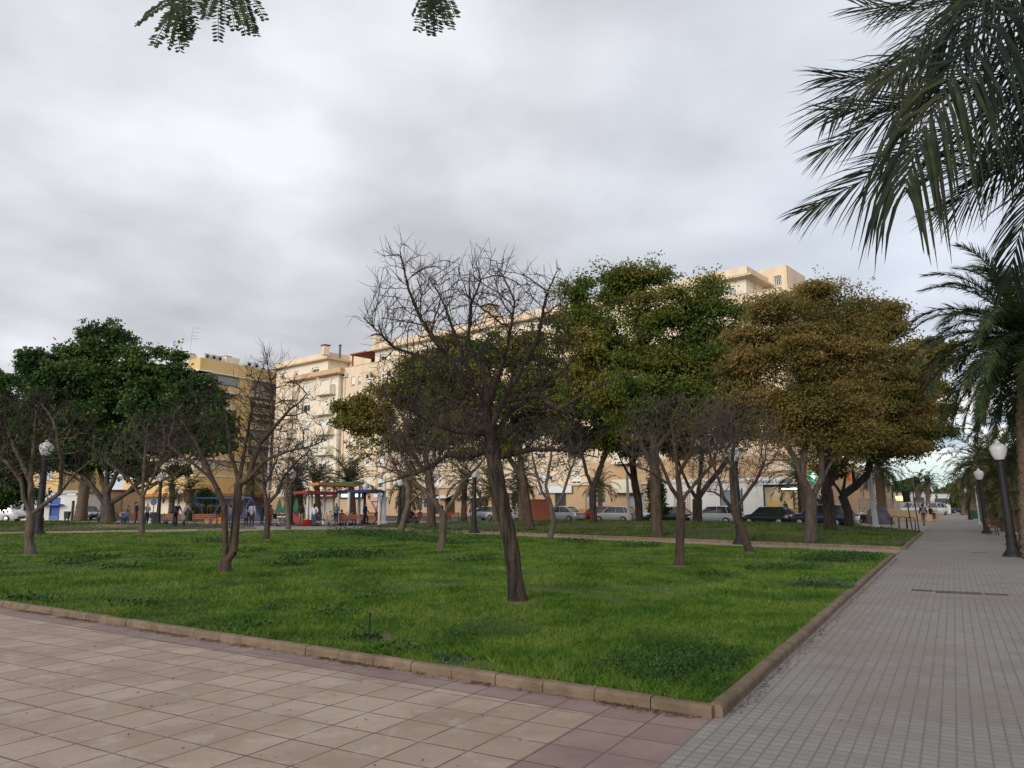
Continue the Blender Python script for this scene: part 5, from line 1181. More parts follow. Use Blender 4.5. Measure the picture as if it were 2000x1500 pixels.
# ---------------- blue and white kiosk shops at the left edge, with the orange house behind
A0 = at(150, 986, 84); KF = Fac((A0[0], A0[1]), (-1,0), (0,-1))
ks = thing('shop_building', 'low white corner shop with blue shutters and a blue awning at the left edge', 'shop', (A0[0], A0[1], 0))
kz = lambda v: 1.6 + (986-v)*84/1499
kx = lambda u: (150-u)*84/1480
kh = [(kx(118),kx(98),kz(1015),kz(972)), (kx(38),kx(17),kz(1015),kz(966)), (kx(146),kx(140),kz(1016),kz(978)), (kx(64),kx(47),kz(1012),kz(968))]
mb = MB(); KF.wall(mb, 0, kx(-60), 0, kz(963), kh, off=0, depth=.25); KF.box(mb, 0, kx(-60), -6, -.3, 0, kz(963)-.05); KF.box(mb, 0, .03, -.31, 0, 0, kz(963)); KF.box(mb, kx(-60)-.05, kx(-60), -.31, 0, 0, kz(963)); link('wall', mb, 'wall_white', ks, world=True)
mb = MB(); KF.box(mb, -.2, kx(-60), -6, .25, kz(963)+.003, kz(960)+.1); link('roof', mb, 'metal_grey', ks, world=True)
for i, h in enumerate(kh):
    mb = MB(); KF.box(mb, h[0], h[1], -.22, -.18, h[2], h[3]) ; link('door' if i == 2 else 'blue_shutter', mb, 'dark_brown' if i == 2 else 'blue_paint', ks, world=True)
mb = MB(); KF.box(mb, kx(124), kx(82), .02, .9, kz(987), kz(984.5)); KF.box(mb, kx(40), kx(14), .02, .9, kz(985), kz(983)); link('awning', mb, 'blue_light', ks, world=True)
mb = MB(); KF.box(mb, kx(117), kx(99), .01, .05, kz(1015), kz(1007)); link('light_panel', mb, 'blue_light', ks, world=True)
mb = MB(); KF.box(mb, kx(148), kx(80), .02, .12, kz(968), kz(963.5)); c = link('name_board', mb, 'sign_white', ks, world=True)
mb = MB(); KF.box(mb, kx(130), kx(116), .121, .13, kz(966.5), kz(964.8)); KF.box(mb, kx(97), kx(84), .121, .13, kz(966.5), kz(964.8)); link('lettering', mb, 'black_paint', c)
oh = thing('orange_house', 'orange upper storeys with a small window rising behind the blue shuttered shop', 'building', (A0[0], A0[1]+8, 0))
OF = Fac((at(118,986,92)[0], 92), (-1,0), (0,-1)); mb = MB(); hh = [(1.2,2.6,4.6,6.0),(5.0,6.4,4.6,6.0),(5.0,6.4,7.8,9.2)]; OF.wall(mb, 0, 14, 0, 10.5, hh, off=0); OF.box(mb, 0, 14, -9, -.5, 0, 10.5); OF.box(mb, 0, .03, -.31, 0, 0, 10.5)
link('wall', mb, 'wall_yellow', oh, world=True)
for h in hh: OF.window(oh, *h, off=0, shut=.3)
mb = MB(); OF.box(mb, -.3, 14, -9.2, .35, 10.503, 10.75); OF.box(mb, 0, 14, .003, .12, 6.9, 7.15); link('roof', mb, 'stone_trim', oh, world=True)
# cream low building behind, right of the kiosk
LB = Fac((at(236,986,112)[0], 112), (-1,0), (0,-1)); lb = thing('low_house', 'low beige house glimpsed between the palm trunk and the evergreen trunk', 'building', (LB.F[0], 112, 0))
mb = MB(); hh = [(1.5,3.0,1.0,2.6),(5,6.3,1.0,2.6)]; LB.wall(mb, 0, 9, 0, 3.6, hh, off=0); LB.box(mb, 0, 9, -6, -.5, 0, 3.55); link('wall', mb, 'wall_orange', lb, world=True)
for h in hh: LB.window(lb, *h, off=0, shut=.4)
mb = MB(); LB.box(mb, -.2, 9.2, -6.2, .3, 3.603, 3.8); link('roof', mb, 'brick_red', lb, world=True)
# ================================================================ STREET FURNITURE, PLAYGROUND, VEHICLES
mat('lamp_black', (.012,.013,.013), (.020,.021,.021), scale=4, rough=.6, spec=.3)
m, nt_, b_ = new_mat('lamp_globe'); setin(b_, 'Roughness', .35); b_.inputs['Base Color'].default_value = (.72,.73,.74,1); setin(b_, 'Transmission Weight', .35)
mat('pole_white', (.52,.53,.54), (.60,.61,.62), scale=2, rough=.5); mat('bench_wood', (.19,.07,.04), (.26,.10,.055), scale=3, rough=.6, stretch=(1,6,6)); mat('bin_green', (.02,.10,.04), (.03,.13,.05), scale=2, rough=.5)
mat('play_red', (.33,.02,.015), rough=.4); mat('play_orange', (.55,.22,.03), rough=.45); mat('play_green', (.01,.13,.05), rough=.5); mat('play_blue', (.02,.04,.14), rough=.45); mat('play_yellow', (.70,.36,.02), rough=.5); mat('swing_blue', (.03,.10,.32), rough=.45)
mat('rubber_black', (.015,.015,.016), rough=.8); mat('rim', (.35,.35,.36), rough=.35, metal=.7); mat('car_glass', (.02,.03,.035), rough=.08, spec=.9); mat('light_red', (.35,.01,.01), rough=.25); mat('light_clear', (.6,.62,.64), rough=.15); mat('plate', (.7,.7,.68), rough=.5)
def carpaint(name, c, metal=.3):
    m, nt_, b_ = new_mat(name); b_.inputs['Base Color'].default_value = (*c,1); setin(b_, 'Roughness', .32); setin(b_, 'Metallic', metal); setin(b_, 'Coat Weight', .6); setin(b_, 'Coat Roughness', .08)
for n_, c_ in (('paint_silver',(.42,.43,.45)),('paint_black',(.012,.013,.018)),('paint_red',(.40,.012,.015)),('paint_white',(.72,.73,.74)),('paint_navy',(.02,.03,.055)),('paint_grey',(.12,.12,.13))): carpaint(n_, c_)
mat('cover_grey', (.05,.05,.065), (.10,.10,.12), scale=3, rough=.7, bump=.6, bscale=5)
# ---- street lamps
def lamp_proto():
    t = thing('street_lamp', 'proto', 'street lamp')
    mb = MB(); mb.lathe([(.30,0),(.30,.05),(.27,.09),(.20,.18),(.165,.27),(.155,.33)], n=16); me = mb.mesh('base'); smooth(me, 40); link('base', me, 'lamp_black', t)
    mb = MB(); mb.lathe([(.155,.33),(.15,.60),(.165,.61),(.165,.66),(.135,.67),(.130,1.0),(.118,1.8),(.105,2.6),(.105,2.72)], n=16); me = mb.mesh('post'); smooth(me, 40); link('post', me, 'lamp_black', t)
    mb = MB(); mb.lathe([(.105,2.72),(.135,2.73),(.135,2.77),(.105,2.78),(.105,2.84),(.14,2.85),(.14,2.89),(.11,2.90),(.11,2.98),(.145,2.99),(.15,3.03)], n=16); me = mb.mesh('collar'); smooth(me, 40); link('collar', me, 'lamp_black', t)
    mb = MB(); mb.lathe([(.13,3.032),(.20,3.16),(.245,3.32),(.25,3.40),(.22,3.48),(.12,3.54),(.075,3.57),(.075,3.60),(.03,3.64)], n=16); me = mb.mesh('globe'); smooth(me, 50); g = link('globe', me, 'lamp_globe', t)
    mb = MB(); mb.ball((0,0,3.66), .035, 8, 6); link('finial', mb, 'lamp_globe', g)
    return t
LP = lamp_proto(); first = True
gL = 'black street lamps with white acorn globes'
for u, v, lb, tilt, sc in [(1980,1087,'nearest street lamp on the right of the walkway, black post with a white globe',-.045,1.0),(1928,1042,'second street lamp on the right of the walkway, beside the bench',-.045,1.0),(1895.5,1015,'third street lamp of the walkway row, seen before the green bin',-.04,.95),
      (1886,1004.5,'fourth street lamp of the walkway row',-.035,.98),(1880,999,'fifth street lamp of the walkway row',-.035,1),(1875.5,996,'sixth street lamp of the walkway row, small in the distance',-.03,1),(1872,994,'seventh and last visible street lamp of the walkway row',-.03,1),
      (1447,1063,'black street lamp on the inner path behind the slanting bare tree',-.035,1.12),(926,1041,'black street lamp on the inner path, left of the leaning front tree trunk',.0,1.05),(938,1013,'black street lamp farther behind, just right of the inner path lamp',0,1.05),
      (779.5,1024,'black street lamp beside the thick palm trunk, right of the coloured canopies',.0,1.05),(711,1023,'black street lamp between the blue canopy and the shop signs',0,.95),(74,1046,'dark street lamp behind the bare tree at the left edge',.0,1.22),
      (567,1024,'black street lamp rising beside the pale bare tree and the red canopy',0,1.25),(308,1025,'black street lamp standing right of the dark trash bin on the left',0,1.1),(347,1012,'slim street lamp with a small round globe behind the two women',0,.95),(472,1010,'street lamp with a small globe seen through the twin stemmed bare tree',0,.75)]:
    p = GT(u, v)
    if first: LP.location = tuple(p); LP.rotation_euler = (0, tilt, 0); LP.scale = (sc,)*3; LP['label'] = lb; LP['group'] = gL; first = False
    else: dup(LP, tuple(p), rot=(0,tilt,0), label=lb, scale=sc, group=gL)
# ---- tall white poles
def pole(u, v, vt, Y, label, r=.09, head=True, lean=0, m='pole_white'):
    b = at(u, 986, Y); zt = at(u, vt, Y)[2]; t = thing('lamp_pole', label, 'lamp pole', (b[0], Y, 0)); t.rotation_euler = (0, lean, 0)
    mb = MB(); mb.tube([(0,0,0),(0,0,zt)], [r*1.3, r*.75], 10); link('pole', mb, m, t)
    mb = MB(); mb.lathe([(r*2,0),(r*2,.12),(r*1.4,.2)], n=10); link('base', mb, m, t)
    if head:
        mb = MB(); mb.box((-.35,0,zt-.03),(.8,.22,.12)); link('lamp_head', mb, 'metal_grey', t)
pole(1708, 1022, 870, 52, 'pale grey leaning pole between the scooters and the covered car', .15, False, -.055)
pole(76, 1018, 900, 70, 'white pole behind the dark lamp post at the left edge', .13, False, -.04)
pole(1228, 1005, 908, 62, 'white lamp pole left of the dark forked tree and the silver hatchback', .11, True, -.02)
pole(750, 1022, 930, 66, 'thick white pole in front of the white shop shutter beside the blue canopy', .17, False)
pole(633, 1010, 875, 90, 'thin white lamp pole rising before the cream wall above the red canopy', .09, True)
pole(521, 1010, 850, 90, 'white lamp pole hidden behind the slim dark forked bare tree', .12, True)
pole(1753, 975, 930, 130, 'thin far lamp pole over the trees behind the railing', .08, True, 0, 'metal_grey')
pole(1910, 1000, 950, 66, 'thin grey leaning pole beside the green bin', .05, False, -.03)
pole(1811, 975, 928, 170, 'thin far lamp pole near the reddish hill', .1, True, 0, 'metal_grey')
pole(198, 1010, 965, 75, 'grey pole left of the evergreen trunk', .12, False, 0, 'metal_grey'); 
# ---- benches
def bench_proto():
    t = thing('park_bench', 'proto', 'bench')
    mb = MB()
    for i in range(3): mb.box((0,-.12+.14*i,.44),(1.8,.11,.035))
    link('seat', mb, 'bench_wood', t)
    mb = MB()
    for i in range(3): mb.box((0,.22+.03*i,.56+.13*i),(1.8,.03,.10))
    link('backrest', mb, 'bench_wood', t)
    for x in (-.78,.78):
        mb = MB(); mb.tube([(x,-.2,0),(x,-.15,.42)],.022,6); mb.tube([(x,.28,0),(x,.18,.42),(x,.32,.90)],.022,6); mb.tube([(x,-.18,.415),(x,.2,.415)],.02,6); mb.tube([(x,-.17,.42),(x,-.17,.62),(x,.22,.64)],.018,6); link('side_frame', mb, 'lamp_black', t)
    return t
BP = bench_proto(); first = True
def place(proto, first, u, v, rz, label, group, sc=1):
    p = GT(u, v)
    if first: proto.location = tuple(p); proto.rotation_euler = (0,0,rz); proto.scale=(sc,)*3; proto['label'] = label; proto['group'] = group; return proto
    return dup(proto, tuple(p), rz, label, scale=sc, group=group)
gB = 'wooden slatted park benches'
for i, (u, v, rz, lb) in enumerate([(685,1027,R(188),'wooden bench in front of the coloured canopies where people sit with a stroller'),(402,1028,R(184),'wooden bench in front of the swing frame'),(258,1021,R(175),'reddish wooden bench beside the evergreen trunk with a couple at its end'),(343,1026,R(180),'bench hidden behind the woman in blue and the person in a beige coat'),
        (826,1021,R(170),'bench with a seated group left of the three dark trunks'),(215,1016,R(180),'bench half hidden behind the evergreen trunk'),(1940,1045,R(62),'dark bench beside the second street lamp of the walkway'),(880,1019,R(180),'bench behind the Y forked bare tree with people in red')]):
    place(BP, i == 0, u, v, rz, lb, gB)
# ---- bins
mb = MB(); t = thing('litter_bin', 'green litter bin hanging on a leaning post right of the walkway', 'bin', tuple(GT(1908,1021))); mb.hexa([(-.22,-.2,.35),(.22,-.2,.35),(.22,.2,.35),(-.22,.2,.35)],[(-.30,-.26,1.05),(.30,-.26,1.05),(.30,.26,1.05),(-.30,.26,1.05)]); link('bucket', mb, 'bin_green', t)
mb = MB(); mb.box((0,0,1.09),(.66,.58,.07)); link('rim', mb, 'bin_green', t); mb = MB(); mb.tube([(.34,.1,0),(.30,.1,1.3)],.03,6); link('post', mb, 'lamp_black', t)
for u, v, lb in ((299,1023,'dark trash container beside the black lamp post on the left'),(130,1019,'dark grey litter bin on legs in front of the shop door at the left')):
    t = thing('litter_bin', lb, 'bin', tuple(GT(u,v))); mb = MB(); mb.hexa([(-.3,-.25,.35 if u<200 else .05),(.3,-.25,.35 if u<200 else .05),(.3,.25,.35 if u<200 else .05),(-.3,.25,.35 if u<200 else .05)],[(-.38,-.32,1.15),(.38,-.32,1.15),(.38,.32,1.15),(-.38,.32,1.15)]); link('bucket', mb, 'black_plastic', t); t.scale = (.62,.62,.8)
    mb = MB(); mb.box((0,0,1.19),(.82,.70,.07)); link('lid', mb, 'black_paint', t)
    mb = MB(); 
    for x in (-.25,.25): mb.box((x,0,.2 if u<200 else .025),(.05,.4,.4 if u<200 else .05))
    link('feet', mb, 'black_paint', t)
# ---- bollard, bike racks, sign posts near the walkway
t = thing('bollard', 'thin dark bollard standing in the middle of the far walkway', 'bollard', tuple(G(1858.5,1005.5))); mb = MB(); mb.lathe([(.10,0),(.10,.05),(.07,.08),(.065,.85)], n=10); link('post', mb, 'bench_wood', t); mb = MB(); mb.ball((0,0,.90),.08,8,6); link('knob', mb, 'lamp_black', t)
gr = 'bicycle racks beside the far lawn'
q0, q1 = GT(1740,1033), GT(1787,1037)
rk = None; 
for i, lb in enumerate(('left one of the three hoop shaped bicycle racks','middle one of the three hoop shaped bicycle racks','right one of the three hoop shaped bicycle racks, nearest the walkway')):
    c = G(1749+15.5*i, 1029+2.5*i)
    if rk is None:
        t = rk = thing('bike_rack', lb, 'bicycle rack', tuple(c), group=gr); t.rotation_euler = (0,0,R(12)); mb = MB(); pts = [(-.33,0,0),(-.33,0,.62)] + [(-.33+.66*(.5-.5*math.cos(a)), 0, .62+.16*math.sin(a)) for a in np.linspace(.3, 2.84, 7)] + [(.33,0,.62),(.33,0,0)]; mb.tube(pts, .03, 7); me = mb.mesh('hoop'); smooth(me); link('hoop', me, 'lamp_black', t)
        mb = MB(); mb.box((-.33,0,.01),(.14,.14,.02)); link('foot', mb, 'lamp_black', t); mb = MB(); mb.box((.33,0,.01),(.14,.14,.02)); link('foot', mb, 'lamp_black', t)
    else: dup(rk, tuple(c), R(12), lb, group=gr)
p = GT(1782,1036); t = thing('sign_post', 'black box sign on a leaning black post beside the bicycle racks', 'sign', tuple(p)); t.rotation_euler = (0,R(-6),0)
mb = MB(); mb.tube([(0,0,0),(0,0,1.75)],.035,8); link('post', mb, 'lamp_black', t); mb = MB(); mb.box((0,0,2.15),(.42,.16,.72),R(15)); link('box', mb, 'black_paint', t)
p = GT(1796,1041); t = thing('sign_post', 'thin black post with a small side-on sign at the corner of the far lawn', 'sign', tuple(p)); t.rotation_euler = (0,R(-4.5),0)
mb = MB(); mb.tube([(0,0,0),(0,0,3.0)],.028,8); link('post', mb, 'lamp_black', t); mb = MB(); mb.box((0,0,2.75),(.05,.35,.45),R(0)); link('plate', mb, 'metal_grey', t)
# lit billboard, railing and low wall beyond the road
p = at(1757,986,100); t = thing('billboard', 'small warmly lit sign panel on a post above the railing', 'sign', (p[0],100,0)); glow('billboard_light', (1,.72,.30), 1.1)
mb = MB(); mb.box((0,0,2.45),(.9,.12,.62)); link('lit_panel', mb, 'billboard_light', t); mb = MB(); mb.box((0,.07,2.45),(1.0,.1,.72)); link('frame', mb, 'metal_grey', t); mb = MB(); mb.tube([(0,.05,0),(0,.05,2.1)],.06,6); link('post', mb, 'metal_grey', t)
def railing(p0, p1, z, h, label, step=.28):
    p0 = np.array(p0, float); p1 = np.array(p1, float); t = thing('railing', label, 'railing', (*p0, 0)); L = np.linalg.norm(p1-p0); d = (p1-p0)/L; n = int(L/step); mb = MB()
    for i in range(n+1):
        q = d*L*i/n; r = .035 if i % 8 == 0 else .018; mb.tube([(q[0],q[1],z),(q[0],q[1],z+h)], r, 4)
    link('bars', mb, 'metal_grey', t)
    for zz, nm_ in ((z+.08,'bottom_rail'),(z+h,'top_rail')): mb = MB(); mb.tube([(0,0,zz),(d[0]*L,d[1]*L,zz)],.03,5); link(nm_, mb, 'metal_grey', t)
def low_wall(p0, p1, h, th, label, m='wall_orange'):
    p0 = np.array(p0, float); p1 = np.array(p1, float); d = unit(p1-p0); n = np.array([-d[1],d[0]])*th/2; t = thing('low_wall', label, 'wall', (*p0,0))
    mb = MB(); mb.prism([tuple(q-p0) for q in (p0-n,p1-n,p1+n,p0+n)], 0, h); link('wall', mb, m, t); mb = MB(); n = n*1.25; mb.prism([tuple(q-p0) for q in (p0-n,p1-n,p1+n,p0+n)], h+.002, h+.08); link('coping', mb, 'stone_trim', t)
a = at(1678,986,71)[:2]; b = at(1756,986,78)[:2]; c = at(1828,986,86)[:2]
low_wall(a, b, 1.1, .3, 'low orange wall under the grey railing, left part beside the low building'); railing(a, b, 1.1, 1.05, 'grey railing on the low orange wall behind the palm')
low_wall(b, c, .95, .3, 'low orange wall under the grey railing, right part reaching the walkway'); railing(b, c, .95, 1.0, 'grey railing on the low wall behind the walker with the backpack')
a2 = at(1813,986,76)[:2]; b2 = at(1828,986,79)[:2]; low_wall(a2, b2, .70, .5, 'short orange seat wall beside the walkway where a person sits')
# hedge and brick kiosk
def leafbox(name, label, cat, c, d, n, m, seed, leaf=(.12,.07)):
    r2 = np.random.default_rng(seed); t = thing(name, label, cat, tuple(c)); P = (r2.uniform(-1,1,(n,3)))*np.array([d[0]/2,d[1]/2,d[2]/2]); P += r2.normal(0,.05,(n,3)); P[:,2] += d[2]/2
    V, Fq = leafquads(P, leaf[0], leaf[1], r2, -.1); link('leaves', npmesh('leaves', V, Fq), m, t); k = 40; q = np.c_[r2.uniform(-d[0]/2.2,d[0]/2.2,k), r2.uniform(-d[1]/3,d[1]/3,k), np.zeros(k)]; V, Fq = frusta(q, q+np.c_[r2.normal(0,.1,k),r2.normal(0,.1,k),np.full(k,d[2]*.8)], np.full(k,.02), np.full(k,.01), 4); link('stems', npmesh('stems', V, Fq), 'bark_brown', t)
p = at(406,986,76); leafbox('hedge', 'yellow green clipped hedge behind the swing frame', 'hedge', (p[0],76,0), (3.4,1.0,.95+.5), 9000, 'leaf_yellow', 3)
p = at(1056,986,66); t = thing('brick_kiosk', 'red brick box standing behind the slender bare tree, before the silver saloon', 'kiosk', (p[0],66,0)); brickmat('kiosk_brick', (.30,.09,.05),(.25,.075,.045),(.20,.13,.09),.5,.12,.012,0,bump=.3)
mb = MB(); mb.box((0,0,1.0),(1.75,1.5,2.0)); link('body', mb, 'brick_red', t); mb = MB(); 
for i in range(14): mb.box((0,-.753,.14*i+.1),(1.74,.006,.012))
link('joints', mb, 'dark_brown', t); mb = MB(); mb.box((0,0,2.04),(1.85,1.6,.07)); link('lid', mb, 'brick_red', t)
# tall ivy covered post and the conical dark shrub
def blob_plant(name, label, u, Y, lobes, n, m, seed, leaf=(.2,.1), trunk=None):
    r2 = np.random.default_rng(seed); b = at(u,986,Y); t = thing(name, label, 'tree' if 'tree' in name else 'shrub', (b[0],Y,0)); parts = []
    P = env_points([(*l, int(n*l[2]*l[3]/sum(q[2]*q[3] for q in lobes))) for l in lobes], Y, r2, .35); P += r2.normal(0,.12,P.shape); V, Fq = leafquads(P-np.array(t.location), leaf[0], leaf[1], r2, .1); link('crown', npmesh('crown', V, Fq), m, t)
    zt = at(u, lobes[0][1], Y)[2]; V, Fq = frusta(np.array([[0,0,0.]]), np.array([[0,0,zt]]), np.array([trunk or .12]), np.array([.06]), 8); link('trunk', npmesh('trunk', V, Fq), 'bark_brown', t)
blob_plant('shrub', 'tall narrow dark shrub beside the grey roller shutter, left of the white shop wall', 1281, 66, [(1282,960,17,22),(1284,990,17,24),(1280,935,12,16)], 5000, 'leaf_fig', 5)
blob_plant('pine_tree', 'small dark pine tree above the bench in front of the yellow building', 402, 80, [(405,972,22,12),(398,962,14,9),(418,978,12,7)], 5000, 'leaf_fig', 6, (.22,.05), .12)
# far trees and hill on the right
gf = 'far trees beyond the railing and the walkway'
for i, (u, v, ru, rv, Y, lb) in enumerate([(1752,962,20,16,150,'far round grey green tree left of the far lamp pole'),(1775,958,24,18,160,'far dark tree behind the leftmost far lamp'),(1800,966,16,14,170,'low far tree between the two small far palms'),(1832,972,14,8,190,'low far shrub like tree left of the hill'),(1848,966,22,12,230,'far dark green pine left part of the row before the hill'),(1872,960,26,16,220,'far dark green pine in the middle of the row before the hill'),(1905,952,34,22,200,'far tall dark tree behind the avenue palms'),(1945,950,40,26,180,'far broad tree behind the second lamp on the right'),(1990,955,40,26,150,'far broad tree cut by the right edge'),
     (1860,978,24,6,150,'long low bush at the end of the walkway')]):
    rg_ = np.random.default_rng(i); blob_plant('far_tree', lb, u, Y, [(u,v,ru,rv),(u-ru*.5,v+rv*.35,ru*.6,rv*.6),(u+ru*.5,v+rv*.3,ru*.6,rv*.6)], 5200, ['leaf_fig','leaf_green','leaf_olive'][i%3] if i != 4 else 'leaf_fig', 100+i, (.8,.45), .25)
mat('hill', (.20,.13,.09), (.12,.11,.06), scale=.02, rough=1)
xs = np.linspace(-60, 700, 60); hv = []; 
for j, yy in enumerate((560,640,760,900)):
    for x_ in xs:
        k = max(0, 1-abs((x_-470)/(200+50*j)))**.8; hv.append((x_+ (yy-560)*.3, yy, -2 + (.3+1.7*(j in (1,2)))*k*6.5*(1+.15*math.sin(x_*.06+j))+(3 if j else 0)))
nx = len(xs); hf = [(j*nx+i, j*nx+i+1, (j+1)*nx+i+1, (j+1)*nx+i) for j in range(3) for i in range(nx-1)]
struct('hill', npmesh('hill', np.array(hv), np.array(hf), True), 'hill')
# far buildings between the trees
for u, v0, v1, w, Y, lb, m_ in ((1778,962,985,3.5,140,'small far white van like hut behind the railing','wall_white'),(1822,965,985,4.5,150,'far white bus shelter shaped building near the hill','wall_white'),(1840,970,985,5,170,'far low ochre building at the end of the walkway','wall_orange')):
    b = at(u,986,Y); z1 = at(u,v0,Y)[2]; t = thing('far_building', lb, 'building', (b[0],Y,0)); mb = MB(); mb.box((0,0,z1/2),(w,4,z1),.3); link('wall', mb, m_, t); mb = MB(); mb.box((0,0,z1+.12),(w*1.08,4.3,.2),.3); link('roof', mb, 'metal_grey', t); mb = MB(); 
    mb.box((math.sin(.3)*2.02,-math.cos(.3)*2.02,z1*.62),(w*.7,.06,z1*.3),.3); link('window', mb, 'glass_dark', t)
# ---- playground: canopies
def canopy(label, us, m, Y0, posts):
    """slab given by its four pixel corners with depths"""
    P = [at(u, v, Y) for u, v, Y in us]; z = float(np.mean([p[2] for p in P])); c = np.mean(P, axis=0); t = thing('shade_canopy', label, 'canopy', (c[0], c[1], 0), group='coloured shade canopies')
    mb = MB(); mb.prism([(p[0]-c[0], p[1]-c[1]) for p in P], z, z+.22); me = mb.mesh('roof'); bm = bmesh.new(); bm.from_mesh(me); bmesh.ops.recalc_face_normals(bm, faces=bm.faces); bm.to_mesh(me); bm.free(); link('roof', me, m, t)
    for u, Y in posts:
        q = at(u, 986, Y); mb = MB(); mb.tube([(q[0]-c[0], Y-c[1], 0),(q[0]-c[0], Y-c[1], z-.003)], .11, 10); link('post', mb, 'pole_white', t)
canopy('red flat shade canopy, lowest and leftmost of the four', [(572,966,62),(640,961,68),(660,966,64),(600,970,58)], 'play_red', 62, [(601,61),(608,64)])
canopy('orange flat shade canopy, long and narrow, just under the green one', [(603,953,64),(680,944,70),(697,948,67),(622,956,61)], 'play_orange', 64, [(633,64),(651,67)])
canopy('green flat shade canopy, highest of the four', [(625,951,70),(662,941,74),(712,946,70),(690,952,67)], 'play_green', 70, [(661,70),(702,69)])
canopy('dark blue flat shade canopy on the right side of the group', [(656,965,66),(682,957,70),(752,963,66),(722,968,61)], 'play_blue', 66, [(681,62),(701,67),(741,63)])
# swing frame
s0, s1 = at(383,979,66), at(490,979,62); t = thing('swing_frame', 'blue swing frame with slanting legs and hanging seats', 'swing', (s0[0], s0[1], 0)); o = np.array(t.location); z = s0[2]+.25
mb = MB(); mb.tube([(0,0,z),tuple(np.array([s1[0],s1[1],z])-o)], .06, 8); link('top_bar', mb, 'swing_blue', t)
for f_ in (0,.5,1):
    c = np.array([s1[0]-o[0], s1[1]-o[1], 0])*f_; 
    for sg in (-1,1): mb = MB(); mb.tube([(c[0],c[1],z),(c[0]+sg*.85,c[1]+sg*.5,0)], .05, 7); link('leg', mb, 'swing_blue', t)
for f_ in (.18,.34,.68,.84):
    c = np.array([s1[0]-o[0], s1[1]-o[1], 0])*f_; mb = MB()
    for dx in (-.22,.22): mb.tube([(c[0]+dx,c[1],z),(c[0]+dx,c[1],.55)], .012, 4)
    ch = link('chains', mb, 'metal_grey', t); mb = MB(); mb.box((c[0],c[1],.53),(.5,.22,.06)); link('swing_seat', mb, 'rubber_black', ch)
# orange play panels under the swing
for u, lb in ((404,'orange play board left of the swing leg'),(419,'second orange play board under the swing, right of the first'),(427,'narrow orange play board behind the twin stems')):
    p = G(u, 1023); t = thing('orange_board', lb, 'play equipment', tuple(p)); mb = MB(); mb.box((0,0,.28),(.38,.06,.5)); link('board', mb, 'play_orange', t); mb = MB(); mb.box((-.2,0,.30),(.05,.08,.6)); mb.box((.2,0,.30),(.05,.08,.6)); link('posts', mb, 'bench_wood', t)
# play train with fir shaped green panels
p = G(560,1022); t = thing('play_train', 'wooden play train with green fir shaped panels and red slides', 'play equipment', (p[0],p[1],0)); Yp = p[1]; sc = Yp/1499
for u in (544,557,577):
    x = (u-560)*sc; mb = MB(); prof = [(-.55,.9),(-.42,1.25),(-.46,1.25),(-.22,1.75),(-.26,1.75),(0,2.2),(.26,1.75),(.22,1.75),(.46,1.25),(.42,1.25),(.55,.9)]
    vs = [(x+a_*.62, -.04, z_) for a_, z_ in prof] + [(x+a_*.62, .04, z_) for a_, z_ in prof]; n = len(prof); mb.add(vs, [tuple(range(n)), tuple(range(2*n-1,n-1,-1))] + [(i,n+i,n+(i+1)%n,(i+1)%n) for i in range(n)]); link('fir_panel', mb, 'play_green', t)
    mb = MB(); mb.box((x,0,.5),(.10,.10,.9)); link('post', mb, 'bench_wood', t)
mb = MB(); mb.box(((545-560)*sc,.1,.55),(1.9,.8,.10)); mb.box(((545-560)*sc,.1,.95),(1.9,.06,.12)); link('platform', mb, 'sign_white', t)
mb = MB(); mb.box(((536-560)*sc,-.3,.75),(.5,.1,.35)); mb.box(((552-560)*sc,-.3,.35),(.6,.1,.35)); link('dark_panel', mb, 'black_paint', t)
mb = MB(); x = (573-560)*sc; mb.hexa([(x-.1,-.35,.02),(x+.85,-.35,.02),(x+.85,.25,.02),(x-.1,.25,.02)],[(x-.35,-.3,1.1),(x-.05,-.3,1.1),(x-.05,.2,1.1),(x-.35,.2,1.1)]); link('slide', mb, 'play_red', t)
p = G(598,1026); t = thing('play_boat', 'small red play boat on the rubber floor left of the canopy posts', 'play equipment', tuple(p)); mb = MB(); mb.hexa([(-.4,-.25,0),(.4,-.25,0),(.4,.25,0),(-.4,.25,0)],[(-.62,-.35,.42),(.62,-.35,.42),(.62,.35,.42),(-.62,.35,.42)]); link('hull', mb, 'play_red', t); mb = MB(); mb.box((0,0,.47),(.3,.5,.09)); link('seat', mb, 'play_orange', t)
# yellow crowd barriers
for u0, u1, lb in ((717,734,'yellow plastic barrier left of the walking child'),(742,750,'yellow plastic barrier right of the walking child')):
    p = G((u0+u1)/2, 1021); w = (u1-u0)*p[1]/1499; t = thing('barrier', lb, 'barrier', tuple(p)); mb = MB(); n = max(4, int(w/.12))
    for i in range(n): x = -w/2+w*(i+.5)/n; mb.box((x,0,.5),(w/n*.45,.05,.6))
    mb.box((0,0,.85),(w,.07,.14)); mb.box((0,0,.2),(w,.07,.14)); link('panel', mb, 'play_yellow', t); mb = MB(); mb.box((-w*.35,0,.04),(.1,.5,.07)); mb.box((w*.35,0,.04),(.1,.5,.07)); link('feet', mb, 'play_yellow', t)
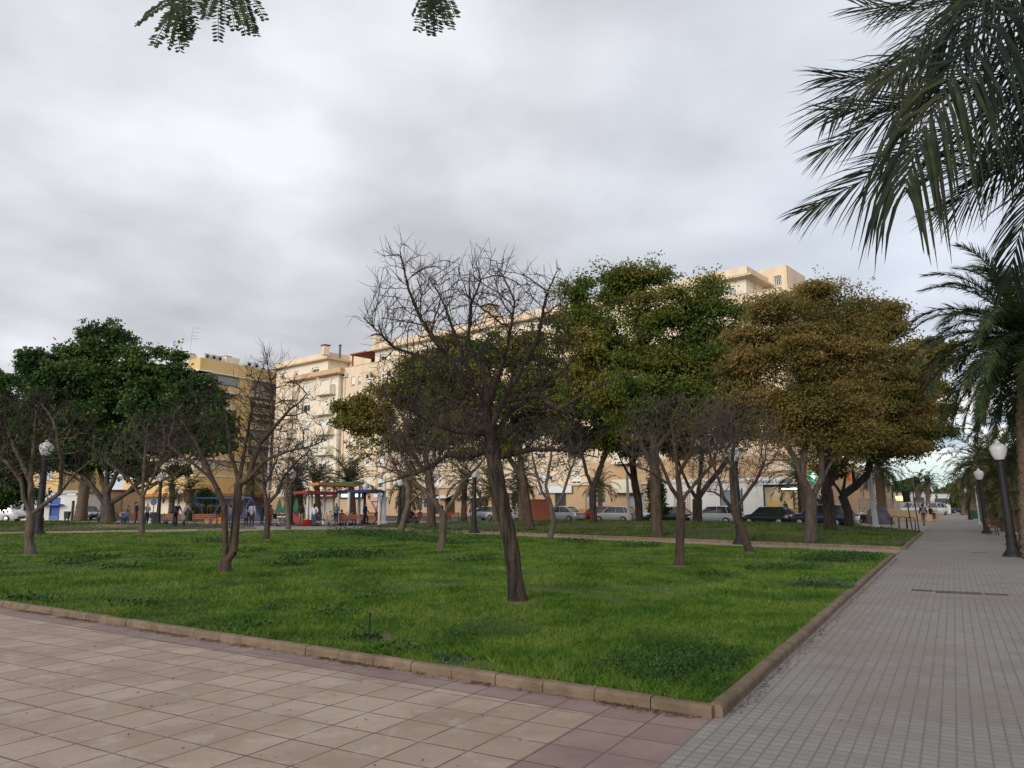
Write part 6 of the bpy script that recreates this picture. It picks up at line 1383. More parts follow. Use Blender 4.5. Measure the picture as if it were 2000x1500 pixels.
# road signs
def sign(label, u, v, vs, Y, kind):
    b = at(u,986,Y); zc = at(u, vs, Y)[2]; t = thing('road_sign', label, 'sign', (b[0],Y,0)); mb = MB(); mb.tube([(0,.03,0),(0,.03,zc)],.04,6); link('post', mb, 'metal_grey', t)
    def disc(r, n, y, m, nm_, rot=0, par=t, dy=.03):
        mb = MB(); vv = [(r*math.sin(2*math.pi*k/n+rot), y, zc+r*math.cos(2*math.pi*k/n+rot)) for k in range(n)]; mb.add(vv+[(a,y+dy,c) for a,_,c in vv], [tuple(range(n)), tuple(range(2*n-1,n-1,-1))]+[(i,n+i,n+(i+1)%n,(i+1)%n) for i in range(n)]); return link(nm_, mb, m, par)
    if kind == 'yield': p = disc(.62,3,-.02,'sign_red','plate',math.pi); disc(.40,3,-.04,'sign_white','centre',math.pi,p,.015)
    if kind == 'round':
        p = disc(.27,20,-.02,'blue_light','plate')
        for k in range(3):
            a = k*2.094; mb = MB(); mb.tube([(.14*math.cos(a+q),-.03,zc+.14*math.sin(a+q)) for q in (0,.35,.7,1.05)], [.03,.03,.03,.005], 5); link('arrow', mb, 'sign_white', p)
    if kind == 'square':
        mb = MB(); mb.box((0,-.02,zc),(.75,.03,.95)); p = link('plate', mb, 'blue_paint', t); mb = MB(); mb.ball((0,-.045,zc+.28),(.07,.02,.08)); mb.tube([(0,-.045,zc+.2),(0,-.045,zc-.05),(.15,-.045,zc-.12),(.2,-.045,zc-.3)],.035,5); mb.tube([(.16*math.cos(a),-.045,zc-.18+.16*math.sin(a)) for a in (2.2,3.1,4,5,5.9)],.03,5); link('wheelchair_symbol', mb, 'sign_white', p)
sign('round blue roundabout sign with white arrows near the man in light blue', 300, 1012, 981, 70, 'round')
sign('yield sign seen under the orange canopy', 630, 1012, 979, 84, 'yield'); sign('yield sign left of the blue parking sign', 734, 1015, 985, 76, 'yield'); sign('blue wheelchair parking sign beside the thick white pole', 745, 1015, 978, 74, 'square')
sign('small road sign right of the pruned pale tree', 835, 1012, 982, 84, 'square')
# ---- vehicles
def car(name, label, cat, loc, rz, paint, kind='hatch', L=4.1, W=1.74, Hh=1.46):
    t = thing(name, label, cat, loc, rz, group='vehicles parked along the road'); hw = W/2
    if kind == 'sedan': fx, rx, r0, r1 = .29, .86, .42, .70
    elif kind == 'hatch': fx, rx, r0, r1 = .25, .985, .40, .84
    elif kind == 'suv': fx, rx, r0, r1 = .24, .985, .38, .88
    elif kind == 'van': fx, rx, r0, r1 = .10, .99, .26, .96
    belt = Hh*.63; hood = Hh*.60 if kind != 'van' else Hh*.5
    def zt(q):
        if q < fx: return hood*(.70+.30*math.sin(min(1,q/(fx*.8))*math.pi/2))
        if q > rx and kind == 'sedan': return belt*.98 - (q-rx)*.4
        return belt
    def wq(q): return hw*(1-.16*max(0,(.12-q)/.12)**2-.12*max(0,(q-.90)/.10)**2)
    mb = MB(); st = np.linspace(0,1,25); rings = []
    for q in st:
        x = (q-.5)*L; w = wq(q); z1 = zt(q); zb = .22 + .10*max(0,(.06-q)/.06) + .10*max(0,(q-.95)/.05)
        prof = [(0,zb),(w*.86,zb),(w*.97,zb+.12),(w,z1*.62),(w*.985,z1*.86),(w*.93,z1*.97),(w*.80,z1),(0,z1+.015)]
        prof = prof + [(-a,z) for a, z in prof[-2:0:-1]]; rings.append([(x,a,z) for a, z in prof])
    n = len(rings[0]); mb.add([p for r in rings for p in r], [(i*n+k,i*n+(k+1)%n,(i+1)*n+(k+1)%n,(i+1)*n+k) for i in range(len(rings)-1) for k in range(n)] + [tuple(range(n)), tuple(range(len(rings)*n-1,(len(rings)-1)*n-1,-1))])
    me = mb.mesh('body'); bm = bmesh.new(); bm.from_mesh(me); bmesh.ops.recalc_face_normals(bm, faces=bm.faces); bm.to_mesh(me); bm.free(); smooth(me, 45); body = link('body', me, paint, t)
    # greenhouse
    X = lambda q: (q-.5)*L
    bot = [(X(fx),0),(X(rx),0)]; zb = belt-.01; wb = hw*.92; wt = hw*.70
    A = [(X(fx),wb),(X(r0),wt),(X(r1),wt),(X(rx),wb)]
    if kind == 'van': wt = hw*.88
    vs = [(X(fx),-wb*.9,zb),(X(fx),wb*.9,zb),(X(rx),-wb*.95,zb),(X(rx),wb*.95,zb),(X(r0),-wt,Hh-.05),(X(r0),wt,Hh-.05),(X(r1),-wt,Hh-.05),(X(r1),wt,Hh-.05)]
    mb = MB(); mb.add(vs, [(0,1,5,4),(3,2,6,7),(0,4,6,2),(1,3,7,5),(4,5,7,6)]); me = mb.mesh('windows'); bm = bmesh.new(); bm.from_mesh(me); bmesh.ops.recalc_face_normals(bm, faces=bm.faces); bm.to_mesh(me); bm.free(); link('windows', me, 'car_glass', t)
    mb = MB(); rp = []
    for q, z in ((r0-.012,Hh-.06),(r0+.05,Hh-.015),((r0+r1)/2,Hh),(r1-.04,Hh-.015),(r1+.015,Hh-.06)): rp.append([(X(q),-wt-.02,z-.035),(X(q),-wt*.8,z+.01),(X(q),0,z+.03),(X(q),wt*.8,z+.01),(X(q),wt+.02,z-.035)])
    mb.add([p for r in rp for p in r], [(i*5+k,i*5+k+1,(i+1)*5+k+1,(i+1)*5+k) for i in range(4) for k in range(4)]); me = mb.mesh('roof'); smooth(me, 60)
    if me.polygons[0].normal.z < 0: me.flip_normals()
    link('roof', me, paint, t)
    mb = MB()
    for sg in (-1,1):
        w2 = wb*.93*sg; t2 = (wt+.01)*sg
        mb.tube([(X(fx),w2,zb),(X(r0),t2,Hh-.06)],.035,5); mb.tube([(X(rx),w2,zb),(X(r1),t2,Hh-.06)],.06,5); qm = (r0+r1)/2-.02; mb.tube([(X(qm),wb*.955*sg,zb),(X(qm),t2,Hh-.06)],.03,5)
        if kind in ('hatch','suv'): qq = .5*(r1+rx)-.04; mb.tube([(X(qq-.04),wb*.95*sg,zb),(X(r1-.06),t2,Hh-.06)],.03,5)
    link('pillars', mb, paint, t)
    for q, rr_ in ((.19,.31),(.80,.31)):
        for sg in (-1,1):
            mb = MB(); cy = sg*(hw-.06); vv = MB()
            N_ = 18; ring = lambda r, y: [(X(q)+r*math.cos(2*math.pi*k/N_), y, .31+r*math.sin(2*math.pi*k/N_)) for k in range(N_)]
            y0, y1 = cy-.1, cy+.1; vs = ring(rr_-.02,y0)+ring(rr_,y0+.03)+ring(rr_,y1-.03)+ring(rr_-.02,y1); mb.add(vs, [(i*N_+k,i*N_+(k+1)%N_,(i+1)*N_+(k+1)%N_,(i+1)*N_+k) for i in range(3) for k in range(N_)]+[tuple(range(N_)), tuple(range(4*N_-1,3*N_-1,-1))]); w_ = link('wheel', mb, 'rubber_black', t)
            mb = MB(); yo = cy+sg*.103; vs = [(X(q),yo+sg*.01,.31)] + [(X(q)+.19*math.cos(2*math.pi*k/N_), yo, .31+.19*math.sin(2*math.pi*k/N_)) for k in range(N_)]; mb.add(vs, [(0,1+k,1+(k+1)%N_) for k in range(N_)]); link('rim', mb, 'rim', w_)
    for sg in (-1,1):
        mb = MB(); mb.ball((X(.035),sg*hw*.70,hood*.78),(.12,.20,.10),8,6); link('headlight', mb, 'light_clear', t)
        mb = MB(); mb.ball((X(.985),sg*hw*.78,belt*.80),(.09,.12,.17),8,6); link('taillight', mb, 'light_red', t)
        mb = MB(); mb.ball((X(fx+.08),sg*(hw+.08),belt+.06),(.07,.10,.07),8,6); link('mirror', mb, paint, t)
        mb = MB(); mb.box((X(.50),sg*(hw+.004),belt*.86),(.16,.02,.03)); mb.box((X(.74),sg*(hw+.004),belt*.86),(.16,.02,.03)); link('door_handles', mb, paint, t)
    mb = MB(); mb.box((X(1)+.004,0,.55),(.02,.5,.11)); link('number_plate', mb, 'plate', t)
    mb = MB(); mb.box((X(0)+.01,0,.42),(.06,W*.62,.16)); link('grille', mb, 'black_paint', t)
    return t
RZ = math.atan2(.647,-.763)   # local +x (rear) along the road, leftwards
def cpos(u, Y): p = at(u, 986, Y); return (p[0], Y, 0)
# road direction: front to the right (towards the corner) has rear pointing left = RZ ; front to the left = RZ+pi
car('parked_car', 'silver hatchback parked with its front to the left, behind the dark Y shaped tree', 'car', cpos(1203,69), RZ+math.pi, 'paint_silver', 'hatch')
car('parked_car', 'red car parked behind the silver hatchback', 'car', cpos(1168,74.5), RZ+math.pi, 'paint_red', 'hatch', L=4.0)
car('parked_car', 'silver saloon car with its tail lights to the right, beside the red brick kiosk', 'car', cpos(1099,74), RZ+math.pi, 'paint_silver', 'sedan', L=4.4)
car('parked_car', 'black car parked behind the reddish straight trunk, left of the silver people carrier', 'car', cpos(1310,66), RZ+math.pi, 'paint_black', 'sedan', L=4.4)
car('parked_car', 'white car whose hood shows left of the light brown trunk', 'car', cpos(1286,70.5), RZ+math.pi, 'paint_white', 'hatch', L=4.2)
car('parked_car', 'pale silver people carrier with a red tail light in front of the white shop wall', 'car', cpos(1397,63.4), RZ+math.pi, 'paint_silver', 'hatch', L=4.2, Hh=1.5)
car('parked_car', 'black rounded small car in front of the shop window with the sign', 'car', cpos(1499,60.6), RZ+math.pi, 'paint_black', 'hatch', L=3.9, Hh=1.48)
car('parked_car', 'dark navy off-road car behind the forked grey trunk, before the pharmacy corner', 'car', cpos(1603,58.0), RZ+math.pi, 'paint_navy', 'suv', L=4.4, Hh=1.62)
car('parked_car', 'grey car parked in front of the terrace, left of the leaning front trunk', 'car', cpos(951,80), RZ+math.pi, 'paint_silver', 'hatch', L=4.0)
car('parked_car', 'white car partly hidden by the leaning front trunk', 'car', cpos(985,78), RZ+math.pi, 'paint_white', 'hatch', L=3.9)
car('parked_car', 'dark grey car with a pale windscreen left of the evergreen trunk', 'car', cpos(174,84), RZ, 'paint_grey', 'sedan', L=4.4)
car('white_van', 'white delivery van cut by the left edge, nose to the right', 'van', cpos(-6,74), math.pi+.05, 'paint_white', 'van', L=4.9, W=1.9, Hh=2.15)
for i, (u, Y, c_, lb) in enumerate(((1846,150,'paint_silver','silver car far away at the end of the walkway, leftmost of the far row'),(1858,152,'paint_grey','grey car far away at the end of the walkway, middle of the far row'),(1870,150,'paint_navy','dark car far away at the end of the walkway, rightmost of the far row'),(1779,118,'paint_white','white vehicle beyond the grey railing'),(1826,120,'paint_white','pale car behind the end of the railing, near the small palms'))):
    car('parked_car', lb, 'car', cpos(u,Y), .1 if i < 3 else .5, c_, 'hatch', Hh=1.5 if i < 3 else 1.9)
# car under a cover
p = cpos(1715,66); t = thing('covered_car', 'car wrapped in a wrinkled grey cover, behind the pale leaning pole', 'car', p, R(75)); rg_ = np.random.default_rng(4)
vs = []; nu, nv = 28, 16
for i in range(nu+1):
    q = i/nu; x = (q-.5)*3.9; hgt = .95*min(1,(q/.10)**.5 if q<.10 else 1, ((1-q)/.08)**.5 if q > .92 else 1) + .55*np.clip(math.sin(np.clip((q-.25)/.6,0,1)*math.pi)*1.5,0,1)
    for j in range(nv+1):
        a = -1+2*j/nv; y = .92*math.copysign(abs(a)**.75, a)*(1-.12*(2*q-1)**2); z = hgt*(1-abs(a)**3.2) if abs(a) < 1 else 0; z *= 1-.10*a*a
        w_ = .05*math.sin(q*23+a*5)+.045*math.sin(a*11+q*9); vs.append((x, y*(1+w_*.6), max(0,z+w_*(z>.05))))
fs = [(i*(nv+1)+j, (i+1)*(nv+1)+j, (i+1)*(nv+1)+j+1, i*(nv+1)+j+1) for i in range(nu) for j in range(nv)]
me = npmesh('cover', np.array(vs), np.array(fs), True); link('cover', me, 'cover_grey', t)
for x in (-1.2,1.2):
    for y in (-.7,.7): mb = MB(); mb.tube([(x,y-.08,.29),(x,y+.08,.29)],.29,14); link('wheel', mb, 'rubber_black', t)
def scooter(label, u, v, rz, paint):
    t = thing('scooter', label, 'scooter', tuple(G(u,v)), rz, 'scooters beside the far lawn')
    for x in (-.6,.6):
        mb = MB(); N_=16; vs = [(x+r*math.cos(2*math.pi*k/N_), y, .25+r*math.sin(2*math.pi*k/N_)) for r, y in ((.2,-.05),(.25,-.03),(.25,.03),(.2,.05)) for k in range(N_)]; mb.add(vs, [(i*N_+k,i*N_+(k+1)%N_,(i+1)*N_+(k+1)%N_,(i+1)*N_+k) for i in range(3) for k in range(N_)]+[tuple(range(N_)), tuple(range(4*N_-1,3*N_-1,-1))]); w_ = link('wheel', mb, 'rubber_black', t); mb = MB(); mb.tube([(x,-.06,.25),(x,.06,.25)],.12,10); link('rim', mb, 'rim', w_)
    mb = MB(); mb.tube([(.62,0,.25),(.48,0,.75),(.42,0,1.02)],[.05,.05,.03],8); link('fork', mb, 'metal_grey', t)
    mb = MB(); mb.tube([(.40,-.32,1.05),(.42,0,1.02),(.40,.32,1.05)],.02,6); hb_ = link('handlebar', mb, 'black_paint', t)
    mb = MB(); mb.tube([(.36,-.3,1.06),(.42,-.34,1.22)],.012,5); mb.ball((.43,-.36,1.26),(.03,.07,.05)); mb.tube([(.36,.3,1.06),(.42,.34,1.22)],.012,5); mb.ball((.43,.36,1.26),(.03,.07,.05)); link('mirrors', mb, 'black_paint', hb_)
    mb = MB(); mb.hexa([(.28,-.18,.30),(.50,-.10,.30),(.50,.10,.30),(.28,.18,.30)],[(.30,-.20,.85),(.46,-.12,.98),(.46,.12,.98),(.30,.20,.85)]); mb.hexa([(-.55,-.14,.30),(.30,-.16,.22),(.30,.16,.22),(-.55,.14,.30)],[(-.62,-.17,.66),(-.05,-.17,.62),(-.05,.17,.62),(-.62,.17,.66)]); mb.ball((.60,0,.52),(.2,.09,.07)); link('body', mb, paint, t)
    mb = MB(); mb.hexa([(-.68,-.14,.67),(.0,-.13,.63),(.0,.13,.63),(-.68,.14,.67)],[(-.70,-.11,.78),(-.05,-.11,.74),(-.05,.11,.74),(-.70,.11,.78)]); link('seat', mb, 'black_paint', t)
    mb = MB(); mb.ball((.49,0,.88),(.05,.09,.08)); link('headlight', mb, 'light_clear', t); mb = MB(); mb.ball((-.72,0,.60),(.04,.09,.04)); link('taillight', mb, 'light_red', t)
scooter('white and red scooter parked beside the dark trunk', 1677, 1021, R(-60), 'paint_white'); scooter('black scooter parked next to the white one, left of the pale pole', 1694, 1022, R(-70), 'paint_black'); scooter('dark motor scooter parked left of the evergreen trunk', 192, 1022, R(-60), 'paint_black')
# strollers
def stroller(label, u, v, rz, m='black_paint', sc=1):
    t = thing('stroller', label, 'stroller', tuple(G(u,v)), rz, 'baby strollers'); t.scale = (sc,)*3
    for x, y in ((-.35,-.25),(-.35,.25),(.4,-.2),(.4,.2)):
        mb = MB(); mb.tube([(x,y-.02,.12),(x,y+.02,.12)],.12,12); link('wheel', mb, 'rubber_black', t)
    mb = MB()
    for y in (-.24,.24): mb.tube([(.4,y*.85,.12),(-.1,y,.62),(-.5,y,1.02)],.018,6); mb.tube([(-.35,y,.12),(.15,y,.62)],.018,6)
    mb.tube([(-.5,-.24,1.02),(-.5,.24,1.02)],.02,6); link('frame', mb, 'metal_grey', t)
    mb = MB(); mb.hexa([(-.15,-.2,.40),(.30,-.2,.40),(.30,.2,.40),(-.15,.2,.40)],[(-.22,-.21,.52),(.34,-.21,.50),(.34,.21,.50),(-.22,.21,.52)]); mb.hexa([(-.24,-.21,.5),(-.12,-.21,.5),(-.12,.21,.5),(-.24,.21,.5)],[(-.36,-.21,.98),(-.28,-.21,1.0),(-.28,.21,1.0),(-.36,.21,.98)]); link('seat', mb, m, t)
    mb = MB(); 
    for k in range(5): a = R(100-25*k); b_ = R(100-25*(k+1)); mb.hexa([(-.3+.38*math.cos(b_),-.22,.72+.38*math.sin(b_)-.02),(-.3+.38*math.cos(b_),.22,.72+.38*math.sin(b_)-.02),(-.3+.38*math.cos(a),.22,.72+.38*math.sin(a)-.02),(-.3+.38*math.cos(a),-.22,.72+.38*math.sin(a)-.02)],[(-.3+.38*math.cos(b_),-.22,.72+.38*math.sin(b_)),(-.3+.38*math.cos(b_),.22,.72+.38*math.sin(b_)),(-.3+.38*math.cos(a),.22,.72+.38*math.sin(a)),(-.3+.38*math.cos(a),-.22,.72+.38*math.sin(a))])
    link('hood', mb, m, t)
stroller('black stroller standing tilted beside the woman with long dark hair', 629, 1027, R(10)); stroller('stroller with light wheels beside the bench under the blue canopy', 675, 1027, R(200), 'paint_grey'); stroller('dark stroller next to the seated group right of the black lamp', 805, 1022, R(20)); stroller('pushchair with pale wheels among the people left of the pale bare tree', 552, 1028, R(190), 'paint_grey', .9); stroller('black stroller in front of the two standing women', 333, 1024, R(180))
# ================================================================ PEOPLE
mat('skin', (.42,.24,.17), rough=.6); mat('skin_tan', (.30,.17,.11), rough=.6)
for n_, c_ in dict(hair_dark=(.018,.012,.010), hair_grey=(.35,.34,.33), hair_brown=(.07,.04,.025), c_black=(.014,.014,.016), c_navy=(.02,.028,.06), c_jeans=(.05,.085,.16), c_blue=(.07,.15,.33), c_lightblue=(.36,.42,.55), c_grey=(.30,.29,.32), c_beige=(.40,.33,.24), c_khaki=(.27,.21,.15),
     c_white=(.62,.62,.64), c_red=(.55,.03,.02), c_orange=(.75,.13,.02), c_pink=(.50,.20,.26), c_purple=(.12,.06,.13), c_lime=(.45,.50,.09), c_brown=(.10,.05,.03), c_teal=(.16,.22,.22), c_coat=(.20,.18,.155), c_maroon=(.16,.025,.03), c_yellow=(.60,.36,.03)).items():
    mat(n_, c_, tuple(x*.78 for x in c_), scale=9, rough=.85)
REM = {}
def remesh(mb, vox, sm=True):
    me = mb.mesh('tmp'); o = bpy.data.objects.new('tmp', me); col.objects.link(o)
    m = o.modifiers.new('r', 'REMESH'); m.mode = 'VOXEL'; m.voxel_size = vox; m.use_smooth_shade = True
    s = o.modifiers.new('s', 'SMOOTH'); s.factor = .5; s.iterations = 2
    dg = bpy.context.evaluated_depsgraph_get(); me2 = bpy.data.meshes.new_from_object(o.evaluated_get(dg)); bpy.data.objects.remove(o); smooth(me2); return me2
def V3(*a): return np.array(a, float)
def pose(kind, k=0):
    J = dict(hip=V3(0,0,.93), chest=V3(0,0,1.33), neck=V3(0,.0,1.46), head=V3(0,.01,1.60),
             shL=V3(-.18,0,1.40), shR=V3(.18,0,1.40), elL=V3(-.235,.02,1.12), elR=V3(.235,.02,1.12), haL=V3(-.25,-.06,.88), haR=V3(.25,-.06,.88),
             hiL=V3(-.09,0,.92), hiR=V3(.09,0,.92), knL=V3(-.10,-.02,.50), knR=V3(.10,-.02,.50), anL=V3(-.11,.03,.08), anR=V3(.11,.03,.08))
    if kind == 'walk': J.update(knL=V3(-.09,-.20,.52), anL=V3(-.09,-.22,.10), knR=V3(.09,.02,.49), anR=V3(.09,.30,.14), elL=V3(-.22,.16,1.14), haL=V3(-.22,.14,.90), elR=V3(.22,-.10,1.13), haR=V3(.21,-.28,.98))
    if kind == 'cross': J.update(elL=V3(-.27,-.08,1.13), haL=V3(.08,-.24,1.18), elR=V3(.27,-.08,1.13), haR=V3(-.08,-.23,1.13))
    if kind == 'front': J.update(elL=V3(-.24,-.06,1.12), haL=V3(-.09,-.28,1.10), elR=V3(.24,-.06,1.12), haR=V3(.09,-.28,1.10))
    if kind == 'hipside': J.update(elL=V3(-.33,.06,1.14), haL=V3(-.15,-.04,1.0))
    if kind == 'lean': 
        J.update(chest=V3(0,-.14,1.27), neck=V3(0,-.22,1.39), head=V3(0,-.28,1.52), shL=V3(-.18,-.17,1.34), shR=V3(.18,-.17,1.34), elL=V3(-.22,-.30,1.10), elR=V3(.22,-.30,1.10), haL=V3(-.15,-.48,.98), haR=V3(.15,-.48,.98))
    if kind == 'sit':
        dz = -.45
        for a in ('chest','neck','head','shL','shR','elL','elR'): J[a] = J[a] + V3(0,0,dz)
        J['hip'] = V3(0,0,.50); J.update(hiL=V3(-.10,0,.50), hiR=V3(.10,0,.50), knL=V3(-.12,-.43,.50), knR=V3(.12,-.43,.50), anL=V3(-.12,-.45,.08), anR=V3(.13,-.38,.08), haL=V3(-.10,-.30,.60), haR=V3(.10,-.30,.60), elL=V3(-.25,-.06,.68), elR=V3(.25,-.06,.68))
    return J
def person(label, u, v, hgt, kind='stand', face=0, top='c_black', bot='c_black', hair='hair_dark', skin='skin', shoes='c_black', long=False, coat=False, Y=None, sleeve=True, z=None, short=False, bag=None, group='people in the park', bald=False):
    if Y: p = at(u,986,Y); loc = (p[0],Y,z or 0)
    else: p = GT(u,v); loc = tuple(p)
    t = thing('person', label, 'person', loc, R(face), group); t.scale = (hgt/1.73,)*3
    J = pose(kind)
    # local forward is -y
    key = ('body', kind)
    if key not in REM:
        mb = MB(); c = mb.caps
        c(J['hip'], J['chest'], .125, .145); c(J['chest'], J['neck']-V3(0,0,.05), .13, .07); c(J['shL'], J['shR'], .055, .055); c(J['neck']-V3(0,0,.06), J['head']-V3(0,0,.05), .055, .055)
        h = J['head']; mb.ball(h+V3(0,.01,.02), (.078,.098,.115), 12, 10); mb.ball(h+V3(0,-.035,-.05), (.056,.062,.062), 10, 8); mb.ball(h+V3(0,-.102,-.01), (.014,.024,.022), 6, 6)
        for s_ in (-1,1): mb.ball(h+V3(.080*s_,.012,-.005), (.014,.022,.032), 6, 6)
        for s_ in 'LR':
            c(J['sh'+s_], J['el'+s_], .052, .040); c(J['el'+s_], J['ha'+s_], .040, .028)
            d = unit(J['ha'+s_]-J['el'+s_]); mb.ball(J['ha'+s_]+d*.05, (.036,.030,.048), 8, 6)
            c(J['hi'+s_], J['kn'+s_], .088, .056); c(J['kn'+s_], J['an'+s_], .054, .036); c(J['an'+s_]+V3(0,.02,-.04), J['an'+s_]+V3(0,-.15,-.045), .040, .032)
        me = remesh(mb, .017)
        fm = MB()     # fingers and thumb, rooted in the palm
        for s_, sg in (('L',-1),('R',1)):
            d = unit(J['ha'+s_]-J['el'+s_]); w = unit(np.cross(d, V3(sg,.01,.02))); n = unit(np.cross(w, d))
            for q in range(4):
                a = J['ha'+s_]+d*.075+w*(-.024+.016*q); b = a+d*(.038-.004*abs(q-1.5))-n*.004; e = b+d*.022-n*.016*sg; fm.tube([a,b,e],[.0095,.0085,.006],6)
            a = J['ha'+s_]+d*.03-w*.026; fm.tube([a, a+d*.022-w*.024, a+d*.048-w*.028],[.012,.010,.007],6)
        bm = bmesh.new(); bm.from_mesh(me); tm = fm.mesh('f'); bm.from_mesh(tm); bm.to_mesh(me); bm.free(); smooth(me); REM[key] = me
    me = REM[key].copy(); link('body', me, skin, t)
    # eyes and mouth
    h = J['head']; mb = MB()
    for s_ in (-1,1): mb.ball(h+V3(.032*s_,-.083,.012), (.013,.010,.008), 6, 5)
    link('eyes', mb, 'c_black', t); mb = MB(); mb.ball(h+V3(0,-.093,-.055), (.026,.010,.007), 8, 5); link('mouth', mb, 'c_maroon', t)
    key = ('top', kind, coat, sleeve)
    if key not in REM:
        mb = MB(); c = mb.caps; c(J['hip']+V3(0,0,.02), J['chest'], .140, .160); c(J['chest'], J['neck']-V3(0,0,.07), .145, .085); c(J['shL'], J['shR'], .068, .068)
        for s_ in 'LR':
            c(J['sh'+s_], J['el'+s_], .066, .054)
            if sleeve: q = J['el'+s_]+(J['ha'+s_]-J['el'+s_])*.90; c(J['el'+s_], q, .053, .043)
        if coat: 
            if kind == 'sit': c(J['hip'], J['hip']+V3(0,-.3,.02), .15, .13)
            else: c(J['hip'], J['hip']-V3(0,0,.42), .17, .19)
        REM[key] = remesh(mb, .02)
    link('coat' if coat else 'top', REM[key].copy(), top, t)
    key = ('bot', kind, short)
    if key not in REM:
        mb = MB(); c = mb.caps; mb.ball(J['hip'], (.150,.125,.11), 10, 8)
        for s_ in 'LR':
            c(J['hi'+s_], J['kn'+s_], .100, .070)
            if not short: c(J['kn'+s_], J['an'+s_]+V3(0,0,.02), .068, .050)
        REM[key] = remesh(mb, .02)
    link('shorts' if short else 'trousers', REM[key].copy(), bot, t)
    mb = MB()
    for s_ in 'LR': a = J['an'+s_]; mb.caps(a+V3(0,.03,-.042), a+V3(0,-.15,-.048), .050, .040, 10)
    link('shoes', mb, shoes, t)
    if not bald:
        mb = MB(); mb.ball(h+V3(0,.025,.045), (.092,.105,.105), 12, 10); mb.ball(h+V3(0,.055,-.01), (.085,.075,.10), 10, 8)
        if long: mb.caps(h+V3(0,.06,-.02), h+V3(0,.085,-.30), .085, .06)
        link('hair', remesh(mb, .022), hair, t)
    if bag: 
        mb = MB(); x = .2; mb.hexa([(x,-.08,.78),(x+.12,-.08,.78),(x+.12,.16,.78),(x,.16,.78)],[(x-.02,-.08,1.02),(x+.10,-.08,1.02),(x+.10,.16,1.02),(x-.02,.16,1.02)]) if bag != 'pack' else mb.hexa([(-.15,.13,1.02),(.15,.13,1.02),(.14,.30,1.02),(-.14,.30,1.02)],[(-.14,.12,1.42),(.14,.12,1.42),(.12,.26,1.40),(-.12,.26,1.40)])
        o_ = link('backpack' if bag == 'pack' else 'shoulder_bag', mb, 'c_grey' if bag == 'pack' else 'c_black', t)
        if bag != 'pack': mb = MB(); mb.tube([(x+.03,.04,1.0),(.12,-.15,1.2),(-.08,-.13,1.42),(-.12,.10,1.42),(.1,.16,1.2),(x+.03,.06,1.0)],.012,5); link('strap', mb, 'c_black', o_)
    return t
P = person
P('person with a pale backpack and dark jacket walking away along the walkway edge', 1805, 1027, 1.68, 'walk', 165, 'c_navy', 'c_khaki', bag='pack')
P('person in black sitting on the short orange seat wall beside the walkway', 1816, 0, 1.65, 'sit', 20, 'c_black', 'c_navy', Y=76, z=.28)
P('man in grey shirt and dark trousers with a shoulder bag, back to the camera', 491, 1031, 1.78, 'stand', 170, 'c_grey', 'c_navy', bag='s')
P('small child in a purple top beside the man with the shoulder bag', 480, 1031, 1.30, 'stand', 20, 'c_purple', 'c_black', hair='hair_brown')
P('man dressed all in black standing left of the slim dark forked tree', 511, 1024, 1.75, 'front', 150, 'c_black', 'c_black')
P('person in teal grey top and jeans behind the twin stemmed bare tree', 450, 1023, 1.6, 'stand', 180, 'c_teal', 'c_jeans')
P('man in black jumper and khaki trousers, seen from behind near the red slide', 587, 1027, 1.72, 'stand', 185, 'c_black', 'c_khaki')
P('woman with long dark hair, pale top and blue jeans standing by the stroller', 613, 1027, 1.70, 'hipside', 170, 'c_white', 'c_jeans', long=True)
P('bald man with crossed arms in a light blue shirt under the orange canopy', 656, 1023, 1.74, 'cross', 10, 'c_lightblue', 'c_black', bald=True, shoes='c_white')
P('toddler in beige clothes next to the black tilted stroller', 637, 1028, 1.02, 'stand', 30, 'c_beige', 'c_beige', hair='hair_brown')
P('crouching adult in a pale beige jacket beside the toddler', 645, 1028, 1.55, 'sit', 40, 'c_beige', 'c_khaki', hair='hair_dark', z=None)
P('person in dark clothes at the left end of the bench under the canopies', 667, 1026, 1.65, 'sit', 160, 'c_black', 'c_black')
P('person in a dark red top sitting on the bench under the blue canopy', 688, 1025, 1.55, 'sit', 170, 'c_maroon', 'c_black')
P('man in a navy jacket walking past the lamp post right of the canopies', 713, 1024, 1.76, 'walk', 95, 'c_navy', 'c_black')
P('child in a rusty red shirt walking in front of the yellow barriers', 735, 1024, 1.25, 'walk', 90, 'c_brown', 'c_maroon')
P('person in dark clothes at the left of the seated group by the pale pruned tree', 805, 1020, 1.6, 'sit', 30, 'c_black', 'c_black')
P('person in dark blue, right end of the seated group by the pale pruned tree', 820, 1020, 1.6, 'sit', -20, 'c_navy', 'c_black')
P('tall man in black standing behind the left stem of the Y forked bare tree', 861, 1014, 1.8, 'stand', 0, 'c_black', 'c_black', bald=True)
P('person in a red top sitting right of the Y forked bare tree', 876, 1018, 1.6, 'sit', 180, 'c_red', 'c_black')
P('person in an orange sports bib next to the slim palm trunk', 908, 1013, 1.7, 'stand', 170, 'c_orange', 'c_black', skin='skin_tan')
P('person in black crouching beside the orange bib, left of the lamp posts', 918, 1014, 1.6, 'sit', 100, 'c_black', 'c_navy')
P('child in a white shirt between the two lamp posts and the red shirt', 932, 1012, 1.45, 'stand', 180, 'c_white', 'c_grey')
P('person in a bright red shirt and black trousers on the grass edge', 947, 1016, 1.62, 'hipside', 180, 'c_red', 'c_black', hair='hair_brown')
P('person in a pale top and jeans just left of the leaning front trunk', 981, 1013, 1.5, 'stand', 170, 'c_white', 'c_jeans')
P('grey haired person in a navy jacket right of the leaning front trunk', 1009, 1014, 1.75, 'stand', 190, 'c_navy', 'c_white', hair='hair_grey')
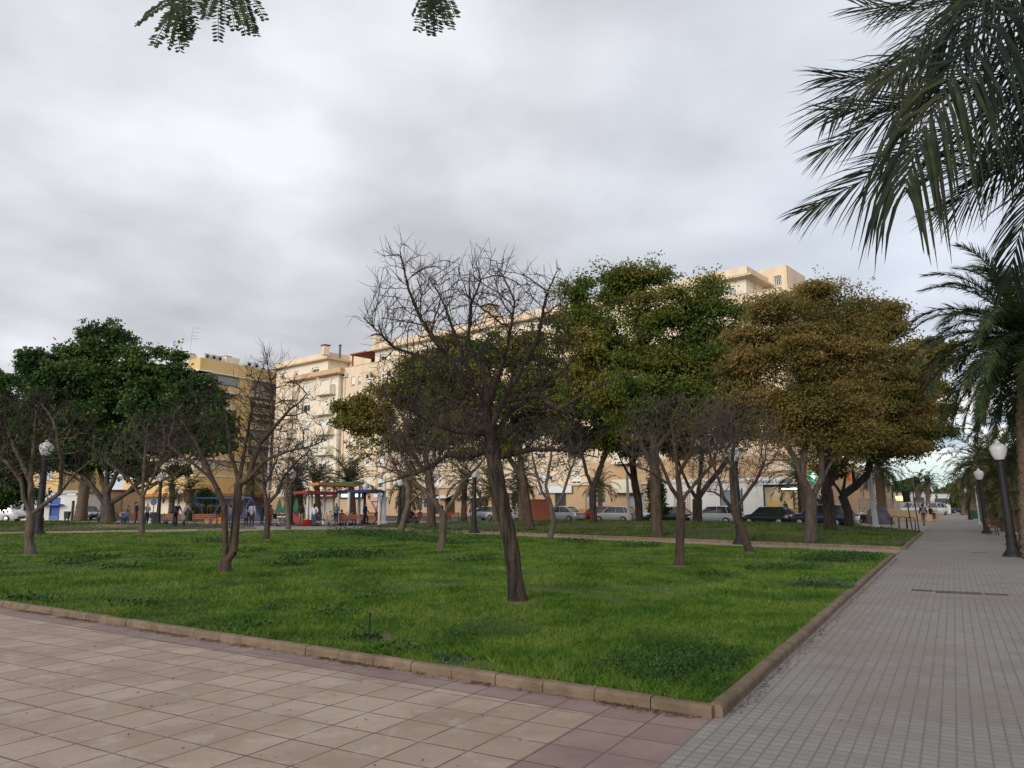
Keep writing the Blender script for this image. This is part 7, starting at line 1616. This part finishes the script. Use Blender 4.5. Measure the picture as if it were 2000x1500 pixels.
P('person in a lime yellow jacket next to the grey haired person', 1021, 1014, 1.62, 'stand', 200, 'c_lime', 'c_black', hair='hair_brown')
P('woman in blue leaning over a pushchair beside the person in the long coat', 341, 1027, 1.62, 'lean', 60, 'c_navy', 'c_black')
P('person in a long grey beige coat bending forward, back to the camera', 359, 1028, 1.74, 'lean', 130, 'c_coat', 'c_black', coat=True)
P('bald man in a light blue shirt behind the slim reddish trunk', 286, 1022, 1.76, 'front', 60, 'c_lightblue', 'c_navy', bald=True)
P('person in dark jacket and maroon trousers beside the slim reddish trunk', 264, 1024, 1.72, 'front', 100, 'c_navy', 'c_maroon')
P('child in a beige top standing behind the couple on the bench', 248, 1020, 1.55, 'stand', 0, 'c_beige', 'c_jeans')
P('person in a white top at the left end of the bench by the evergreen', 238, 1021, 1.6, 'sit', 40, 'c_white', 'c_black')
P('person in jeans sitting beside the one in the white top', 246, 1022, 1.6, 'sit', -20, 'c_blue', 'c_jeans')
P('person in dark clothes sitting just left of the evergreen trunk', 204, 1017, 1.65, 'sit', 60, 'c_black', 'c_black')
P('child in a pink top on the leftmost swing', 384, 1018, 1.15, 'sit', 20, 'c_pink', 'c_pink', hair='hair_brown')
P('child in a red top on the swing just left of the twin stemmed bare tree', 430, 1020, 1.15, 'sit', 20, 'c_red', 'c_white', hair='hair_brown')
P('small child in pink playing right of the twin stemmed bare tree', 471, 1022, 1.05, 'sit', 40, 'c_pink', 'c_beige', hair='hair_brown')
P('person in dark clothes with bare legs sitting before the play train', 535, 1028, 1.62, 'sit', 80, 'c_black', 'c_khaki', short=True)
P('person in brown standing behind the dark forked trunk near the play train', 528, 1026, 1.6, 'stand', 120, 'c_maroon', 'c_maroon', long=True)
q = F0 + ED*sp(1534) - ND*1.0
# shop assistant inside the lit shop
t = P('shop assistant in brown inside the lit shop window', 1534, 0, 1.7, 'front', 20, 'c_brown', 'c_khaki', Y=float(q[1]), z=.3)
# dog
t = thing('dog', 'small black and white dog sitting by the trash container', 'dog', tuple(G(292,1027)), R(30)); mb = MB(); c = mb.caps
c((0,.16,.16),(0,-.12,.30),.11,.12,10); c((0,-.14,.34),(0,-.20,.45),.07,.06,10); mb.ball((0,-.22,.48),(.075,.085,.075),10,8); c((0,-.27,.46),(0,-.34,.44),.04,.028,8)
for s_ in (-1,1): c((.06*s_,-.16,.24),(.06*s_,-.17,.03),.035,.024,8); c((.06*s_,-.17,.03),(.06*s_,-.22,.02),.026,.022,8); c((.09*s_,.12,.14),(.10*s_,-.02,.08),.07,.035,8); c((.10*s_,-.02,.08),(.10*s_,.04,.03),.03,.025,8); c((.05*s_,-.20,.54),(.07*s_,-.19,.60),.025,.01,6)
c((0,.24,.08),(.1,.40,.12),.03,.015,8); link('body', remesh(mb,.014), 'c_white', t)
mb = MB(); mb.ball((.0,.10,.24),(.118,.14,.10),10,8); link('black_coat', remesh(mb,.014), 'c_black', t); mb = MB(); mb.ball((0,-.372,.445),(.016,.012,.012),6,5); link('nose', mb, 'c_black', t)
# ================================================================ SKY, SUN, CAMERA
world = bpy.data.worlds.new('World'); scene.world = world; world.use_nodes = True
nt = world.node_tree; N = nt.nodes; L = nt.links
for n in list(N): N.remove(n)
out = N.new('ShaderNodeOutputWorld'); bg = N.new('ShaderNodeBackground'); L.new(bg.outputs[0], out.inputs[0])
tc = N.new('ShaderNodeTexCoord'); sep = N.new('ShaderNodeSeparateXYZ'); L.new(tc.outputs['Generated'], sep.inputs[0])
def M(op, a, b=None, c=None):
    n = N.new('ShaderNodeMath'); n.operation = op
    for i, x in enumerate((a, b, c)):
        if x is None: continue
        if isinstance(x, (int, float)): n.inputs[i].default_value = x
        else: L.new(x, n.inputs[i])
    return n.outputs[0]
def ramp(x, stops):
    r = N.new('ShaderNodeValToRGB'); e = r.color_ramp.elements
    for i, (p, c) in enumerate(stops):
        if i < 2: q = e[i]; q.position = p
        else: q = e.new(p)
        q.color = (*c, 1) if len(c) == 3 else c
    L.new(x, r.inputs[0]); return r.outputs[0]
def mix(f, a, b):
    n = N.new('ShaderNodeMix'); n.data_type = 'RGBA'
    for s, x in ((0, f), (6, a), (7, b)):
        if isinstance(x, (int, float)): n.inputs[s].default_value = x
        elif isinstance(x, tuple): n.inputs[s].default_value = (*x, 1)
        else: L.new(x, n.inputs[s])
    return n.outputs[2]
def noise(vec, sc, det=5, ro=.5, dist=0):
    n = N.new('ShaderNodeTexNoise'); n.inputs['Scale'].default_value = sc; n.inputs['Detail'].default_value = det; n.inputs['Roughness'].default_value = ro; n.inputs['Distortion'].default_value = dist
    L.new(vec, n.inputs['Vector']); return n.outputs['Fac']
# direction projected on a cloud deck
zz = M('ADD', M('MAXIMUM', sep.outputs['Z'], 0.0), .22)
cb = N.new('ShaderNodeCombineXYZ'); L.new(M('DIVIDE', sep.outputs['X'], zz), cb.inputs[0]); L.new(M('DIVIDE', sep.outputs['Y'], zz), cb.inputs[1]); cb.inputs[2].default_value = 3.3
P_ = cb.outputs[0]
n1 = noise(P_, 1.25, 5, .5, .1); n2 = noise(P_, 3.3, 4, .45, .1)
f = M('ADD', M('MULTIPLY', n1, .62), M('MULTIPLY', n2, .38))
def lobe(u, v, k):
    d = ray(u, v); q = math.sqrt(sum(c*c for c in d)); d = [c/q for c in d]
    n = N.new('ShaderNodeVectorMath'); n.operation = 'DOT_PRODUCT'; L.new(tc.outputs['Generated'], n.inputs[0]); n.inputs[1].default_value = d
    return M('POWER', M('MAXIMUM', n.outputs['Value'], 0), k)
bright = M('ADD', M('MULTIPLY', lobe(880, 80, 160), .06), M('ADD', M('MULTIPLY', lobe(600, 285, 900), .09), M('MULTIPLY', lobe(60, 700, 160), .09)))
bright = M('ADD', bright, M('MULTIPLY', lobe(1750, 640, 50), .035))
dark = M('ADD', M('ADD', M('MULTIPLY', lobe(1050, 400, 80), .05), M('MULTIPLY', lobe(300, 560, 60), .045)), M('MULTIPLY', lobe(1330, 60, 60), .03))
f = M('SUBTRACT', M('ADD', f, bright), dark)
cloud = ramp(f, [(.37, (.425,.435,.465)), (.44, (.485,.495,.53)), (.51, (.55,.56,.60)), (.58, (.625,.64,.68)), (.66, (.72,.735,.765))])
# thin veil with a bluish cast towards the right
cloud = mix(M('MULTIPLY', lobe(1900, 560, 14), .45), cloud, (.52,.62,.75))
# clear band low on the right: the real sky with lit edges of cloud
sky = N.new('ShaderNodeTexSky'); sky.sky_type = 'NISHITA'; sky.sun_disc = False; sky.sun_elevation = R(14); sky.sun_rotation = R(212)
sm = N.new('ShaderNodeVectorMath'); sm.operation = 'SCALE'; L.new(sky.outputs[0], sm.inputs[0]); sm.inputs['Scale'].default_value = .10
cb2 = N.new('ShaderNodeCombineXYZ'); L.new(sep.outputs['X'], cb2.inputs[0]); L.new(sep.outputs['Y'], cb2.inputs[1]); L.new(M('MULTIPLY', sep.outputs['Z'], 3.2), cb2.inputs[2])
n3 = noise(cb2.outputs[0], 9, 5, .5, .3)
clear = mix(.7, sm.outputs[0], (.58,.74,.78))
lowc = ramp(n3, [(.40, (.95,.93,.86)), (.50, (.80,.84,.84)), (.56, (.40,.49,.58)), (.66, (.33,.40,.50))])
hz = M('ADD', sep.outputs['Z'], M('MULTIPLY', M('SUBTRACT', n3, .5), .07))
clear2 = mix(ramp(hz, [(.035,(0,0,0)), (.058,(1,1,1))]), clear, lowc)
mk = M('MULTIPLY', lobe(1830, 940, 16), 1.0)
mz = ramp(hz, [(.085,(1,1,1)), (.135,(0,0,0))])
mm = M('MULTIPLY', ramp(mk, [(.35,(0,0,0)), (.75,(1,1,1))]), mz)
final = mix(mm, cloud, clear2)
L.new(final, bg.inputs[0]); bg.inputs[1].default_value = 1.0
sun = bpy.data.lights.new('sun', 'SUN'); sun.energy = 1.9; sun.angle = R(28); sun.color = (1.0, .93, .83)
so = bpy.data.objects.new('sun', sun); col.objects.link(so)
sd = Vector((-.50*math.cos(R(16)), -.87*math.cos(R(16)), math.sin(R(16))))
so.rotation_euler = sd.to_track_quat('Z', 'Y').to_euler(); so.location = (0,-20,30)
cam = bpy.data.cameras.new('camera'); co = bpy.data.objects.new('camera', cam); col.objects.link(co)
cam.sensor_width = 36; cam.lens = F/2000*36; cam.clip_start = .05; cam.clip_end = 3000
co.location = (0,0,H); co.rotation_euler = (math.pi/2 + PIT, 0, 0); scene.camera = co
scene.view_settings.view_transform = 'Standard'; scene.view_settings.look = 'None'; scene.view_settings.exposure = .36; scene.view_settings.gamma = 1
scene.cycles.max_bounces = 6; scene.cycles.diffuse_bounces = 3; scene.cycles.glossy_bounces = 2; scene.cycles.transmission_bounces = 4; scene.cycles.transparent_max_bounces = 4
